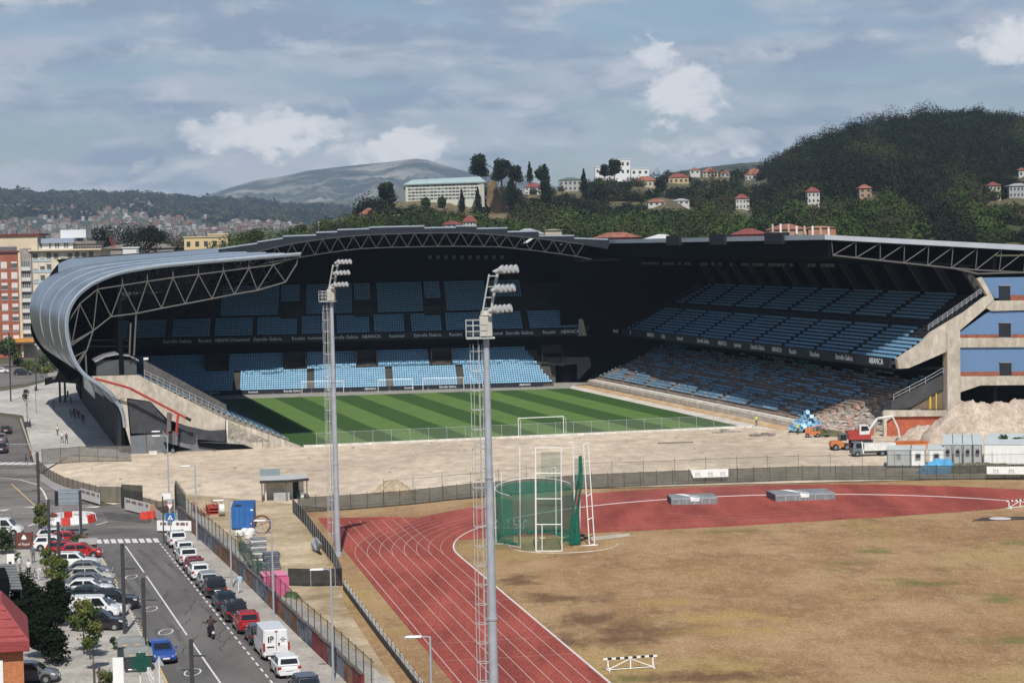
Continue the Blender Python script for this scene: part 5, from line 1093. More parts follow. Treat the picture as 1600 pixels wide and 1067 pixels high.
b = B(); b.box(3.6, 4.3, 1.36, 1.4, 0, 2.1); b.build('door', m_black, hu); b = B(); b.box(1.2, 3.1, -.3, .2, .0, 1.0); b.build('counter', M('counter_grey', (.36, .37, .37), var=.15, scale=2), hu); b = B(); b.box(-.2, 2.2, 3.6, 3.7, 2.66, 3.5); b.build('roof_panel', M('panel_bluegrey', (.22, .27, .28), var=.1), hu)
for x in (.4, 2.2): B().tube((x, 3.5, 2.6), (x, 3.5, 5.6), .03, n=4).build('aerial', m_galv, hu)
for k in range(2): b = B(); b.lathe([(.22, 0), (.26, .8), (.24, .85)], 10); o = b.build('bin', M('bin_green', (.02, .09, .06), var=.1) if k == 0 else m_white); o.location = G(466 + 6 * k, 779); tag(o, ('green bin standing by the hut doorway', 'white bin standing at the right of the hut doorway')[k], 'bin')
ct = thing('shipping_container', 'blue shipping container with closed doors facing the street', 'container', G(362.5, 828), rad(5)); m_cblue = M('container_blue', (.022, .10, .30), var=.15, scale=1, rough=.5); b = B(); b.box(0, 2.4, 0, 6, .1, 2.5)
for k in range(22): b.box(-.04, 0, .2 + .26 * k, .33 + .26 * k, .15, 2.45)
b.build('body', m_cblue, ct)
for k in range(2): b = B(); b.box(.08 + 1.14 * k, 1.18 + 1.14 * k, -.04, 0, .2, 2.42); d_ = b.build('door', M('door_blue', (.03, .13, .38), var=.1, scale=1, rough=.5), ct); b = B(); [b.tube((.3 + 1.14 * k + .55 * q, -.07, .2), (.3 + 1.14 * k + .55 * q, -.07, 2.42), .025, n=5) for q in range(2)]; b.build('lock_bar', m_cblue, d_)
b = B(); b.box(2.0, 2.3, -.055, -.04, 2.05, 2.2); b.box(2.0, 2.3, -.055, -.04, .6, .72); b.build('plate', m_white, ct); b = B(); b.box(.4, 1.0, .3, .9, 2.5, 2.62); b.build('roof_hatch', m_black, ct)
rp = thing('girder_stack', 'stack of red steel lift girders with a white drum left of the blue container', 'girders', G(330, 806), rad(104)); rr = random.Random(3)
for k in range(7):
    x = rr.uniform(-1.5, 3); y = rr.uniform(-1.4, 1.6); z = .2 + .28 * (k % 3); b = B(); L = rr.uniform(2.5, 5); 
    for q in ((0, 0), (.35, 0), (0, .35), (.35, .35)): b.tube((x, y + q[0], z + q[1]), (x + L, y + q[0] + rr.uniform(-.1, .1), z + q[1]), .05, n=4)
    for q in range(int(L / .5)): b.tube((x + q * .5, y, z), (x + q * .5 + .5, y + .35, z + .35), .03, n=3)
    b.build('girder', M('girder_red', (.36, .055, .04), var=.2, scale=1), rp)
b = B(); [b.box(1.2, 4.2, -1.7, .2, .35 * q, .35 * q + .12) for q in range(3)]; [b.box(x - .06, x + .06, y - .06, y + .06, 0, 1.0) for x in (1.3, 2.7, 4.1) for y in (-1.6, .1)]; b.build('girder_rack', M('girder_red', (1, 0, 0)), rp); b = B(); b.tube((-.6, -1.4, .8), (-.6, -.8, .8), .62, n=16); b.build('drum', m_mwhite, rp)
b = B(); n = 24
for k in range(n): a0, a1 = 6.2832 * k / n, 6.2832 * (k + 1) / n; b.tube((.95 * math.cos(a0), 0, 1.0 + .95 * math.sin(a0)), (.95 * math.cos(a1), 0, 1.0 + .95 * math.sin(a1)), .1, n=6)
for k in range(4): b.tube((.95 * math.cos(k * 1.57 + .4), .0, 1 + .95 * math.sin(k * 1.57 + .4)), (0, 0, 1), .03, n=4)
o = b.build('cable_drum', M('drum_rust', (.13, .045, .03), var=.25, scale=2)); o.location = G(409, 834); o.rotation_euler.z = rad(8); tag(o, 'large rusty cable drum ring standing right of the blue container', 'cable drum')
fence('crowd_barrier', 'low pale barrier in front of the rusty drum ring', 'barrier', PX((399, 838), (416, 836)), .1, 1.0, M('barrier_wire', (.45, .42, .36), var=.1, alpha=.35), .45, 1.05, m_galv, .025, 'mesh_panel')
for k, (px, py) in enumerate(((374, 838), (383, 836), (392, 837), (389, 843))):
    b = B(); b.lathe([(.3, 0), (.48, .15), (.5, .5), (.36, .72), (.1, .78)], 9, sx=1, sy=.9); o = b.build('rubble_bag', M('bag_white', (.62, .62, .6), var=.15, scale=3)); o.location = G(px, py); o.scale = (1, 1, .9 + .1 * k); tag(o, ('leftmost white bag in front of the blue container', 'second white bag in front of the blue container', 'right hand white bag in front of the blue container', 'white bag lying nearest the street in front of the container')[k], 'bag', 'white bags by the container')
m_pal = M('pallet_grey', (.17, .18, .19), var=.35, scale=1.5, fine=4)
for k, (px, py, h, lab) in enumerate(((404, 876, 2.3, 'tall stack of wrapped slabs behind the painted wall'), (424, 890, 1.6, 'dark bluish stack of slabs near the black mesh'), (402, 900, 1.3, 'green netted stack close to the painted wall'), (388, 862, 1.0, 'low grey stack left of the wrapped slabs'))):
    t = thing('slab_stack', lab, 'slab stack', G(px, py), rad(14 + 3 * k), 'stacks of slabs in the yard'); b = B()
    for q in range(int(h / .2)): b.box(-.75 + .06 * math.sin(q * 2.1), .75 + .06 * math.sin(q * 1.3), -.6, .6, .12 + q * .2, .12 + q * .2 + .15, mi=0 if q % 3 else 1)
    b.build('slabs', [M('slab_%d' % k, ((.20, .21, .22), (.10, .12, .16), (.09, .15, .12), (.25, .25, .24))[k], var=.3, scale=2), m_mwhite if k == 0 else m_pal], t); b = B(); [b.box(-.8, .8, y - .05, y + .05, 0, .12) for y in (-.5, 0, .5)]; b.build('pallet', M('pallet_wood', (.25, .18, .10), var=.2), t)
pk = thing('storage_box', 'bright pink storage box behind the painted wall', 'box', G(430, 931), rad(14)); b = B(); b.prism([(-1.1, -1.1, 0), (1.1, -1.1, 0), (1.1, -1.1, 1.75), (.9, -1.1, 1.95), (-1.1, -1.1, 1.95)], (0, 2.4, 0)); b.build('body', M('pink_paint', (.56, .12, .24), var=.10, scale=1), pk); b = B(); b.box(-1.16, .95, -1.16, 1.36, 1.95, 2.03); b.build('lid', M('pink_lid', (.60, .20, .32), var=.1), pk); b = B(); [b.box(x - .03, x + .03, -1.14, -1.1, .1, 1.9) for x in (-.5, .2)]; b.build('rib', M('pink_dark', (.40, .07, .15), var=.1), pk)
mound('shrub', 'low green weed clump right of the pink box', G(455, 934), .8, .8, .6, m_leafM, 31, 'plant', cols=14)
for o_, s_ in ((lo, .66), (ex, .8), (tk_, .8), (cp, .7)): o_.scale = (s_, s_, s_)
# ------------------------------------------------------------------ painted wall and site fences along the street
wl = [Vector((*p, 0)) for p in PX((279, 813), (332, 862), (375, 902), (412, 939), (462, 990), (525, 1050), (575, 1100))]
def mural(name, c1, c2, c3):
    m = M(name, c1, col2=c2, scale=.9, thr=(.42, .56), stretch=(1, 1, 1.2), detail=3); t = m.node_tree; p = t.nodes['Principled BSDF']; src = p.inputs['Base Color'].links[0].from_socket
    vo = t.nodes.new('ShaderNodeTexVoronoi'); vo.inputs['Scale'].default_value = 1.6; tc_ = t.nodes.new('ShaderNodeTexCoord'); t.links.new(tc_.outputs['Object'], vo.inputs['Vector'])
    cr = t.nodes.new('ShaderNodeMapRange'); cr.inputs[1].default_value = .30; cr.inputs[2].default_value = .36; t.links.new(vo.outputs['Distance'], cr.inputs[0]); mx = t.nodes.new('ShaderNodeMix'); mx.data_type = 'RGBA'; iv = t.nodes.new('ShaderNodeMath'); iv.operation = 'SUBTRACT'; iv.inputs[0].default_value = 1; t.links.new(cr.outputs[0], iv.inputs[1]); ml = t.nodes.new('ShaderNodeMath'); ml.operation = 'MULTIPLY'; ml.inputs[1].default_value = .6; t.links.new(iv.outputs[0], ml.inputs[0]); t.links.new(ml.outputs[0], mx.inputs[0]); t.links.new(src, mx.inputs[6]); mx.inputs[7].default_value = (*c3, 1); t.links.new(mx.outputs[2], p.inputs['Base Color']); return m
murals = [mural('mural_rust', (.16, .06, .03), (.24, .12, .07), (.09, .06, .05)), mural('mural_blue', (.05, .065, .10), (.17, .19, .22), (.30, .30, .31)), mural('mural_brown', (.17, .075, .035), (.11, .06, .045), (.22, .16, .11)), mural('mural_grey', (.14, .135, .135), (.08, .085, .10), (.22, .20, .2)), mural('mural_red', (.17, .022, .022), (.20, .04, .035), (.14, .02, .02)), mural('mural_pink', (.20, .12, .12), (.13, .09, .11), (.28, .23, .22))]
wt = thing('painted_wall', 'low wall of painted mural panels between the pavement and the yard', 'wall', wl[0]); seq = [5, 3, 5, 2, 0, 1, 3, 1, 1, 3, 0, 2, 0, 0, 3, 1, 0, 3, 1, 1, 0, 4, 0, 3, 2, 1, 1, 4, 4, 3, 1, 0, 4]
cap = B(); n_ = 0
for i, ((p, d), (q, _)) in enumerate(zip(along(wl, 3.05), along(wl, 3.05)[1:])):
    a = p - wl[0]; c = q - wl[0]; n = Vector((-d.y, d.x, 0)) * .1; b = B(); c2 = a.lerp(c, .985); h = 1.62 + .05 * math.sin(i * 2.2); b.prism([a + n, c2 + n, c2 - n, a - n], (0, 0, h)); b.build('mural_panel', murals[seq[i % len(seq)]], wt); cap.prism([a + n * 1.4 + Vector((0, 0, h)), c + n * 1.4 + Vector((0, 0, h)), c - n * 1.4 + Vector((0, 0, h)), a - n * 1.4 + Vector((0, 0, h))], (0, 0, .06))
cap.build('coping', M('coping', (.10, .085, .075), var=.2, scale=1), wt)
nb = [p + Vector((.45, .12, 0)) for p in wl]
fence('wire_fence', 'tall wire fence with dark posts behind the painted wall', 'fence', [(p.x, p.y) for p in nb[:]], .3, 2.75, m_wire, 2.6, 2.9, m_post, .035, 'wire', rails=(2.75,))
fence('wire_fence', 'green wire fence across the yard around the stacks of slabs', 'fence', PX((372, 862), (395, 897), (408, 905)), .2, 2.0, M('green_wire', (.05, .16, .11), var=.1, alpha=.3), 1.6, 2.0, M('post_green', (.03, .09, .06), var=.1), .04, 'wire')
fence('site_fence', 'green and grey mesh fence standing up behind the pedestrian sign', 'fence', PX((274, 800), (276, 790), (283, 800), (291, 812)), .1, 2.7, M('teal_mesh', (.10, .15, .15), var=.35, scale=2, alpha=.75), 1.5, 3.1, m_post, .04, 'mesh_sheet')
def boards(lab, pts, z0, z1, mat, marks=True):
    P = [Vector((*q, 0)) for q in PX(*pts)]; t = thing('hoarding', lab, 'hoarding', P[0], 0, 'white boards on the site fence'); b = B(); pr = B(); ct = 0
    for a, c in zip(P, P[1:]):
        a = a - P[0]; c = c - P[0]; d = (c - a).normalized(); n = Vector((d.y, -d.x, 0)) * .08
        b.prism([a + n + Vector((0, 0, z0)), c + n + Vector((0, 0, z0)), c + n + Vector((0, 0, z1)), a + n + Vector((0, 0, z1))], -n * .4)
        L = (c - a).length; k = 0.4
        while marks and k < L - .5:
            w = .22 + .16 * ((ct * 7) % 3); ct += 1
            if ct % 4: p = a + d * k + n * 1.1; pr.prism([p + Vector((0, 0, z1 - .5)), p + d * w + Vector((0, 0, z1 - .5)), p + d * w + Vector((0, 0, z1 - .2)), p + Vector((0, 0, z1 - .2))], n * .15)
            k += w + .12
    b.build('board', mat, t)
    if marks and pr.v: pr.build('print', M('board_print', (.20, .10, .10), var=.2), t)
    return t
m_bd = M('hoarding_white', (.62, .57, .54), var=.08, scale=1)
sf = [(62, 742), (78, 756), (100, 768), (125, 776), (157, 785), (190, 785), (192, 792), (224, 789), (262, 799)]
fence('site_fence', 'brown mesh site fence curving from the plaza along the junction', 'fence', PX(*sf[:5]), .1, 1.9, m_wire2, 2.2, 2.0, m_post, .035, 'mesh_sheet')
fence('site_fence', 'olive grey mesh panel between the curved fence and the dark corner', 'fence', PX((157, 785), (190, 786)), .1, 2.0, M('olive_mesh', (.13, .12, .09), var=.2, scale=1, alpha=.92), 2.4, 2.1, m_post, .035, 'mesh_sheet')
fence('site_fence', 'dark corner of mesh fence behind the printed white board', 'fence', PX((190, 794), (191, 786), (223, 788), (223, 799), (191, 794)), .1, 2.3, M('dark_mesh', (.05, .046, .04), var=.3, scale=1, alpha=.92), 1.6, 2.3, m_post, .04, 'mesh_sheet')
fence('site_fence', 'low brown mesh fence between the dark corner and the pedestrian sign', 'fence', PX((223, 799), (250, 806), (272, 803)), .1, 1.7, m_wire2, 2.2, 1.8, m_post, .035, 'mesh_sheet')
fence('site_fence', 'straight grey mesh fence between the plaza and the sand', 'fence', PX((66, 727), (130, 722), (205, 721)), .1, 2.3, M('light_mesh', (.14, .13, .115), var=.2, scale=1, alpha=.72), 2.8, 2.4, m_post, .04, 'mesh_sheet', rails=(2.3,))
boards('curved white boards with red strip low on the brown fence', ((64, 752), (82, 765), (104, 775), (112, 777)), .1, 1.1, m_bd, False); boards('printed white board low on the fence right of the big sign', ((127, 781), (157, 790)), .2, 1.5, m_bd); boards('long printed white board on the dark fence corner', ((196, 798), (236, 808)), .2, 1.6, m_bd); boards('plain white board turning down towards the pedestrian sign', ((243, 809), (258, 822)), .1, 1.2, m_bd, False); boards('white board with red and yellow print across the pavement behind the first parked car', ((246, 832), (304, 833)), .25, 1.35, m_white)
b = B(); a = G(236, 808); c = G(242, 808); b.prism([a, c, c + Vector((0, 0, 1.5)), a + Vector((0, 0, 1.5))], (0, .12, 0)); tag(b.build('hoarding', M('hoarding_orange', (.45, .22, .09), var=.15)), 'narrow orange board at the end of the long printed board', 'hoarding')
# water filled barriers
bm = B(); bm.prism([(-.5, -.25, 0), (.5, -.25, 0), (.5, -.2, .15), (.46, -.12, .8), (-.46, -.12, .8), (-.5, -.2, .15)], (0, .4, 0)); bm.prism([(-.5, -.27, 0), (.5, -.27, 0), (.5, .27, 0), (-.5, .27, 0)], (0, 0, .16)); bme = bm.mesh('water_barrier', m_white); m_bred = M('barrier_red', (.55, .045, .03), var=.1, scale=1, rough=.5); bme2 = bme.copy(); bme2.materials[0] = m_bred
c = G(111, 815)
for k in range(16):
    a = 6.2832 * k / 16; o = link('water_barrier', (bme2 if k in (5, 7, 8, 9, 12, 0, 15) else bme)); o.location = (c.x + 2.5 * math.cos(a), c.y + 3.0 * math.sin(a), .02); o.rotation_euler.z = a + 1.571 + .1 * math.sin(k * 3); red = k in (5, 7, 8, 9, 12, 0, 15)
    tag(o, 'red water filled barrier in the ring at the junction' if red else 'white water filled barrier in the ring at the junction', 'barrier', 'red barriers in the ring' if red else 'white barriers in the ring')
for k in range(3): o = link('water_barrier', bme2); o.location = G(226 + 9 * k, 811 - 1 * k); o.location.z = .02; tag(o, 'red water filled barrier in front of the brown mesh by the pedestrian sign', 'barrier', 'red barriers by the pedestrian sign')
# signs
def disc(b, c, r, y, n=16, mi=0): b.tube((c[0], y, c[1]), (c[0], y + .03, c[1]), r, n=n, mi=mi)
sg = thing('direction_sign', 'back of a large blank grey direction sign on two posts at the junction', 'sign', G(98, 835), rad(3)); b = B(); b.box(-.3, 2.0, 0, .05, 4.4, 6.5) if False else b.box(-.35, 2.05, 0, .06, 3.2, 4.9); b.build('panel', M('sign_back', (.27, .31, .34), var=.08, scale=1, metal=.3, rough=.5), sg); b = B(); [b.box(-.35, 2.05, -.04, 0, z, z + .06) for z in (3.5, 4.0, 4.5)]; b.build('rib', m_galv, sg)
for x in (-.1, 1.8): b = B(); b.tube((x, .1, 0), (x, .1, 4.9), .05, n=6); b.build('post', m_galv, sg)
b = B(); b.box(-.75, -.4, .1, .3, 3.1, 4.7); b.build('side_panel', m_black, sg)
ps = thing('pedestrian_sign', 'blue square pedestrian sign on a diamond plate by the first parked cars', 'sign', G(267, 843), rad(2)); b = B(); b.tube((0, .05, 0), (0, .05, 4.2), .045, n=6); b.build('post', m_galv, ps)
b = B(); b.prism([(0, 0, 1.65), (.75, 0, 2.35), (.6, 0, 2.8), (-.6, 0, 2.8), (-.75, 0, 2.35)], (0, .03, 0)); b.build('plate', M('plate_teal', (.10, .24, .28), var=.1), ps); b = B(); b.prism([(-.42, -.02, 2.0), (.42, -.02, 2.0), (.42, -.02, 2.75), (-.42, -.02, 2.75)], (0, .02, 0)); b.build('panel', M('sign_blue', (.02, .08, .32), var=.05), ps); b = B(); b.prism([(-.3, -.03, 2.1), (.3, -.03, 2.1), (0, -.03, 2.65)], (0, .01, 0)); b.build('pictogram', m_white, ps); b = B(); b.path([(-.12, -.045, 2.14), (0, -.045, 2.34), (.12, -.045, 2.14)], .03, n=4); b.tube((0, -.045, 2.3), (0, -.045, 2.45), .04, n=4); b.build('figure', m_black, ps)
b = B(); b.prism([(-.3, -.02, 3.75), (.3, -.02, 3.75), (0, -.02, 3.2)], (0, .03, 0)); gv = b.build('yield_plate', m_white, ps); b = B(); b.prism([(-.4, 0, 3.8), (.4, 0, 3.8), (0, 0, 3.08)], (0, .02, 0)); b.build('border', M('sign_red', (.5, .03, .03), var=.05), gv); b = B(); disc(b, (0, 4.05), .27, 0); b.build('grey_disc', m_galv, ps); b = B(); b.box(-.75, .1, .02, .06, 4.3, 4.9); b.build('name_board', m_white, ps)
# lamps
def dark_lamp(px, py, top, lab):
    g = G(px, py); t = thing('street_lamp', lab, 'street lamp', g, 0, 'dark square lamp posts'); h = onY(px, top, g.y).z; b = B(); b.box(-.13, .13, -.11, .11, 0, h); b.build('post', m_pole, t); b = B(); b.box(.1, .95, -.06, .06, h * .72, h * .72 + .09); b.build('arm', m_pole, t); b = B(); b.box(-.7, -.1, -.05, .05, h * .5, h * .5 + .07); b.build('arm', m_pole, t); return t
for px, py, top, lab in ((62, 826, 706, 'dark square lamp post at the junction, left of the big sign'), (78, 872, 780, 'dark lamp post rising from the shrubs left of the red cars'), (94, 922, 815, 'dark lamp post beside the white sport car rear'), (195, 992, 849, 'tall dark lamp post at the kerb beside the white van'), (227, 1030, 902, 'tall dark lamp post next to the blue car'), (301, 1095, 998, 'dark lamp post cut off by the bottom edge in the street'), (127, 842, 766, 'dark thin post standing in front of the big sign'), (17, 628, 520, 'dark lamp post on the pale plaza, nearest the apartment block'), (57, 612, 540, 'dark lamp post in the middle of the plaza')): dark_lamp(px, py, top, lab)
b = B(); g = G(256, 848); b.box(-.06, .06, -.06, .06, 0, onY(256, 775, g.y).z); o = b.build('sign_post', m_pole); o.location = g; tag(o, 'thin black post at the crossing beside the pedestrian sign', 'post')
def grey_lamp(px, py, lab, h=8.0, arm=1.0, double=False):
    g = G(px, py); t = thing('street_lamp', lab, 'street lamp', g, rad(4), 'grey street lamps along the pavement'); b = B(); b.tube((0, 0, 0), (0, 0, h), .085, .06, 8); b.tube((0, 0, 0), (0, 0, .5), .12, .11, 8); b.build('post', m_galv, t); b = B(); b.path([(0, 0, h - .05), (-.3, 0, h), (-arm * .55, 0, h - .02)], .04, n=5)
    if double: b.path([(0, 0, h - .3), (-.5, 0, h + .5)], .04, n=5)
    b.build('arm', m_galv, t)
    for k in range(2 if double else 1):
        b = B(); x0 = -arm * .5; b.loft([[(x0 - .95 * q, s * w, h + z - .02 + (.5 * k)) for s, z in ((-1, 0), (-.5, .09 * (w > .02)), (.5, .09 * (w > .02)), (1, 0), (.5, -.05), (-.5, -.05))] for q, w in ((0, .05), (.25, .16), (.6, .19), (.9, .12), (1, .02))]); hd = b.build('lamp_head', m_white, t); b = B(); b.box(x0 - .8, x0 - .2, -.1, .1, h - .075 + .5 * k, h - .05 + .5 * k); b.build('lens', M('lens_grey', (.35, .35, .33), var=.05), hd)
    return t
grey_lamp(308, 848, 'grey street lamp nearest the crossing, head above the sand'); grey_lamp(362, 921, 'grey street lamp beside the blue container and black cars'); grey_lamp(428, 964, 'grey street lamp behind the white delivery van'); grey_lamp(521, 1068, 'grey street lamp beside the white hatchback at the bottom'); grey_lamp(677, 1211, 'grey street lamp in front of the near track straight', 8.0); grey_lamp(265, 812, 'tall grey twin armed lamp between the pedestrian sign and the crane hooks', 9.5, 1.6, True)
# red folding crane in front of the left stand
rc = thing('concrete_boom', 'long red folding boom resting along the cut end of the left stand', 'crane boom', G(285, 716)); q = lambda x, y, o=-2.2: (wor(onB(x, y, LB)[0], LB + o, onB(x, y, LB)[2]))
b = B(); b.path([q(147, 590), q(195, 603), q(203, 606)], .19, n=6); b.build('boom', m_red, rc, world=True); b = B(); b.tube(q(203, 606), q(290, 652), .21, .19, n=6); b.build('boom', m_red, rc, world=True); b = B(); b.tube(q(288, 650.5), q(296, 655), .25, n=6); b.build('boom_tip', m_black, rc, world=True)
for x0, y0, x1, y1 in ((266, 645, 259, 676), (276, 647, 273, 676)): b = B(); b.tube(q(x0, y0), q(x1, y1), .2, n=6); b.build('prop', m_red, rc, world=True)
b = B(); b.tube(q(262, 643), q(262, 672), .35, n=6); b.tube(q(269, 672), q(269, 692), .22, n=6); b.build('mast', M('mast_grey', (.12, .12, .12), var=.2), rc, world=True)
for x0 in (256.5, 268): b = B(); b.tube(q(x0 + 1, 674), q(x0, 701), .04, n=4); hk = b.build('cable', m_black, rc, world=True); b = B(); c = q(x0, 703); b.lathe([(.05, -.5), (.28, -.3), (.3, .2), (.06, .4)], 8, c); b.build('hook', m_mgrey, rc, world=True)
b = B(); b.box(-.5, .5, -.3, .3, 0, 1.0); o = b.build('barrier_block', m_conc2); o.location = q(238, 716) * 1; o.location.z = 0; o.scale = (1.2, .8, .5); tag(o, 'small white block on the sand below the grey end wall', 'block')

# ------------------------------------------------------------------ cars
m_cglass = M('car_glass', (.012, .015, .018), var=0, rough=.06, spec=.8)
m_trim = M('car_trim', (.018, .018, .019), var=.1, rough=.6)
m_rim = M('wheel_rim', (.35, .36, .37), var=.1, rough=.35, metal=.6)
m_tail = M('tail_light', (.32, .015, .012), var=0, rough=.25); m_head = M('head_light', (.62, .64, .66), var=0, rough=.12, spec=.8); m_plate = M('number_plate', (.72, .72, .70), var=0)
PAINT = {}
def paint(n, c, r=.28):
    if n not in PAINT:
        m = M('paint_' + n, c, var=.04, scale=.6, rough=r, spec=.5); m.node_tree.nodes['Principled BSDF'].inputs['Coat Weight'].default_value = .6; PAINT[n] = m
    return PAINT[n]
m_paint = paint('white', (.70, .70, .69))
def make_car(kind):
    L_, W_, H_, hood, belt, xs = dict(hatch=(4.05, 1.76, 1.48, .88, .95, (-1.95, -1.55, .35, 1.05)), suv=(4.4, 1.84, 1.62, .98, 1.04, (-2.1, -1.55, .25, .98)), sedan=(4.6, 1.80, 1.45, .86, .92, (-1.75, -1.05, .40, 1.20)), van=(5.4, 2.02, 2.30, 1.15, 1.25, (-2.66, -2.60, 1.35, 2.05)), smallvan=(4.4, 1.82, 1.85, 1.0, 1.06, (-2.14, -2.05, .75, 1.4)))[kind]
    t = thing('parked_car' if 'van' not in kind else 'parked_van', '', 'car' if 'van' not in kind else 'van'); h = L_ / 2; w = W_ / 2; xb0, xt0, xt1, xb1 = xs
    st = [(-h, .42, belt * .72, w * .80), (-h + .06, .32, belt * .93, w * .90), (-h + .3, .24, belt, w * .97), (-.9, .22, belt, w), (xb1 - .1, .22, belt - .01, w), (xb1 + .15, .22, hood + .02, w * .99), (h - .45, .22, hood - .04, w * .95), (h - .15, .24, hood - .15, w * .86), (h - .03, .30, hood - .32, w * .74), (h, .36, hood - .42, w * .62)]
    if kind in ('van', 'smallvan'): st[0] = (-h, .40, belt * .95, w * .93); st[1] = (-h + .05, .32, belt, w * .96)
    b = B(); b.loft([[(x, -.0, zb), (x, -hw * .88, zb), (x, -hw, zb + .13), (x, -hw, zb + .55 * (zt - zb)), (x, -hw * .965, zt - .07), (x, -hw * .88, zt), (x, 0, zt + .025), (x, hw * .88, zt), (x, hw * .965, zt - .07), (x, hw, zb + .55 * (zt - zb)), (x, hw, zb + .13), (x, hw * .88, zb)] for x, zb, zt, hw in st])
    wt_, wb_ = (w * .78, w * .90) if 'van' not in kind else (w * .88, w * .955)
    ring = lambda z, x0, x1, ww, c: [(x0, -ww * .86, z), (x0 - c, 0, z), (x0, ww * .86, z), (x0 + .14, ww, z), ((x0 + x1) / 2, ww * 1.01, z), (x1 - .14, ww, z), (x1, ww * .84, z), (x1 + c, 0, z), (x1, -ww * .84, z), (x1 - .14, -ww, z), ((x0 + x1) / 2, -ww * 1.01, z), (x0 + .14, -ww, z)]
    zt = H_; f = lambda z: (z - belt) / (zt - belt); lx = lambda a, c, z: a + (c - a) * f(z) ** .85
    rr_ = [ring(z, lx(xb0, xt0, z), lx(xb1, xt1, z), wb_ + (wt_ - wb_) * f(z) ** 1.2, .02) for z in (belt - .03 + .0301, belt + .4 * (zt - belt), zt - .07)] + [ring(zt, xt0 + .1, xt1 - .14, wt_ * .9, .03)]
    b.loft([[*r] for r in rr_]); b.build('body', m_paint, t, smooth=False)
    z0, z1 = belt + .05, zt - .11
    e = .012
    def sidepoly(x0b, x1b, x0t, x1t, s):
        yb = wb_ + (wt_ - wb_) * f(z0) ** 1.2 + e; ym = wb_ + (wt_ - wb_) * f((z0 + z1) / 2) ** 1.2 + e + .012; yt = wb_ + (wt_ - wb_) * f(z1) ** 1.2 + e; b = B(); p = [(x0b, s * yb, z0), (x1b, s * yb, z0), ((x1b + x1t) / 2, s * ym, (z0 + z1) / 2), (x1t, s * yt, z1), (x0t, s * yt, z1), ((x0b + x0t) / 2, s * ym, (z0 + z1) / 2)]; b.prism(p, (0, -s * .03, 0)); return b.build('side_window', m_cglass, t)
    mid = (xt0 + xt1) / 2 + .1; fb, ft = lx(xb1, xt1, z0) - .22, lx(xb1, xt1, z1) - .22; rb_, rt_ = lx(xb0, xt0, z0) + .22, lx(xb0, xt0, z1) + .22
    for s in (-1, 1):
        if kind == 'van': sidepoly(xt1 - .55, fb, xt1 - .55, ft, s)
        elif kind == 'smallvan': sidepoly(xt1 - .75, fb, xt1 - .75, ft, s)
        else: sidepoly(mid + .05, fb, mid + .05, ft, s); sidepoly(rb_, mid - .05, rt_, mid - .05, s)
    for s, x0, x1, nm in ((1, xb1, xt1, 'windscreen'), (-1, xb0, xt0, 'rear_window')):
        if nm == 'rear_window' and kind == 'van': continue
        za = z0 + (.05 if s < 0 else 0); xa = lx(x0, x1, za) + s * .07; xc = lx(x0, x1, z1) + s * .07; xm = lx(x0, x1, (za + z1) / 2) + s * .078; wa = (wb_ + (wt_ - wb_) * f(za) ** 1.2) * .80; wc = (wb_ + (wt_ - wb_) * f(z1) ** 1.2) * .80; b = B(); b.prism([(xa - s * .02, -wa, za), (xa, 0, za), (xa - s * .02, wa, za), (xm - s * .02, (wa + wc) / 2, (za + z1) / 2), (xc - s * .02, wc, z1), (xc, 0, z1), (xc - s * .02, -wc, z1), (xm - s * .02, -(wa + wc) / 2, (za + z1) / 2)], (-s * .02, 0, 0)); b.build(nm, m_cglass, t)
    wr = .32 if kind != 'van' else .35; wx = (-h + (.85 if kind != 'van' else 1.15), h - .82)
    for x in wx:
        for s in (-1, 1):
            b = B(); b.tube((x, s * (w - .06), wr + .02), (x, s * (w + .006), wr + .02), wr + .075, n=18); b.build('wheel_arch', m_trim, t)
            o = wheel(t, (x, s * (w - .085), wr), wr, .215, m_tyre, m_rim)
    b = B(); b.box(-h - .03, -h + .2, -w * .8, w * .8, .28, .45); b.build('rear_bumper', m_trim if kind in ('suv', 'van', 'smallvan') else m_paint, t); b = B(); b.box(h - .14, h + .02, -w * .6, w * .6, .28, .42); b.build('grille', m_trim, t)
    for s in (-1, 1):
        b = B(); (b.box(-h - .01, -h + .22, s * w * .80 - .12, s * w * .80 + .12, belt * .74, belt * .92) if kind not in ('van', 'smallvan') else b.box(-h - .025, -h + .1, s * w * .90 - .07, s * w * .90 + .07, .75, 1.35)); b.build('tail_light', m_tail, t)
        b = B(); b.prism([(h - .30, s * w * .55, hood - .33), (h - .03, s * w * .50, hood - .36), (h - .18, s * w * .86, hood - .30), (h - .45, s * w * .93, hood - .22)], (0, 0, .13)); b.build('head_light', m_head, t)
        b = B(); b.box(xb1 - .32, xb1 - .18, s * (w + .02) if s > 0 else -w - .2, s * (w + .2) if s > 0 else -w - .02, belt + .02, belt + .16); b.build('mirror', m_paint if kind != 'van' else m_trim, t)
    b = B(); zz = belt * .62 if kind not in ('van', 'smallvan') else .62; b.box(-h - .045, -h - .01, -.26, .26, zz, zz + .12); b.build('number_plate', m_plate, t); b = B(); b.box(h + .005, h + .035, -.26, .26, .42, .53); b.build('number_plate', m_plate, t)
    if kind in ('suv',):
        for s in (-1, 1): b = B(); b.tube((xt0 + .3, s * wt_ * .85, zt + .04), (xt1 - .3, s * wt_ * .85, zt + .04), .025, n=4); b.build('roof_rail', m_trim, t)
    if kind == 'van':
        b = B(); b.box(-h - .012, -h, -.012, .012, .45, 2.2); b.build('door_seam', m_trim, t)
    return t
PROT = {}
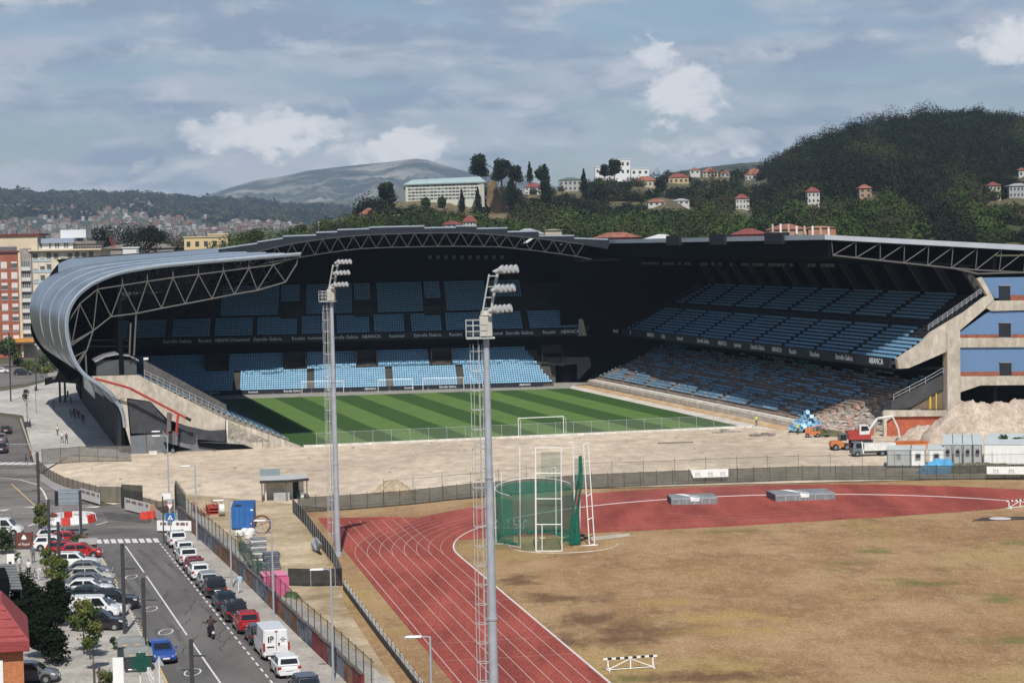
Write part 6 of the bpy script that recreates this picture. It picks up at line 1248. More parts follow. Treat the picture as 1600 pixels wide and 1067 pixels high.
def car(kind, colour, pos, rz, lab, group, z=.012):
    if kind not in PROT: PROT[kind] = o = make_car(kind)
    else:
        o = copy_tree(PROT[kind])
        for q in [o, *o.children_recursive]:
            if q.type == 'MESH':
                for s_ in q.material_slots: s_.link = 'DATA'
    o.location = (pos[0], pos[1], z); o.rotation_euler.z = rz; o['label'] = lab; o['category'] = 'van' if 'van' in kind else 'car'; o['group'] = group
    recolor(o, {'paint_white': colour}) if colour is not m_paint else None
    return o
Wh = m_paint; Wh2 = paint('white_warm', (.66, .655, .63)); Bk = paint('black', (.012, .012, .014)); Nv = paint('navy', (.016, .020, .034)); Rd = paint('red', (.36, .014, .016)); Dr = paint('dark_red', (.17, .014, .02)); Sv = paint('silver', (.34, .37, .39)); Gy = paint('grey', (.12, .125, .135)); Bl = paint('blue', (.018, .06, .26)); Dg = paint('dark_green', (.012, .028, .022)); Bg = paint('beige', (.44, .42, .37))
hd_ = TH + math.pi / 2 + .015
gs = 'cars parked along the painted wall side of the street'
for kind, colr, px, lab in (('suv', Wh, (276, 852), 'white car first in the kerb row by the crossing'), ('hatch', Wh, (287, 866), 'white car second in the kerb row behind the first white one'), ('suv', Wh2, (292, 879), 'white car just ahead of the dark red car in the kerb row'),
    ('hatch', Dr, (303, 893), 'dark red car between two white ones in the kerb row'), ('hatch', Wh, (310, 902), 'white car between the dark red and the silver car in the kerb row'), ('hatch', Sv, (324, 917), 'silver blue car in the kerb row'), ('suv', Bk, (335, 929), 'black car directly behind the silver one in the kerb row'),
    ('sedan', Nv, (351, 949), 'navy car between the two black cars in the kerb row'), ('suv', Bk, (366, 966), 'black car directly ahead of the bright red one in the kerb row'), ('suv', Rd, (385, 984), 'bright red car ahead of the white delivery van'), ('hatch', Bk, (404, 1002), 'black car mostly hidden by the white delivery van'),
    ('van', Wh, (424, 1022), 'white delivery van with dark emblem on its rear doors'), ('hatch', Wh, (446, 1052), 'white hatchback behind the delivery van'), ('hatch', Nv, (476, 1084), 'dark car cut off by the bottom edge of the picture')):
    c_ = car(kind, colr, G(*px), hd_, lab, gs)
    if kind == 'van': van = c_
lm = face_mtx((-2.72, .52, 1.72), (0, -1, 0), (0, 0, 1)); lettering('P', .62, m_black, van, face_mtx((-2.715, .34, 1.62), (0, -1, 0), (0, 0, 1)), 'emblem'); b = B(); b.box(-2.72, -2.705, .52, .62, 1.42, 1.82); b.build('emblem_bar', m_black, van); b = B()
for k, wd in enumerate((.2, .5, .22)): b.box(-2.72, -2.705, -.48 - wd / 2, -.48 + wd / 2, 1.72 - .12 * k, 1.77 - .12 * k)
b.build('door_print', M('print_grey', (.42, .43, .44), var=.05), van); b = B(); b.box(-2.73, -2.70, .18, .7, 1.02, 1.10); b.build('door_handle', m_trim, van); b = B(); b.box(-2.73, -2.70, -.25, -.12, 1.15, 1.35); b.build('door_lock', m_trim, van); b = B(); b.box(-2.72, -2.69, -.12, .12, 2.2, 2.25); b.build('brake_light', m_tail, van)
gd = 'cars parked nose to the street in front of the shops'
for kind, colr, px, lab, ro in (('hatch', Wh2, (88, 848), 'small pale car at the far end of the shop side row', .05), ('sedan', Rd, (104, 853), 'long bright red car at the far end of the shop side row', .02), ('hatch', Wh, (84, 861), 'white car half hidden between two red cars', 0), ('hatch', Rd, (104, 869), 'red car behind the tall white sport car', 0), ('hatch', Rd, (128, 873), 'red nose poking out beyond the green hedge', .05),
    ('suv', Wh, (118, 890), 'tall white sport car with dark windows, black wheels', -.03), ('sedan', Gy, (137, 902), 'dark grey car next to the tall white sport car', -.05), ('hatch', Bg, (144, 912), 'pale beige hatchback in the shop side row', -.03), ('sedan', Gy, (139, 921), 'grey car behind the white estate', 0), ('sedan', Wh, (137, 931), 'white estate car with roof bars', -.02),
    ('sedan', Dg, (142, 942), 'dark green car behind the white van', 0), ('suv', Bk, (178, 951), 'black car sticking out into the street past the white van', .02), ('smallvan', Wh, (147, 967), 'white panel van in the shop side row', -.03), ('hatch', Wh, (162, 963), 'white car nose showing in front of the white panel van', -.02), ('suv', Bk, (155, 985), 'shiny black car nearest the shop terrace', -.04)):
    car(kind, colr, G(px[0], px[1]), TH - .20 + ro, lab, gd, .13 if px[0] < 150 else .10)
car('sedan', Bl, G(251, 1030), TH - math.pi / 2 + .1, 'bright blue car facing the camera beside the kerb', 'cars in the street')
car('smallvan', Wh, G(4, 836), TH - .25, 'white van like car entering the picture from the left edge', 'cars in the street')
car('hatch', Gy, G(48, 1068), TH - .2, 'grey car under the dark hedge by the orange house', 'cars in the street', .13)
gp = 'cars beside the plaza'
for kind, colr, px, rz_c, lab in (('hatch', Bk, (10, 677), TH + 1.5, 'black car in the side street by the plaza, farthest of three'), ('suv', Gy, (2, 692), TH + 1.5, 'grey car in the side street by the plaza, middle of three'), ('suv', Nv, (3, 707), TH + 1.5, 'dark car in the side street by the plaza, nearest of three'),
    ('hatch', Wh, (3, 583), TH - .3, 'white car in the far street at the left edge'), ('suv', Bk, (36, 586), TH - .2, 'black car in the far street beyond the plaza'), ('hatch', Sv, (62, 579), TH - .2, 'silver car in the far street among the bushes')): car(kind, colr, G(*px), rz_c, lab, gp)

# ------------------------------------------------------------------ people
m_skin = M('skin', (.42, .25, .18), var=.08, scale=6); m_hair = M('hair', (.03, .022, .018), var=.2, scale=9)
def skin_body(name, joints, edges, cuts, mats):
    me = bpy.data.meshes.new(name); me.from_pydata([j[:3] for j in joints], edges, []); o = bpy.data.objects.new(name, me); COL.objects.link(o); sk = o.modifiers.new('s', 'SKIN'); sk.use_smooth_shade = True; ss = o.modifiers.new('u', 'SUBSURF'); ss.levels = 1
    me.skin_vertices[0].data[0].use_root = True
    for i, j in enumerate(joints): r = j[3]; me.skin_vertices[0].data[i].radius = r if isinstance(r, tuple) else (r, r)
    bpy.context.view_layer.update(); dg = bpy.context.evaluated_depsgraph_get(); m2 = bpy.data.meshes.new_from_object(o.evaluated_get(dg)); bpy.data.objects.remove(o); bpy.data.meshes.remove(me); m2.name = name
    m2.materials.clear(); [m2.materials.append(m) for m in mats]
    for p in m2.polygons: p.material_index = cuts(p.center); p.use_smooth = True
    return m2
m_shirt = [M('shirt_%d' % i, c, var=.12, scale=5) for i, c in enumerate(((.62, .62, .62), (.05, .06, .09), (.10, .12, .16), (.35, .45, .55), (.55, .50, .42), (.30, .05, .05), (.60, .66, .05)))]
m_trou = [M('trousers_%d' % i, c, var=.15, scale=5) for i, c in enumerate(((.03, .035, .05), (.08, .09, .12), (.30, .27, .22), (.55, .58, .62)))]
m_shoe = M('shoe', (.04, .035, .03), var=.2)
def person_mesh(pose):
    st = {'stand': (.02, -.02, 0, .05), 'walk': (.22, -.20, .0, .2), 'bend': (.05, -.05, .55, .3)}[pose]; lf, lb_, be, ar = st
    hipz = .92; sh = lambda s: (be * .75, s * .19, 1.42 - be * .55); ck = (be * .55, 0, 1.3 - be * .38)
    J = [(0, 0, hipz, (.13, .15)), (0, -.09, hipz - .03, .085), (lf * .55, -.10, .50, .062), (lf * .9, -.10, .09, .045), (lf * .9 + .13, -.105, .045, .042), (0, .09, hipz - .03, .085), (lb_ * .45, .10, .50, .062), (lb_, .10, .10, .045), (lb_ + .13, .105, .045, .042),
         (be * .25, 0, 1.12 - be * .1, (.115, .145)), (*ck, (.12, .165)), (be * .8, 0, 1.45 - be * .58, .06), (be * .92 + .015, 0, 1.535 - be * .66, .055), (be * 1.0 + .025, 0, 1.62 - be * .7, (.085, .072)), (be * 1.06 + .02, 0, 1.71 - be * .72, (.078, .068)),
         (*sh(-1), .062), (be * .75 + ar * .15 - .02, -.25, 1.14 - be * .75, .045), (be * .8 + ar * .9, -.235, .90 - be * .65, .032), (be * .8 + ar * .9 + .05, -.23, .81 - be * .65, .034), (*sh(1), .062), (be * .75 - ar * .3 - .02, .25, 1.14 - be * .75, .045), (be * .8 - ar * .3 + .06, .235, .90 - be * .65, .032), (be * .8 - ar * .3 + .09, .23, .81 - be * .65, .034)]
    E = [(0, 1), (1, 2), (2, 3), (3, 4), (0, 5), (5, 6), (6, 7), (7, 8), (0, 9), (9, 10), (10, 11), (11, 12), (12, 13), (13, 14), (10, 15), (15, 16), (16, 17), (17, 18), (10, 19), (19, 20), (20, 21), (21, 22)]
    hc = Vector(J[13][:3])
    def cut(c):
        if c.z < .085: return 3
        d = (c - hc)
        if c.z > 1.50 - be * .66 and abs(c.y) < .13: return 4 if (d.z > .045 or d.x < -.035) else 2
        if abs(c.y) > .195 and c.z < 1.16 - be * .72: return 2
        return 1 if c.z < .98 - (be * .02) else 0
    return skin_body('person', J, E, cut, [m_shirt[0], m_trou[0], m_skin, m_shoe, m_hair])
PM = {p: person_mesh(p) for p in ('stand', 'walk', 'bend')}
def person(px, py, pose, sh, tr, lab, rz=0., group=None, s=1., z=None):
    o = link('person', PM[pose]); g = G(px, py, .145); o.location = g if z is None else (g.x, g.y, z); o.rotation_euler.z = rz; o.scale = (s, s, s); tag(o, lab, 'person', group)
    for i, m in ((0, m_shirt[sh]), (1, m_trou[tr])): o.material_slots[i].link = 'OBJECT'; o.material_slots[i].material = m
    return o
person(375, 926, 'walk', 3, 3, 'person in pale blue shirt and light shorts on the pavement by the painted wall', 1.7)
person(52, 879, 'walk', 2, 1, 'person in dark grey walking along the shop pavement seen from behind', 1.8)
person(45, 902, 'stand', 0, 0, 'person in white shirt and cap standing among the bicycles', 1.2); person(31, 896, 'stand', 0, 2, 'person in white at the left of the bicycle group', -.5); person(61, 906, 'bend', 0, 3, 'person in white bending down over a bicycle', -.6)
person(97, 692, 'walk', 0, 1, 'person in white shirt on the sunlit plaza at the edge of the shade', 1.0, s=1.05); person(104, 693, 'walk', 1, 0, 'person in dark clothes beside the one in white at the edge of the shade', 1.0); person(90, 680, 'walk', 4, 0, 'lone person in pale top on the sunlit plaza', 2.); person(47, 668, 'stand', 2, 0, 'person beside the planter on the sunlit plaza', .4)
for k, (px, py) in enumerate(((110, 652), (113, 654), (116, 650), (120, 652), (123, 655), (118, 657), (131, 662), (84, 638), (106, 622), (128, 660), (111, 632))): person(px, py, ('stand', 'walk')[k % 2], (1, 2, 1, 5)[k % 4], k % 2, 'person in dark clothes in the shaded strip under the curled roof', k * 1.3, 'people in the shade of the left stand')
person(41, 724, 'walk', 1, 0, 'person in black crossing at the striped crossing by the plaza', .1); person(49, 722, 'walk', 5, 0, 'person in red crossing near the plaza corner', .2); person(55, 722, 'stand', 3, 2, 'person in pale blue at the plaza corner behind the lamp post', .2)
for k, (px, py) in enumerate(((1416, 673), (1422, 672))): person(px, py, 'stand', 6, 1, ('worker in yellow vest on the mound by the red wall, left one', 'worker in yellow vest on the mound by the red wall, right one')[k], -1.5, z=onY(px, py, 316).z - .1 if False else 1.0)
person(1182, 664, 'stand', 6, 0, 'worker in yellow vest standing alone at the pitch corner', -1.2, z=0.02); person(1247, 677, 'stand', 6, 0, 'worker in yellow vest in front of the blue seat heap', -1, z=.02); person(1234, 674, 'bend', 2, 0, 'worker in dark clothes crouching left of the seat heap', -1, z=.02)
# bicycles
bk = thing('bicycle', '', 'bicycle'); 
for x in (-.52, .52):
    b = B(); n = 18; [b.tube((x + .33 * math.cos(6.2832 * k / n), 0, .34 + .33 * math.sin(6.2832 * k / n)), (x + .33 * math.cos(6.2832 * (k + 1) / n), 0, .34 + .33 * math.sin(6.2832 * (k + 1) / n)), .022, n=4) for k in range(n)]; [b.tube((x, 0, .34), (x + .33 * math.cos(k), 0, .34 + .33 * math.sin(k)), .008, n=3) for k in (0, 1, 2.1, 3.1, 4.2, 5.2)]; b.build('wheel', m_tyre, bk)
b = B(); b.path([(-.52, 0, .34), (-.05, 0, .34), (.36, 0, .78), (-.18, 0, .78), (-.05, 0, .34)], .025, n=5); b.path([(-.52, 0, .34), (-.18, 0, .78), (-.2, 0, .9)], .02, n=5); b.path([(.52, 0, .34), (.36, 0, .78), (.33, 0, .95)], .022, n=5); b.build('frame', m_black, bk); b = B(); b.tube((.33, -.25, .96), (.33, .25, .96), .018, n=5); b.build('handlebar', m_black, bk); b = B(); b.box(-.32, -.08, -.06, .06, .9, .96); b.build('saddle', m_black, bk)
for k, (px, py, lab) in enumerate(((36, 903, 'dark bicycle left of the person in the cap'), (50, 903, 'dark bicycle right of the person in the cap'), (66, 903, 'dark bicycle under the bending person'))): o = bk if k == 0 else copy_tree(bk); o.location = G(px, py, .13); o.rotation_euler.z = rad((20, -30, 15)[k]); o['label'] = lab; o['group'] = 'bicycles on the shop pavement'
# motorcycle and rider seen from behind
mo = thing('motorcycle', 'dark motorcycle riding up the street away from the camera', 'motorcycle', G(330, 996), hd_ + .05)
for x in (-.68, .68): wheel(mo, (x, 0, .31), .31, .14)
b = B(); b.loft([[(x, -w_, z0), (x, w_, z0), (x, w_ * 1.1, (z0 + z1) / 2), (x, w_ * .7, z1), (x, -w_ * .7, z1), (x, -w_ * 1.1, (z0 + z1) / 2)] for x, w_, z0, z1 in ((-.95, .06, .72, .84), (-.6, .12, .55, .86), (-.1, .17, .35, .82), (.25, .19, .35, 1.0), (.5, .15, .55, .98), (.72, .08, .7, .9))]); b.build('body', m_black, mo); b = B(); b.box(-.55, .1, -.14, .14, .82, .88); b.build('seat', m_trim, mo); b = B(); b.tube((.45, -.36, 1.08), (.45, .36, 1.08), .02, n=5); b.build('handlebar', m_black, mo); b = B(); b.box(-.99, -.95, -.09, .09, .5, .66); b.build('number_plate', m_plate, mo); b = B(); b.box(-.98, -.93, -.07, .07, .74, .8); b.build('tail_light', m_tail, mo)
for s in (-1, 1): b = B(); b.box(.42, .46, s * .5 - .07, s * .5 + .07, 1.15, 1.25); b.tube((.45, s * .34, 1.08), (.44, s * .5, 1.18), .012, n=4); b.build('mirror', m_black, mo)
J = [(-.25, 0, .93, (.15, .17)), (-.15, -.12, .92, .09), (.22, -.24, .78, .07), (.0, -.25, .42, .05), (.13, -.25, .36, .05), (-.15, .12, .92, .09), (.22, .24, .78, .07), (.0, .25, .42, .05), (.13, .25, .36, .05), (-.18, 0, 1.15, (.14, .18)), (-.05, 0, 1.36, (.14, .2)), (.02, 0, 1.5, .065), (.04, 0, 1.58, .07), (.05, 0, 1.66, .12), (.05, 0, 1.74, .11), (.0, -.22, 1.40, .075), (.12, -.36, 1.18, .06), (.40, -.31, 1.10, .045), (.47, -.3, 1.09, .045), (.0, .22, 1.40, .075), (.12, .36, 1.18, .06), (.40, .31, 1.10, .045), (.47, .3, 1.09, .045)]
E_ = [(0, 1), (1, 2), (2, 3), (3, 4), (0, 5), (5, 6), (6, 7), (7, 8), (0, 9), (9, 10), (10, 11), (11, 12), (12, 13), (13, 14), (10, 15), (15, 16), (16, 17), (17, 18), (10, 19), (19, 20), (20, 21), (21, 22)]
rm = skin_body('person', J, E_, lambda c: 3 if c.z < .47 else (4 if c.z > 1.54 else (1 if c.z < .98 else 0)), [M('rider_jacket', (.05, .022, .026), var=.3, scale=4), m_trou[0], m_skin, m_shoe, M('helmet', (.012, .012, .014), var=0, rough=.2)])
o = link('person', rm); o.location = mo.location; o.rotation_euler = mo.rotation_euler; tag(o, 'motorcycle rider in dark red jacket and black helmet', 'person')

# ------------------------------------------------------------------ shop terrace at lower left
m_dome = M('bin_dome', (.20, .215, .21), var=.1, scale=1); m_dbin = M('bin_dark', (.035, .038, .042), var=.2)
for k, (px, py, lab) in enumerate(((205, 1030, 'grey domed recycling bin farther from the camera'), (216, 1046, 'grey domed recycling bin with red panel, nearer the camera'))):
    t = thing('recycling_bin', lab, 'recycling bin', G(px, py, .13), TH, 'recycling bins by the kerb'); b = B(); b.box(-.95, .95, -.75, .75, 0, 1.15); b.build('body', m_dbin, t); b = B(); r_ = []
    for x, zs in ((-1.0, .75), (-.7, 1.), (.7, 1.), (1.0, .75)): r_.append([(x, -.82, 1.12), (x, -.7, 1.12 + .35 * zs), (x, -.3, 1.12 + .58 * zs), (x, .3, 1.12 + .58 * zs), (x, .7, 1.12 + .35 * zs), (x, .82, 1.12)])
    b.loft(r_); b.build('dome', m_dome, t)
    for s in (-.45, .45): b = B(); n = 14; [b.tube((s + .26 * math.cos(6.2832 * q / n), -.80 + .02 + .42 * (.5 + .5 * math.sin(6.2832 * q / n)), 1.2 + .42 * (.5 + .5 * math.sin(6.2832 * q / n))), (s + .26 * math.cos(6.2832 * (q + 1) / n), -.78 + .42 * (.5 + .5 * math.sin(6.2832 * (q + 1) / n)), 1.2 + .42 * (.5 + .5 * math.sin(6.2832 * (q + 1) / n))), .05, n=5) for q in range(n)]; b.build('yellow_ring', M('ring_yellow', (.62, .40, .05), var=.1), t)
    b = B(); b.box(-.98, -.94, -.4, .4, .2, 1.0) if k == 0 else b.prism([(-.3, -.79, .5), (.4, -.79, .5), (.5, -.79, 1.05), (-.2, -.79, 1.05)], (0, .03, 0)); b.build('panel', M('panel_green', (.03, .14, .09), var=.1) if k == 0 else M('panel_red', (.40, .06, .06), var=.1), t)
t = thing('recycling_bin', 'grey bin with pale sloped lid at the end of the red cars', 'recycling bin', G(137, 866, .13), TH, 'recycling bins by the kerb'); b = B(); b.box(-.9, .9, -.7, .7, 0, 1.1); b.build('body', m_dbin, t); b = B(); b.prism([(-.95, -.78, 1.1), (-.95, .78, 1.1), (-.8, .5, 1.6), (-.8, -.4, 1.6)], (1.8, 0, 0)); b.build('lid', M('lid_pale', (.28, .28, .27), var=.15), t)
ph = thing('pharmacy_sign', 'dark green pharmacy cross on a white post', 'sign', G(222, 1082, .13), rad(6)); b = B(); r_ = .36; b.box(-r_ - .3, r_ + .3, -.09, .09, 2.1 - .32, 2.1 + .32); b.prism([(-.32, -.095, 1.45), (.32, -.095, 1.45), (.32, -.095, 2.75), (-.32, -.095, 2.75)], (0, .19, 0)); b.build('cross', M('cross_green', (.006, .062, .042), var=.15, scale=6, fine=12, rough=.5), ph); b = B(); b.tube((-.1, .15, 0), (-.1, .15, 2.8), .05, n=6); b.tube((-.9, .15, 1.6), (.3, .15, 1.6), .06, n=5); b.build('post', m_white, ph)
wp_ = thing('info_board', 'plain white board standing left of the green pharmacy cross', 'board', G(186, 1085, .13), rad(5)); b = B(); b.box(-.36, .36, -.1, .1, 0, 2.55); b.build('panel', m_white, wp_); b = B(); b.box(-.42, .42, -.14, .14, 0, .12); b.build('foot', m_mgrey, wp_)
gf = thing('guard_rail', 'white railing along the kerb next to the blue car', 'railing', G(236, 1066, .13), TH + 1.571); b = B(); [b.tube((x, 0, 0), (x, 0, .95), .03, n=5) for x in np.linspace(-2.5, 3, 6)]; [b.tube((-2.5, 0, z), (3, 0, z), .028, n=5) for z in (.5, .95)]; b.build('rail', m_white, gf)
ws = thing('warning_sign', 'back of a grey triangular sign on a white post in front of the blue car', 'sign', G(250, 1090, .13)); b = B(); b.tube((0, .03, 0), (0, .03, 2.7), .045, n=6); b.build('post', m_white, ws); b = B(); b.prism([(-.36, 0, 2.2), (.36, 0, 2.2), (0, 0, 2.85)], (0, .02, 0)); b.build('plate', m_galv, ws)
rsn = thing('shop_sign', 'brown sign board with white emblem and lettering on the shop pavement', 'sign', G(38, 858, .13), rad(4)); b = B(); b.box(-.85, .85, -.05, .05, .15, 1.75); b.build('board', M('sign_brown', (.13, .045, .035), var=.15), rsn); lettering('el Rapel', .36, m_white, rsn, face_mtx((0, -.07, .55), (1, 0, 0), (0, 0, 1))); b = B(); b.lathe([(.05, 1.0), (.26, 1.05), (.22, 1.25), (.05, 1.5)], 8, (0, -.05, 0), sy=.12); b.build('emblem', m_white, rsn); b = B(); b.box(-.9, -.8, -.04, .06, 0, 1.8); b.box(.8, .9, -.04, .06, 0, 1.8); b.build('post', m_trim, rsn)
sheet('shop_lawn', PX((-30, 888), (22, 880), (26, 920), (-30, 940)), .146, M('lawn', (.20, .19, .05), col2=(.13, .16, .04), scale=1, fine=6)); b = B(); b.box(-.35, .35, -.05, .05, 0, 1.25); o = b.build('white_board', m_white); o.location = G(17, 885, .14); tag(o, 'white menu board on the little lawn', 'board'); b = B(); b.box(-.2, .1, -.06, -.05, .1, .5); b.build('print', m_black, o)
# orange house, pergola
c0 = onY(37, 1040, 142); oh = thing('house', 'orange rendered house with red hipped roof at the lower left corner', 'house', (c0.x, 142, 0), TH - .01); q = lambda x, y, Y=142.: onY(x, y, Y); zt_ = q(36, 1018).z
b = B(); b.box(-12, 0, 0, 9, 0, zt_); b.build('wall', M('wall_orange', (.46, .17, .075), var=.06, scale=1, fine=4), oh)
b = B(); ze = q(46, 1015).z; er = .42; v = [(-14, -.5, ze), (er, -.5, ze), (er, 9.5, ze), (-14, 9.5, ze), (-14, -.5, ze + .75), (er, -.5, ze + .7), (er, 9.5, ze + .7), (-14, 9.5, ze + .75), (-1.3, 1.8, ze + 3.0), (-1.3, 7.0, ze + 3.0), (-14, 4, ze + 4.2)]; b.add(v, [(0, 3, 2, 1), (0, 1, 5, 4), (1, 2, 6, 5), (5, 6, 9, 8), (4, 5, 8, 10), (6, 7, 10, 9), (8, 9, 10)]); b.build('roof', M('roof_red', (.27, .052, .052), var=.22, scale=2.2, fine=7, stretch=(1, 1, 6)), oh)
b = B(); [b.tube((-14, -.5 + .0, ze + .75 + .0), (-14, -.5, ze + .75), .01)] if False else [b.tube((er - 1.75 * t - .1, -.5 + 2.3 * t + .0, ze + .72 + 2.3 * t), (-14, -.5 + 2.3 * t + 2.2 * t, ze + .77 + 2.5 * t), .05, n=4) for t in (.12, .34, .56, .78, .97)]; b.build('tile_course', M('tile_shadow', (.22, .03, .035), var=.2, scale=2), oh)
b = B(); b.tube((er - .05, -.55, ze + .06), (-14, -.55, ze + .06), .07, n=6); b.build('gutter', M('gutter_red', (.2, .03, .03), var=.1), oh)
b = B(); b.box(-2.7, -1.6, -.06, 0, zt_ - 2.5, zt_ - .6); w_ = b.build('window', M('win_pale', (.42, .42, .44), var=.1, rough=.2), oh); b = B(); b.box(-2.85, -1.35, -.1, -.06, zt_ - .6, zt_ - .42); b.box(-1.6, -1.35, -.1, -.06, zt_ - 2.6, zt_ - .6); b.box(-2.85, -2.7, -.1, -.06, zt_ - 2.6, zt_ - .6); b.box(-2.18, -2.12, -.09, -.06, zt_ - 2.5, zt_ - .6); b.build('frame', m_white, w_)
pg = thing('pergola', 'dark corrugated canopy beside the hedge at the left edge', 'canopy', G(20, 960, 0)); b = B(); Yp = 176.; A0 = onY(-8, 882, Yp + 7); A1 = onY(25, 882, Yp + 7); B1 = onY(35, 922, Yp); B0 = onY(-8, 922, Yp); 
for k in range(9):
    t0, t1 = k / 9, (k + .62) / 9; b.prism([A0.lerp(B0, t0), A1.lerp(B1, t0), A1.lerp(B1, t1), A0.lerp(B0, t1)], (0, 0, .07)); 
b.prism([A0 - Vector((0, 0, .1)), A1 - Vector((0, 0, .1)), B1 - Vector((0, 0, .1)), B0 - Vector((0, 0, .1))], (0, 0, .06), 1); b.build('roof', [M('slat_grey', (.16, .165, .17), var=.1), m_dark], pg, world=True)
for P_ in (A1, B1): b = B(); b.tube((P_.x - .1, P_.y, 0), (P_.x - .1, P_.y, P_.z), .07, n=6); b.build('post', m_trim, pg, world=True)
b = B(); b.prism([(A0.x, A0.y, 0), (B0.x, B0.y, 0), (B0.x + 1.2, B0.y, 0), (A0.x + .8, A0.y, 0)], (0, 0, A0.z - .1)); b.build('back_wall', m_dark, pg, world=True)
# ------------------------------------------------------------------ woods
def wood(name, pts, radii, squash, n, size, mats, seed, kind='stuff', pick=None):
    r_ = np.random.default_rng(seed); c = np.array([[p[0], p[1], p[2]] for p in pts]); R = np.array(radii); q = leaf_verts(c, R, np.array(squash), n, size, r_, lump=.25)
    k = pick if pick is not None else r_.integers(0, len(mats), len(c)); mi = np.repeat(k, n); fl = r_.uniform(size=len(mi)) < .05; mi = np.where(fl, r_.integers(0, len(mats), len(mi)), mi)
    o = link(name, leaf_mesh(name, q, mats, mi)); o['kind'] = kind; return o
m_w1 = M('wood_dark', (.009, .013, .010), col2=(.018, .023, .015), scale=.05, rough=.9, spec=.05); m_w2 = M('wood_mid', (.022, .033, .013), col2=(.042, .056, .021), scale=.05, rough=.9, spec=.05); m_w3 = M('wood_olive', (.034, .036, .018), col2=(.055, .052, .027), scale=.05, rough=.9, spec=.05); m_w4 = M('wood_green', (.034, .056, .016), col2=(.06, .088, .024), scale=.05, rough=.9, spec=.05)  # leaf colours lowered to carry the cloud shadow over the hill
HR = [(874, 909, 275, 300, 1050), (820, 847, 283, 305, 1000), (775, 795, 316, 333, 960), (1163, 1199, 261, 283, 1480), (1150, 1171, 301, 328, 1080), (1262, 1281, 290, 319, 1200), (1343, 1362, 286, 310, 1230), (1098, 1122, 260, 278, 1400), (1045, 1076, 269, 288, 1150), (993, 1026, 273, 293, 1120), (1013, 1040, 308, 323, 1050), (1052, 1077, 308, 321, 1050), (1546, 1564, 282, 315, 1210), (1577, 1612, 284, 310, 1220), (1575, 1606, 328, 353, 1000), (1592, 1606, 260, 277, 1240), (562, 590, 323, 343, 930), (690, 722, 343, 364, 800), (723, 745, 334, 360, 800), (1078, 1094, 260, 273, 1420), (1126, 1140, 264, 278, 1420), (620, 757, 286, 316, 1000), (930, 1014, 255, 274, 1280), (953, 1092, 296, 314, 1085), (762, 786, 288, 338, 1010)]
def hill_Y(px, py):
    best = None
    for k in range(101):
        q = hill_at(px, k / 100); zc = q.y * math.cos(PT) - (q.z - CH) * math.sin(PT); yc = q.y * math.sin(PT) + (q.z - CH) * math.cos(PT); x = q.x / zc * F; y = yc / zc * F; c, s_ = math.cos(-RL), math.sin(-RL); e = abs(533.5 - (s_ * x + c * y) - py)
        if best is None or e < best[0]: best = (e, q.y)
    return best[1]
HR = [(a, b_, t, d, Y if Y < 900 else hill_Y((a + b_) / 2, d)) for a, b_, t, d, Y in HR]
def clear(p, r):
    zc = p[1] * math.cos(PT) - (p[2] - CH) * math.sin(PT); yc = p[1] * math.sin(PT) + (p[2] - CH) * math.cos(PT); x = p[0] / zc * F; y = yc / zc * F; c, s_ = math.cos(-RL), math.sin(-RL); x, y = 800 + c * x - s_ * y, 533.5 - (s_ * x + c * y); k = r * F / p[1] * .75
    return not any(a - k < x < b_ + k and t - k < y < d + k * 2.3 and p[1] < Y + 4 for a, b_, t, d, Y in HR)
r_ = np.random.default_rng(11); P, R, Q, K = [], [], [], []
while len(P) < 2500:                                             # dark wooded hill on the right
    x = r_.uniform(1188, 1760); t = r_.uniform(.05, 1.0)
    p = hill_at(x, t); px_lo = t < .35
    if x < 1215 and t > .97: continue
    rad_ = r_.choice([r_.uniform(2.6, 4.6), r_.uniform(4., 7.)]) * (1 if t > .3 else .8)
    if not clear(p, rad_): continue
    P.append((p.x, p.y, p.z + rad_ * .55)); R.append(rad_); Q.append(r_.uniform(.75, 1.25)); sp_n = math.sin(x * .05 + 3 * t) + math.sin(x * .023 + 9 * t + 1) + r_.normal() * .6; K.append((0 if sp_n < 1.15 else (1 if sp_n < 1.9 else 2)) if t > .34 else (0 if sp_n < -.6 else (1 if sp_n < .4 else (3 if sp_n < 1.2 else 2))))
for k in range(150):
    x = 1192 + 3.9 * k; p = hill_at(x, r_.uniform(.95, 1.0)); rad_ = r_.choice([r_.uniform(2.6, 4.5), r_.uniform(4.5, 7.5)]); P.append((p.x, p.y, p.z + rad_ * r_.uniform(.3, .9))); R.append(rad_); Q.append(r_.uniform(.8, 1.3)); K.append(0)
wood('hill_wood', P, R, Q, 440, .46, [m_w1, m_w2, m_w3, m_w4], 12, pick=np.array(K))
P, R, Q, K = [], [], [], []
while len(P) < 1200:                                              # greener trees behind the roof
    x = r_.uniform(560, 1330); t = r_.uniform(.08, .62) if x > 640 else r_.uniform(.08, .9)
    if 620 < x < 770 and t > .5: continue
    p = hill_at(x, t); rad_ = r_.uniform(2.2, 5.2)
    if not clear(p, rad_): continue
    sp_n = math.sin(x * .045 + 4 * t) + math.sin(x * .019 + 7 * t + 2) + r_.normal() * .6; P.append((p.x, p.y, p.z + rad_ * .6)); R.append(rad_); Q.append(r_.uniform(.75, 1.1)); K.append((1 if sp_n < -.5 else (3 if sp_n < 1.3 else 2)) if t < .45 else (0 if sp_n < .3 else (1 if sp_n < 1.3 else 2)))
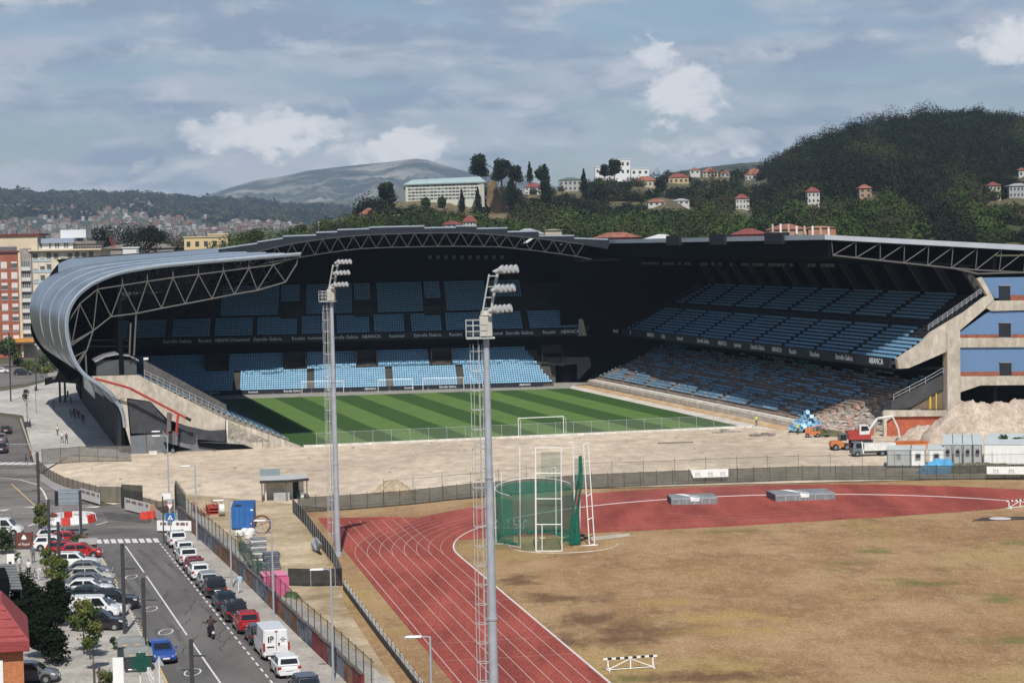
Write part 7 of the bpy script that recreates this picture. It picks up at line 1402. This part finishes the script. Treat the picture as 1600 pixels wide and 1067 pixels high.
while len(P) < 1600:
    x = r_.uniform(740, 1220); t = r_.uniform(.6, .99); p = hill_at(x, t); rad_ = r_.uniform(2.0, 4.6)
    if not clear(p, rad_): continue
    P.append((p.x, p.y, p.z + rad_ * .6)); R.append(rad_); Q.append(r_.uniform(.75, 1.1)); K.append(r_.choice([0, 1, 0, 2, 0]))
wood('slope_wood', P, R, Q, 260, .50, [m_w1, m_w2, m_w3, m_w4], 13, pick=np.array(K))
P, R, Q, K = [], [], [], []
while len(P) < 300:                                              # belt of trees behind the stadium on the left
    x = r_.uniform(140, 640); Y = r_.uniform(660, 800); top = np.interp(x, [140, 150, 250, 262, 330, 420, 480, 520, 560, 640], [372, 350, 346, 360, 362, 354, 346, 338, 332, 328]) + r_.uniform(0, 16); p = onY(x, top, Y); rad_ = r_.uniform(2.2, 4.6); P.append((p.x, p.y, p.z - rad_)); R.append(rad_); Q.append(r_.uniform(.8, 1.2)); K.append(0 if x < 258 and r_.random() < .8 else r_.choice([1, 3, 2, 3]))
    for d in range(1, 4): P.append((p.x + r_.uniform(-2, 2), p.y, p.z - rad_ - d * 4.2)); R.append(rad_); Q.append(1.); K.append(K[-1])
wood('tree_belt', P, R, Q, 620, .34, [m_w1, m_w2, m_w3, m_w4], 14, pick=np.array(K))
P, R, Q = [], [], []
while len(P) < 700:                                              # rough woods on the far hills
    x = r_.uniform(-60, 600); t = r_.choice([r_.uniform(.45, 1.0), r_.uniform(.75, 1.0)]); p = fhill_at(x, t); rad_ = r_.uniform(12, 26); P.append((p.x, p.y, p.z + rad_ * .1)); R.append(rad_); Q.append(r_.uniform(.4, .7))
wood('far_wood', P, R, Q, 130, 5.0, [m_w1, m_w2], 15)

# trees one can tell apart on the slope
m_c = [m_w1, m_w1, m_w2]
big = [make_tree('round_tree', '', 'tree', 4.6, 9, 1.5, 4200, .36, m_c, 41, 16, tr=.3), make_tree('conifer', '', 'tree', 3.2, 13, .8, 3600, .34, [m_w1, m_w1, m_w2], 42, 11, True, tr=.3), make_tree('broadleaf_tree', '', 'tree', 3.8, 7, 1.2, 3600, .32, [m_w2, m_w4, m_w1], 43, 10, tr=.3)]
used = set()
for k, px, py, Y, s, lab in ((0, 750, 284, 1010, 1.35, 'round dark tree alone above the right end of the long pale block'), (0, 784, 290, 1000, 1.3, 'dark round tree just right of the bare slope, larger one'), (0, 806, 290, 1005, 1.0, 'dark round tree right of the larger one by the bare slope'), (1, 800, 318, 980, 1.15, 'dark conifer below the pair of round trees'), (1, 853, 312, 990, 1.25, 'broad dark conifer right of the red roofed house'), (2, 845, 285, 1050, 1.1, 'green tree on the skyline left of the beige block'),
    (1, 828, 284, 1100, .8, 'thin pointed conifer on the skyline'), (1, 912, 300, 1080, .9, 'dark conifer right of the beige block'), (2, 935, 300, 1090, .9, 'green tree beside the stepped brown terraces'), (0, 960, 280, 1120, 1.1, 'dark bushy tree below the white hilltop block'), (0, 1030, 306, 1080, .9, 'round dark tree standing on the brown field'), (0, 945, 279, 1130, .8, 'dark tree left of the white hilltop block'), (1, 747, 333, 950, .9, 'dark conifer under the right end of the long pale block'), (1, 722, 330, 950, .75, 'bluish conifer in front of the long pale block'), (2, 690, 328, 960, .8, 'green tree in front of the long pale block'), (0, 1120, 340, 1050, 1.5, 'big dark tree left of the white house at the foot of the hill'), (2, 1140, 322, 1150, 1.0, 'green tree above the white house at the foot of the hill'),
    (1, 1196, 275, 1450, .9, 'thin dark conifer beside the large red roofed house'), (2, 665, 330, 930, .8, 'green tree before the left wing of the long pale block'), (0, 605, 322, 940, 1.1, 'dark round tree at the left end of the long pale block')):
    o = big[k] if k not in used else copy_tree(big[k]); used.add(k); p = onY(px, py, Y); o.location = (p.x, p.y, p.z - .5); o.scale = (s, s, s); o.rotation_euler.z = px; o['label'] = lab; o['group'] = 'trees on the far slope'

# ------------------------------------------------------------------ houses on the slope
m_rt = M('roof_tile', (.21, .07, .048), col2=(.29, .125, .085), scale=.6, fine=3); m_rt2 = M('roof_tile_dark', (.20, .055, .045), var=.2, scale=.6)
m_hw = [M('house_%d' % i, c, var=.08, scale=.3) for i, c in enumerate(((.50, .49, .46), (.42, .37, .29), (.34, .23, .17), (.33, .34, .33), (.42, .33, .18)))]
m_hwin = M('house_window', (.05, .055, .065), var=.1, rough=.3)
def house(px0, px1, ytop, ybot, Y, wall, roof, lab, rh=.35, dep=9., cat='house', rows=2, cols=4, rz=0, flat=False, group=None, name='house', win=None):
    Y = Y if Y < 900 or Y > 1275 and px0 < 1020 else hill_Y((px0 + px1) / 2, ybot) - 2; a = onY(px0, ybot, Y); c = onY(px1, ybot, Y); L = (c.x - a.x); z1 = onY((px0 + px1) / 2, ytop, Y).z - a.z; t = thing(name, lab, cat, (a.x, Y, a.z), rz, group); hz = z1 * (1 - (0 if flat else rh)); b = B(); b.box(0, L, 0, dep, -4, hz); w_ = b.build('wall', wall, t); b = B(); e = .5
    if flat: b.box(-.3, L + .3, -.3, dep + .3, hz, hz + max(.4, z1 * .04))
    else: b.add([(-e, -e, hz), (L + e, -e, hz), (L + e, dep + e, hz), (-e, dep + e, hz), (min(dep * .45, L * .4), dep / 2, z1), (L - min(dep * .45, L * .4), dep / 2, z1)], [(0, 1, 5, 4), (1, 2, 5), (2, 3, 4, 5), (3, 0, 4), (0, 3, 2, 1)])
    b.build('roof', roof, t)
    if rows:
        for i in range(rows):
            for j in range(cols): x = L * (j + .5) / cols; z = hz * (i + .35) / rows; ww = L / cols * .22; hh = hz / rows * .22; b = B(); b.box(x - ww, x + ww, -.06, 0, z - hh + hz / rows * .1, z + hh + hz / rows * .1); b.build('window', win or m_hwin, t)
    return t
# long pale block on the slope
t = thing('hospital', 'long pale block of many windows with grey green roof on the slope', 'building', onY(634, 316, 1000)); o0 = t.location; a = onY(634, 318, 1000); c = onY(757, 318, 1000); L = c.x - a.x; zt = onY(634, 291, 1000).z - a.z; ztr = onY(757, 287, 1000).z - a.z
b = B(); b.prism([(0, 0, -3), (L, 0, -3), (L, 0, ztr), (0, 0, zt)], (0, 16, 0)); b.build('wall', M('hosp_wall', (.50, .50, .44), var=.06, scale=.1), t)
b = B(); b.prism([(-.8, -.8, zt), (L + .8, -.8, ztr), (L - 2, 7, ztr + 2.6), (3, 7, zt + 2.2)], (0, 0, .3)); b.prism([(-.8, -.8, zt - .2), (L + .8, -.8, ztr - .2), (L + .8, 16, ztr - .2), (-.8, 16, zt - .2)], (0, 0, .3)); b.build('roof', M('hosp_roof', (.33, .42, .43), var=.12, scale=.3), t)
b = B(); b.prism([(-7.5, 3, -4), (-.0, 1, -3), (0, 1, zt - .8), (-7.5, 3, zt - 1.6)], (0, 9, 0)); b.build('wing', M('hosp_wing', (.16, .19, .20), var=.1), t); b = B(); b.box(L - 2.2, L, -.3, 0, -3, ztr); b.build('end_tower', M('hosp_tower', (.42, .42, .38), var=.05), t); rr = random.Random(8)
for i in range(5):
    for j in range(19): x = 1 + (L - 4) * (j + .5) / 19; z = (.16 + .185 * i) * (zt + (ztr - zt) * j / 19); b = B(); b.box(x - .72, x + .72, -.06, 0, z - .38, z + .42); b.build('window', (m_hwin, M('hosp_pane', (.16, .18, .19), var=.1, rough=.3))[rr.random() < .3], t)
for args in ((874, 909, 277, 299, 1050, m_hw[3], M('roof_green', (.09, .14, .12), var=.1), 'beige block with low green roof on the slope', .2, 10, 'building', 2, 5), (820, 847, 285, 304, 1000, m_hw[0], m_rt2, 'white house with dark red roof left of the broad conifer', .4), (775, 795, 318, 332, 960, m_hw[2], m_rt, 'small orange house below the bare slope', .4, 7, 'house', 1, 3), (1163, 1199, 263, 282, 1480, m_hw[0], m_rt, 'large house with bright red tiled roof below the hill', .55, 14, 'house', 1, 6),
    (1150, 1171, 303, 327, 1080, m_hw[0], m_rt2, 'white house with small red roof at the foot of the dark hill', .3), (1262, 1281, 292, 318, 1200, m_hw[0], m_rt2, 'narrow white and brown house among the dark trees', .3, 7, 'house', 2, 3), (1343, 1362, 288, 309, 1230, m_hw[2], m_rt, 'pinkish house half hidden in the middle of the dark wood', .3, 7, 'house', 2, 2), (1098, 1122, 262, 277, 1400, m_hw[1], m_rt, 'cream house with red roof on the ridge', .45), (1045, 1076, 271, 287, 1150, m_hw[4], m_rt2, 'yellow house with dark roof above the brown field', .4, 8, 'house', 1, 4),
    (993, 1026, 275, 292, 1120, m_hw[1], m_rt, 'wide tan house with red roof above the terraces', .45, 9, 'house', 1, 5), (1013, 1040, 310, 322, 1050, m_hw[0], m_rt, 'small white house with red roof below the round tree', .5, 7, 'house', 1, 3), (1052, 1077, 310, 320, 1050, m_hw[0], m_hw[3], 'small white house with grey roof next to the red roofed one', .4, 7, 'house', 1, 3), (1546, 1564, 284, 314, 1210, m_hw[1], m_rt2, 'tall cream house at the right edge of the hill', .2, 8, 'house', 3, 3), (1577, 1612, 286, 309, 1220, m_hw[3], m_hw[3], 'long grey white house at the right edge of the hill', .2, 9, 'house', 2, 6),
    (1575, 1606, 330, 352, 1000, m_hw[2], m_rt2, 'brown house with dark red roof low at the right edge', .4), (1592, 1606, 262, 276, 1240, m_hw[0], m_rt, 'white house highest at the right edge of the hill', .3, 8, 'house', 1, 2), (562, 590, 325, 342, 930, m_hw[2], m_rt, 'house with wide red roof among trees left of the long block', .6, 9, 'house', 1, 4), (690, 722, 345, 362, 800, m_hw[0], m_rt2, 'white house with low dark red roof just above the stadium roof', .35), (723, 745, 336, 358, 800, m_hw[0], m_rt2, 'white gabled house with dark red roof above the stadium roof', .5), (1078, 1094, 262, 272, 1420, m_hw[0], m_rt, 'small white house on the ridge left of the cream one', .4, 7, 'house', 1, 2), (1126, 1140, 266, 277, 1420, m_hw[3], m_rt, 'small grey house on the ridge right of the cream one', .4, 7, 'house', 1, 2)):
    px0, px1, yt, yb, Y, wl_, rf, lab = args[:8]; k = dict(zip(('rh', 'dep', 'cat', 'rows', 'cols'), args[8:])); house(px0, px1, yt, yb, Y, wl_, rf, lab, group='houses on the wooded slope', **k)
m_wb = M('block_white', (.66, .67, .67), var=.05, scale=.2)
house(954, 985, 250, 274, 1280, m_wb, m_wb, 'tall white flat roofed block on the hilltop', flat=True, cat='building', rows=2, cols=4, name='building'); house(930, 953, 262, 272, 1285, m_wb, m_wb, 'low white annex left of the hilltop block', flat=True, cat='building', rows=1, cols=3, name='building'); house(986, 1014, 264, 274, 1282, m_wb, m_wb, 'low white annex right of the hilltop block', flat=True, cat='building', rows=1, cols=3, name='building')
b = B(); p = onY(620, 338, 790); b.box(-.9, .9, -.6, .6, -8, 0); b.box(-1.2, 1.2, -.8, .8, 0, .5); o = b.build('chimney_stack', m_wb); o.location = p; tag(o, 'white chimney stack poking above the stadium roof', 'chimney'); b = B(); p = onY(498, 350, 760); b.tube((0, 0, -6), (0, 0, 1.2), .3, .12, n=6); o = b.build('spire', m_wb); o.location = p; tag(o, 'thin white spire rising above the left roof steps', 'spire')
for args in ((1146, 1200, 357, 374, 640, m_rt, m_rt2, 'row of red tiled roofs behind the right roof edge', .55), (1203, 1261, 350, 372, 630, m_hw[2], m_rt, 'reddish terracotta block with chimneys behind the right roof edge', .4), (1263, 1306, 353, 372, 632, M('terracotta', (.40, .17, .11), var=.15, scale=1), M('terracotta_roof', (.42, .20, .14), var=.12, scale=1), 'plain pinkish terracotta block behind the right roof edge', .15), (930, 1000, 363, 380, 640, m_rt2, m_rt, 'red roof row behind the joint of the two roofs', .5), (1010, 1060, 366, 380, 640, m_wb, M('roof_white', (.55, .55, .53), var=.08), 'white roofed hall behind the right roof edge', .5), (800, 850, 357, 375, 650, m_wb, m_hw[3], 'white hall with curved grey roof behind the far roof', .5), (852, 878, 358, 375, 655, m_hw[1], m_hw[1], 'cream block behind the far roof', .1)):
    px0, px1, yt, yb, Y, wl_, rf, lab, rh = args; house(px0, px1, yt, yb, Y, wl_, rf, lab, rh, rows=0, group='roofs behind the stadium')
for k in range(8): p = onY(1207 + 12.5 * k, 352 + k, 629); b = B(); b.box(-.28, .28, -.28, .28, -2, .35 + .2 * (k % 3)); o = b.build('chimney', m_wb if k % 2 else m_hw[1]); o.location = p; tag(o, 'pale chimney on the terracotta roofs behind the right roof edge', 'chimney', 'chimneys on the terracotta roofs')
for pts, lab in (([(955, 298), (1010, 300), (1065, 303)], 'upper brown retaining wall across the terraced slope'), ([(960, 306), (1020, 309), (1090, 312)], 'lower brown retaining wall across the terraced slope')):
    P = [onY(x, y, hill_Y(x, y) - 1.5) for x, y in pts]; b = B()
    for a, c in zip(P, P[1:]): b.prism([a + Vector((0, 0, -1.5)), c + Vector((0, 0, -1.5)), c + Vector((0, 0, .9)), a + Vector((0, 0, .9))], (0, 1.0, 0))
    tag(b.build('retaining_wall', M('wall_brown', (.17, .13, .095), var=.2, scale=.3)), lab, 'wall')
P = [onY(x, y, 1010) for x, y in ((762, 290), (774, 286), (782, 310), (786, 338), (768, 340), (760, 318))]; b = B(); b.prism(P, (0, 6, 2)); structure(b.build('bare_slope', M('bare_earth', (.20, .135, .075), var=.25, scale=.15, fine=1)))

# far town: small houses on the distant hillside
me_ = []
m_fw = [M('far_wall_%d' % i, c, var=.1, scale=.2) for i, c in enumerate(((.26, .26, .255), (.20, .185, .165), (.17, .135, .115), (.34, .34, .335)))]; m_fr = M('far_roof', (.17, .075, .05), var=.2, scale=.2)  # wall and roof colours muted to hold cloud shadow over the town
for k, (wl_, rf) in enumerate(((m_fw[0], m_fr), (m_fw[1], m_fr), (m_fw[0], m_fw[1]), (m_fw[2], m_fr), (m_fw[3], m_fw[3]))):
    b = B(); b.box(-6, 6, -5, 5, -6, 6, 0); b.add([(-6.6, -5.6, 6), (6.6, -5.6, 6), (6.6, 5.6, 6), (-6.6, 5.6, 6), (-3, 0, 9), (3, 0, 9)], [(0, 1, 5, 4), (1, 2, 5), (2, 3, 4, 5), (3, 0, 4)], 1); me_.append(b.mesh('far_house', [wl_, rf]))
labs = ['white house with red roof in the distant hillside town', 'cream house with dark red roof in the distant hillside town', 'white house with grey roof in the distant hillside town', 'brownish house with red roof in the distant hillside town', 'plain white block in the distant hillside town']
r_ = np.random.default_rng(77)
for k in range(270):
    x = r_.uniform(-10, 560); t = r_.beta(1.3, 2.2) * .85 if k % 4 else r_.uniform(.3, .8)
    if k % 5 == 0: x = r_.normal(215, 40)
    if x > 330 and t > .6: t *= .5
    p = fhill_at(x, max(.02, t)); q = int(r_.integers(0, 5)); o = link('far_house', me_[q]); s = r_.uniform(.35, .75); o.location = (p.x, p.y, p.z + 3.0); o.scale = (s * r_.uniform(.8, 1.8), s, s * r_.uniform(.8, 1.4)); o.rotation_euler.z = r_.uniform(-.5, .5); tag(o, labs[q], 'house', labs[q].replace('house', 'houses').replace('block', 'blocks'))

b = B()
for k in range(620):                                             # the rest of the town, too small to tell apart
    x = r_.uniform(-20, 560); t = r_.beta(1.2, 2.0) * .85
    if x > 330 and t > .5: t *= .5
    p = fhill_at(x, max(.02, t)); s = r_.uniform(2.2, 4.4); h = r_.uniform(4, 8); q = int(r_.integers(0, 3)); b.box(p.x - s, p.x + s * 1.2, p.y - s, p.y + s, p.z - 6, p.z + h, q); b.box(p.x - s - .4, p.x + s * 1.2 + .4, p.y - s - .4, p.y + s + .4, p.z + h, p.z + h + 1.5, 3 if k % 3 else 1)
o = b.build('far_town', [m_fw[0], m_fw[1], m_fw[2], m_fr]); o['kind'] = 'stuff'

# ------------------------------------------------------------------ apartment blocks at the left
Y0 = 625.; base = G(30, 553)
def apart(name, lab, px0, px1, ytop, Y, wallm, dep):
    a = onY(px0, 500, Y); c = onY(px1, 500, Y); t = thing(name, lab, 'apartment block', (a.x, Y, 0)); L = c.x - a.x; H_ = onY((px0 + px1) / 2, ytop, Y).z; b = B(); b.box(0, L, 0, dep, 0, H_); b.build('wall', wallm, t); return t, L, H_
m_abrick = M('apt_brick', (.26, .075, .042), col2=(.31, .105, .065), scale=.5, fine=3); m_acream = M('apt_cream', (.60, .50, .36), var=.08, scale=.3); m_awhite = M('apt_white', (.58, .57, .55), var=.06, scale=.3); m_blind = M('blind', (.62, .58, .54), var=.05); m_pane = M('apt_pane', (.10, .11, .12), var=.2, rough=.2)
def win(t, x0, x1, z0, z1, frac, y=0.):
    b = B(); b.box(x0, x1, y - .06, y, z0, z1); w_ = b.build('window', m_pane, t); b = B(); b.box(x0, x1, y - .1, y - .06, z1 - (z1 - z0) * frac, z1); b.build('blind', m_blind, w_) if frac > .03 else None
    b = B(); b.box(x0 - .12, x1 + .12, y - .16, y, z0 - .16, z0 - .02); b.build('sill', m_awhite, w_)
t, L, H_ = apart('apartment_block', 'red brick apartment block with white blinds at the left edge', -16, 33, 395, Y0, m_abrick, 14); rr = random.Random(6); s = L / 49.
for i in range(8):
    z = onY(10, 405 + 16.4 * i + 9, Y0).z
    for x0 in (3.0, 18.5, 34.5): win(t, (x0 + 1.5) * s, (x0 + 11) * s, z - 1.0, z + .9, rr.choice([.95, .9, .5, .25, .8, .4]))
b = B(); b.box(-.3, L + .3, -.5, 14.3, H_, H_ + .5); b.build('cornice', M('cornice_red', (.16, .03, .035), var=.1), t)
b = B(); z0 = onY(10, 383, Y0).z; b.box(0, L + 5.2, 1.2, 13, H_ + .5, onY(10, 369, Y0).z); b.build('penthouse', m_acream, t); b = B(); b.box(-1, L + 6, .6, 13.5, onY(10, 369, Y0).z, onY(10, 366, Y0).z); b.build('penthouse_roof', M('roof_darkred', (.16, .03, .03), var=.1), t)
b = B(); b.box(2 * s, 46 * s, -.06, 0, z0 - 2.6, z0 - .5); b.build('top_glazing', m_pane, t) if False else b.build('top_glazing', M('glazing', (.14, .13, .14), var=.2, rough=.2), t)
b = B(); b.box(L - .2, L + .5, -.5, 1, 0, H_ + .5); b.build('side_pier', m_acream, t)
b = B(); b.box(-.4, L + 7, -2.5, 0, 4.0, 4.5); b.build('shop_canopy', M('canopy_dark', (.06, .04, .035), var=.2), t); b = B(); b.box(L - 3, L + 4, -2.2, -.1, 4.5, 5.6); b.build('awning', M('awning_orange', (.55, .25, .05), var=.1), t)
# balcony strip
t2, L2, H2 = apart('balcony_tower', 'narrow strip of white glazed balconies between brick and cream blocks', 34, 52, 388, Y0 + 1, M('balcony_wall', (.30, .26, .24), var=.2), 13); s2 = L2 / 18
for i in range(8):
    z = onY(43, 405 + 16.4 * i + 10, Y0).z; b = B(); b.box(.2, L2 - .2, -.9, 0, z - 1.5, z - 1.3); b.box(.2, L2 - .2, -.9, -.84, z - 1.3, z - .35); b.build('balcony', m_awhite, t2); b = B(); b.box(.5, L2 - .5, -.1, 0, z - .3, z + 1.2); w_ = b.build('window', m_pane, t2); b = B(); [b.box(.5 + q * (L2 - 1) / 4, .62 + q * (L2 - 1) / 4, -.14, -.1, z - .3, z + 1.2) for q in range(5)]; b.build('frame', m_awhite, w_)
# cream and white block
t3, L3, H3 = apart('apartment_block', 'cream apartment block with white attic and pale blue panels', 53, 160, 391, Y0 + 2, m_acream, 16); s3 = L3 / 107
for i in range(9):
    z = onY(80, 398 + 17 * i, Y0).z
    for j, x0 in enumerate((2, 12.5, 23, 34, 45, 56, 67, 78, 89)): win(t3, x0 * s3, (x0 + 7) * s3, z - 1.1, z + .8, rr.choice([.9, .5, .2, .05]))
    b = B(); b.box(1 * s3, 30 * s3, -.14, 0, z - 2.0, z - 1.35); b.build('blue_panel', M('panel_paleblue', (.36, .46, .52), var=.08), t3)
b = B(); zz = onY(80, 391, Y0).z; b.box(-.6, L3 + .6, -1.6, 15, zz - .2, zz + .25); b.build('terrace_slab', m_acream, t3); b = B(); [b.tube((x, -1.5, zz), (x, -1.5, zz + 1.0), .05, n=4) for x in np.linspace(-.5, L3 + .5, 26)]; b.tube((-.6, -1.5, zz + 1.0), (L3 + .6, -1.5, zz + 1.0), .05, n=4); b.build('railing', m_awhite, t3)
b = B(); za = onY(80, 380, Y0).z; b.box(4 * s3, 63 * s3, 1.5, 14, zz, za); b.build('attic', m_wb, t3); b = B(); b.box(2 * s3, 66 * s3, .6, 14.5, za, onY(80, 372.5, Y0).z); b.build('attic_roof', M('attic_blue', (.28, .33, .42), var=.1), t3); b = B(); b.box(65 * s3, 100 * s3, .8, 14, za - .4, za + .4); b.box(66 * s3, 98 * s3, 2, 14, zz, za - .4); b.build('side_attic', M('attic_grey', (.22, .19, .18), var=.15), t3); b = B(); b.box(41 * s3, 81 * s3, 4, 12, onY(80, 372.5, Y0).z, onY(80, 359.5, Y0).z); b.build('lift_tower', m_wb, t3)
for x0 in (12, 26, 35, 39, 49, 53): b = B(); b.box(x0 * s3, (x0 + 2.4) * s3, 1.42, 1.5, zz + .6, zz + 2.0); b.build('window', m_pane, t3)
b = B(); b.box(26 * s3, 45 * s3, 5, 13, za + 1, za + 3.0); b.build('rear_plant_room', M('plant_grey', (.25, .22, .22), var=.2), t3)
house(150, 272, 378, 400, 700, M('hall_grey', (.26, .23, .21), var=.1, scale=.2), M('hall_roof', (.22, .19, .17), var=.1, scale=.3), 'long grey hall roof behind the left shell', .5, 30, 'building', 0, 0, name='building'); house(288, 356, 371, 390, 690, M('yellow_wall', (.60, .47, .25), var=.06), M('yellow_roof', (.50, .42, .28), var=.06), 'low yellow flat block behind the left shell', flat=True, cat='building', rows=1, cols=5, name='building'); house(326, 356, 367, 374, 694, MATS['yellow_wall'], MATS['yellow_roof'], 'upper storey of the yellow block behind the left shell', flat=True, cat='building', rows=1, cols=2, name='building'); house(192, 218, 388, 398, 685, m_wb, m_wb, 'small white box on the grey hall', flat=True, cat='building', rows=0, name='building')
for px in (177, 233): p = onY(px, 384, 695); b = B(); [b.tube((math.sin(k * 2.) * .8, 0, -1), (math.cos(k * 3.) * 1.2, 0, 1.6 + .3 * k), .08, n=4) for k in range(6)]; o = b.build('red_rack', m_red); o.location = p; tag(o, 'red metal rack on the grey hall, left one' if px < 200 else 'red metal rack on the grey hall, right one', 'rack')

# ------------------------------------------------------------------ street trees, hedges and shrubs
sm = make_tree('street_tree', '', 'tree', 1.05, 2.5, 1.15, 1500, .10, [m_leafY, m_leafM, m_leafY], 51, 9, tr=.05); first = True
for px, py, s, lab in ((73, 905, .8, 'small olive tree farthest in the shop row beside the tall white car'), (84, 930, 1.0, 'small reddish olive tree second in the shop row'), (95, 940, 1.05, 'small olive tree third in the shop row by the white van'), (131, 1020, 1.15, 'small yellow green tree beside the black car'), (141, 1030, 1.2, 'small olive tree just right of the one at the black car'), (146, 1048, 1.0, 'small olive tree lowest of the row on the pale pavement'), (66, 848, 1.15, 'dense green tree left of the red cars'), (60, 590, .9, 'sparse small tree among bushes by the far street')):
    o = sm if first else copy_tree(sm); first = False; o.location = G(px, py, .13); o.scale = (s, s, s * 1.05); o.rotation_euler.z = px * 1.7; o['label'] = lab; o['group'] = 'small street trees'
def shrub(px, py, R_, H_, n, size, mats, seed, lab, z=.1, group=None, name='shrub'):
    t = thing(name, lab, 'shrub' if name == 'shrub' else name.replace('_', ' '), G(px, py, z), 0, group); link('foliage', crown_mesh('foliage', R_, H_, n, size, mats, seed, 9), t); link('stem', trunk_mesh(H_ * .6, .05, seed), t); return t
shrub(166, 1082, .75, 1.7, 900, .09, [m_leafY, m_leafM], 61, 'bright olive shrub left of the white board'); shrub(122, 858, 1.2, 1.5, 1300, .11, [m_leafM, m_leafD], 62, 'green hedge clump between the red cars and the bins'); shrub(132, 872, 1.0, 1.5, 1000, .10, [m_leafM, m_leafD], 63, 'green shrub in front of the pale lidded bin'); shrub(178, 1015, .35, 1.1, 400, .08, [m_leafD], 64, 'little dark potted shrub left of the domed bins'); shrub(28, 878, .4, 1.0, 400, .08, [m_leafD, m_leafM], 65, 'small dark bush beside the white menu board'); shrub(4, 866, 1.6, 3.2, 1600, .14, [m_leafD], 66, 'dark green bush cut by the left edge under the white car')
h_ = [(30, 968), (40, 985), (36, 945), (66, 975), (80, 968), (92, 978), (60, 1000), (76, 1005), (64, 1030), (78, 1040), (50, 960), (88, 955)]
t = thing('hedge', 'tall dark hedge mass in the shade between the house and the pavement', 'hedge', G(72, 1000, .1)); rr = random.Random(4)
for k, (px, py) in enumerate(h_): c_ = link('foliage', crown_mesh('foliage', 1.6, 2.9 if k % 3 else 2.3, 2200, .13, [M('hedge_dark', (.006, .010, .005), col2=(.012, .018, .007), scale=.8, rough=.9, spec=.05)], 70 + k, 9), t); c_.location = G(px, py, 0) - t.location  # leaf colour close to black, with the shadow over the hedge included
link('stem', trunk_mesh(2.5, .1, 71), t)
for k, (px, py) in enumerate(((148, 1080), (156, 1085))): t = thing('wooden_post', ('slim wooden stake left of the olive shrub', 'second wooden stake nearest the olive shrub')[k], 'stake', G(px, py, .13)); B().tube((0, 0, 0), (0, 0, 1.9), .09, n=6).build('post', m_bark, t)
# plaza trees, far street bushes
t = make_tree('young_tree', 'thin young tree with sparse crown in a planter on the sunlit plaza', 'tree', 1.1, 2.6, 4.2, 260, .16, [m_leafM, m_leafD], 81, 7, tr=.08); t.location = G(43, 667, .14); b = B(); b.box(-.5, .5, -.5, .5, 0, .9); b.build('planter', m_pole, t)
t = make_tree('young_tree', 'bare stick like young tree farther back on the plaza', 'tree', .6, 1.6, 4.0, 50, .12, [m_leafM], 82, 5, tr=.05); t.location = G(57, 646, .14)
t = make_tree('broadleaf_tree', 'dense green tree in front of the brick apartment block', 'tree', 4.4, 6.5, 2.0, 2200, .3, [m_leafD, m_leafM], 83, 10, tr=.25); t.location = G(16, 574)
for k, (px, py, R_, H_, ms) in enumerate(((45, 580, 2.6, 2.8, [m_leafY, m_leafM]), (58, 582, 2.2, 2.4, [m_leafY, m_leafM]), (68, 576, 2.6, 3.6, [m_leafM, m_leafD]), (80, 574, 2.2, 4.2, [M('leaf_dusty', (.22, .17, .12), var=.2, scale=1), m_leafY]), (88, 578, 2.0, 2.5, [m_leafM]), (33, 572, 2.4, 2.6, [m_leafD]), (74, 583, 2.0, 1.8, [m_leafY]))): shrub(px, py, R_, H_, 700, .24, ms, 90 + k, ('low olive bush leftmost by the far street', 'low olive bush second by the far street', 'taller green bush by the far street', 'dusty pinkish bush by the far street', 'green bush next to the dark support of the shell', 'dark bush behind the black car', 'yellowish low bush at the edge of the plaza')[k], group='bushes by the far street')
b = B(); P = [G(x, y) for x, y in ((55, 592), (75, 588), (95, 586))]; 
for a, c in zip(P, P[1:]): b.prism([a, c, c + Vector((0, .6, 0)), a + Vector((0, .6, 0))], (0, 0, .8))
tag(b.build('low_wall', m_conc2), 'low pale wall edging the far street bushes', 'wall')
# dark support under the far end of the shell
sp_ = thing('entrance_canopy', 'black angular canopy on thin columns under the far end of the curled shell', 'canopy', G(95, 610)); b = B(); Yc_ = 430.; q = lambda x, y, Y=Yc_: onY(x, y, Y); b.prism([q(70, 601), q(92, 597), q(125, 600), q(125, 575), q(95, 560), q(91, 580), q(86, 592), q(72, 596)], (0, 5, 0)); b.build('roof', m_black, sp_, world=True); b = B(); b.prism([q(70, 591), q(78, 590), q(79, 593), q(73, 596), q(74, 601), q(70, 602)], (0, 2, 0)); b.build('edge_panel', m_trim, sp_, world=True)
for x in (93, 101): b = B(); p = q(x, 596); b.tube((p.x, p.y, 0), p, .22, n=8); b.build('column', m_pole, sp_, world=True)
# ------------------------------------------------------------------ haze
b = B(); b.box(-9000, 9000, -80, 11500, -1.2, 900); hz = b.build('haze', None) if False else link('haze', b.mesh('haze', [])); hz['kind'] = 'stuff'
mh = bpy.data.materials.new('haze_air'); mh.use_nodes = True; nt_ = mh.node_tree; nt_.nodes.clear(); o_ = nt_.nodes.new('ShaderNodeOutputMaterial'); v_ = nt_.nodes.new('ShaderNodeVolumePrincipled'); v_.inputs['Color'].default_value = (.60, .78, 1., 1); v_.inputs['Density'].default_value = 6e-5; v_.inputs['Anisotropy'].default_value = .0; nt_.links.new(v_.outputs[0], o_.inputs['Volume']); hz.data.materials.append(mh)
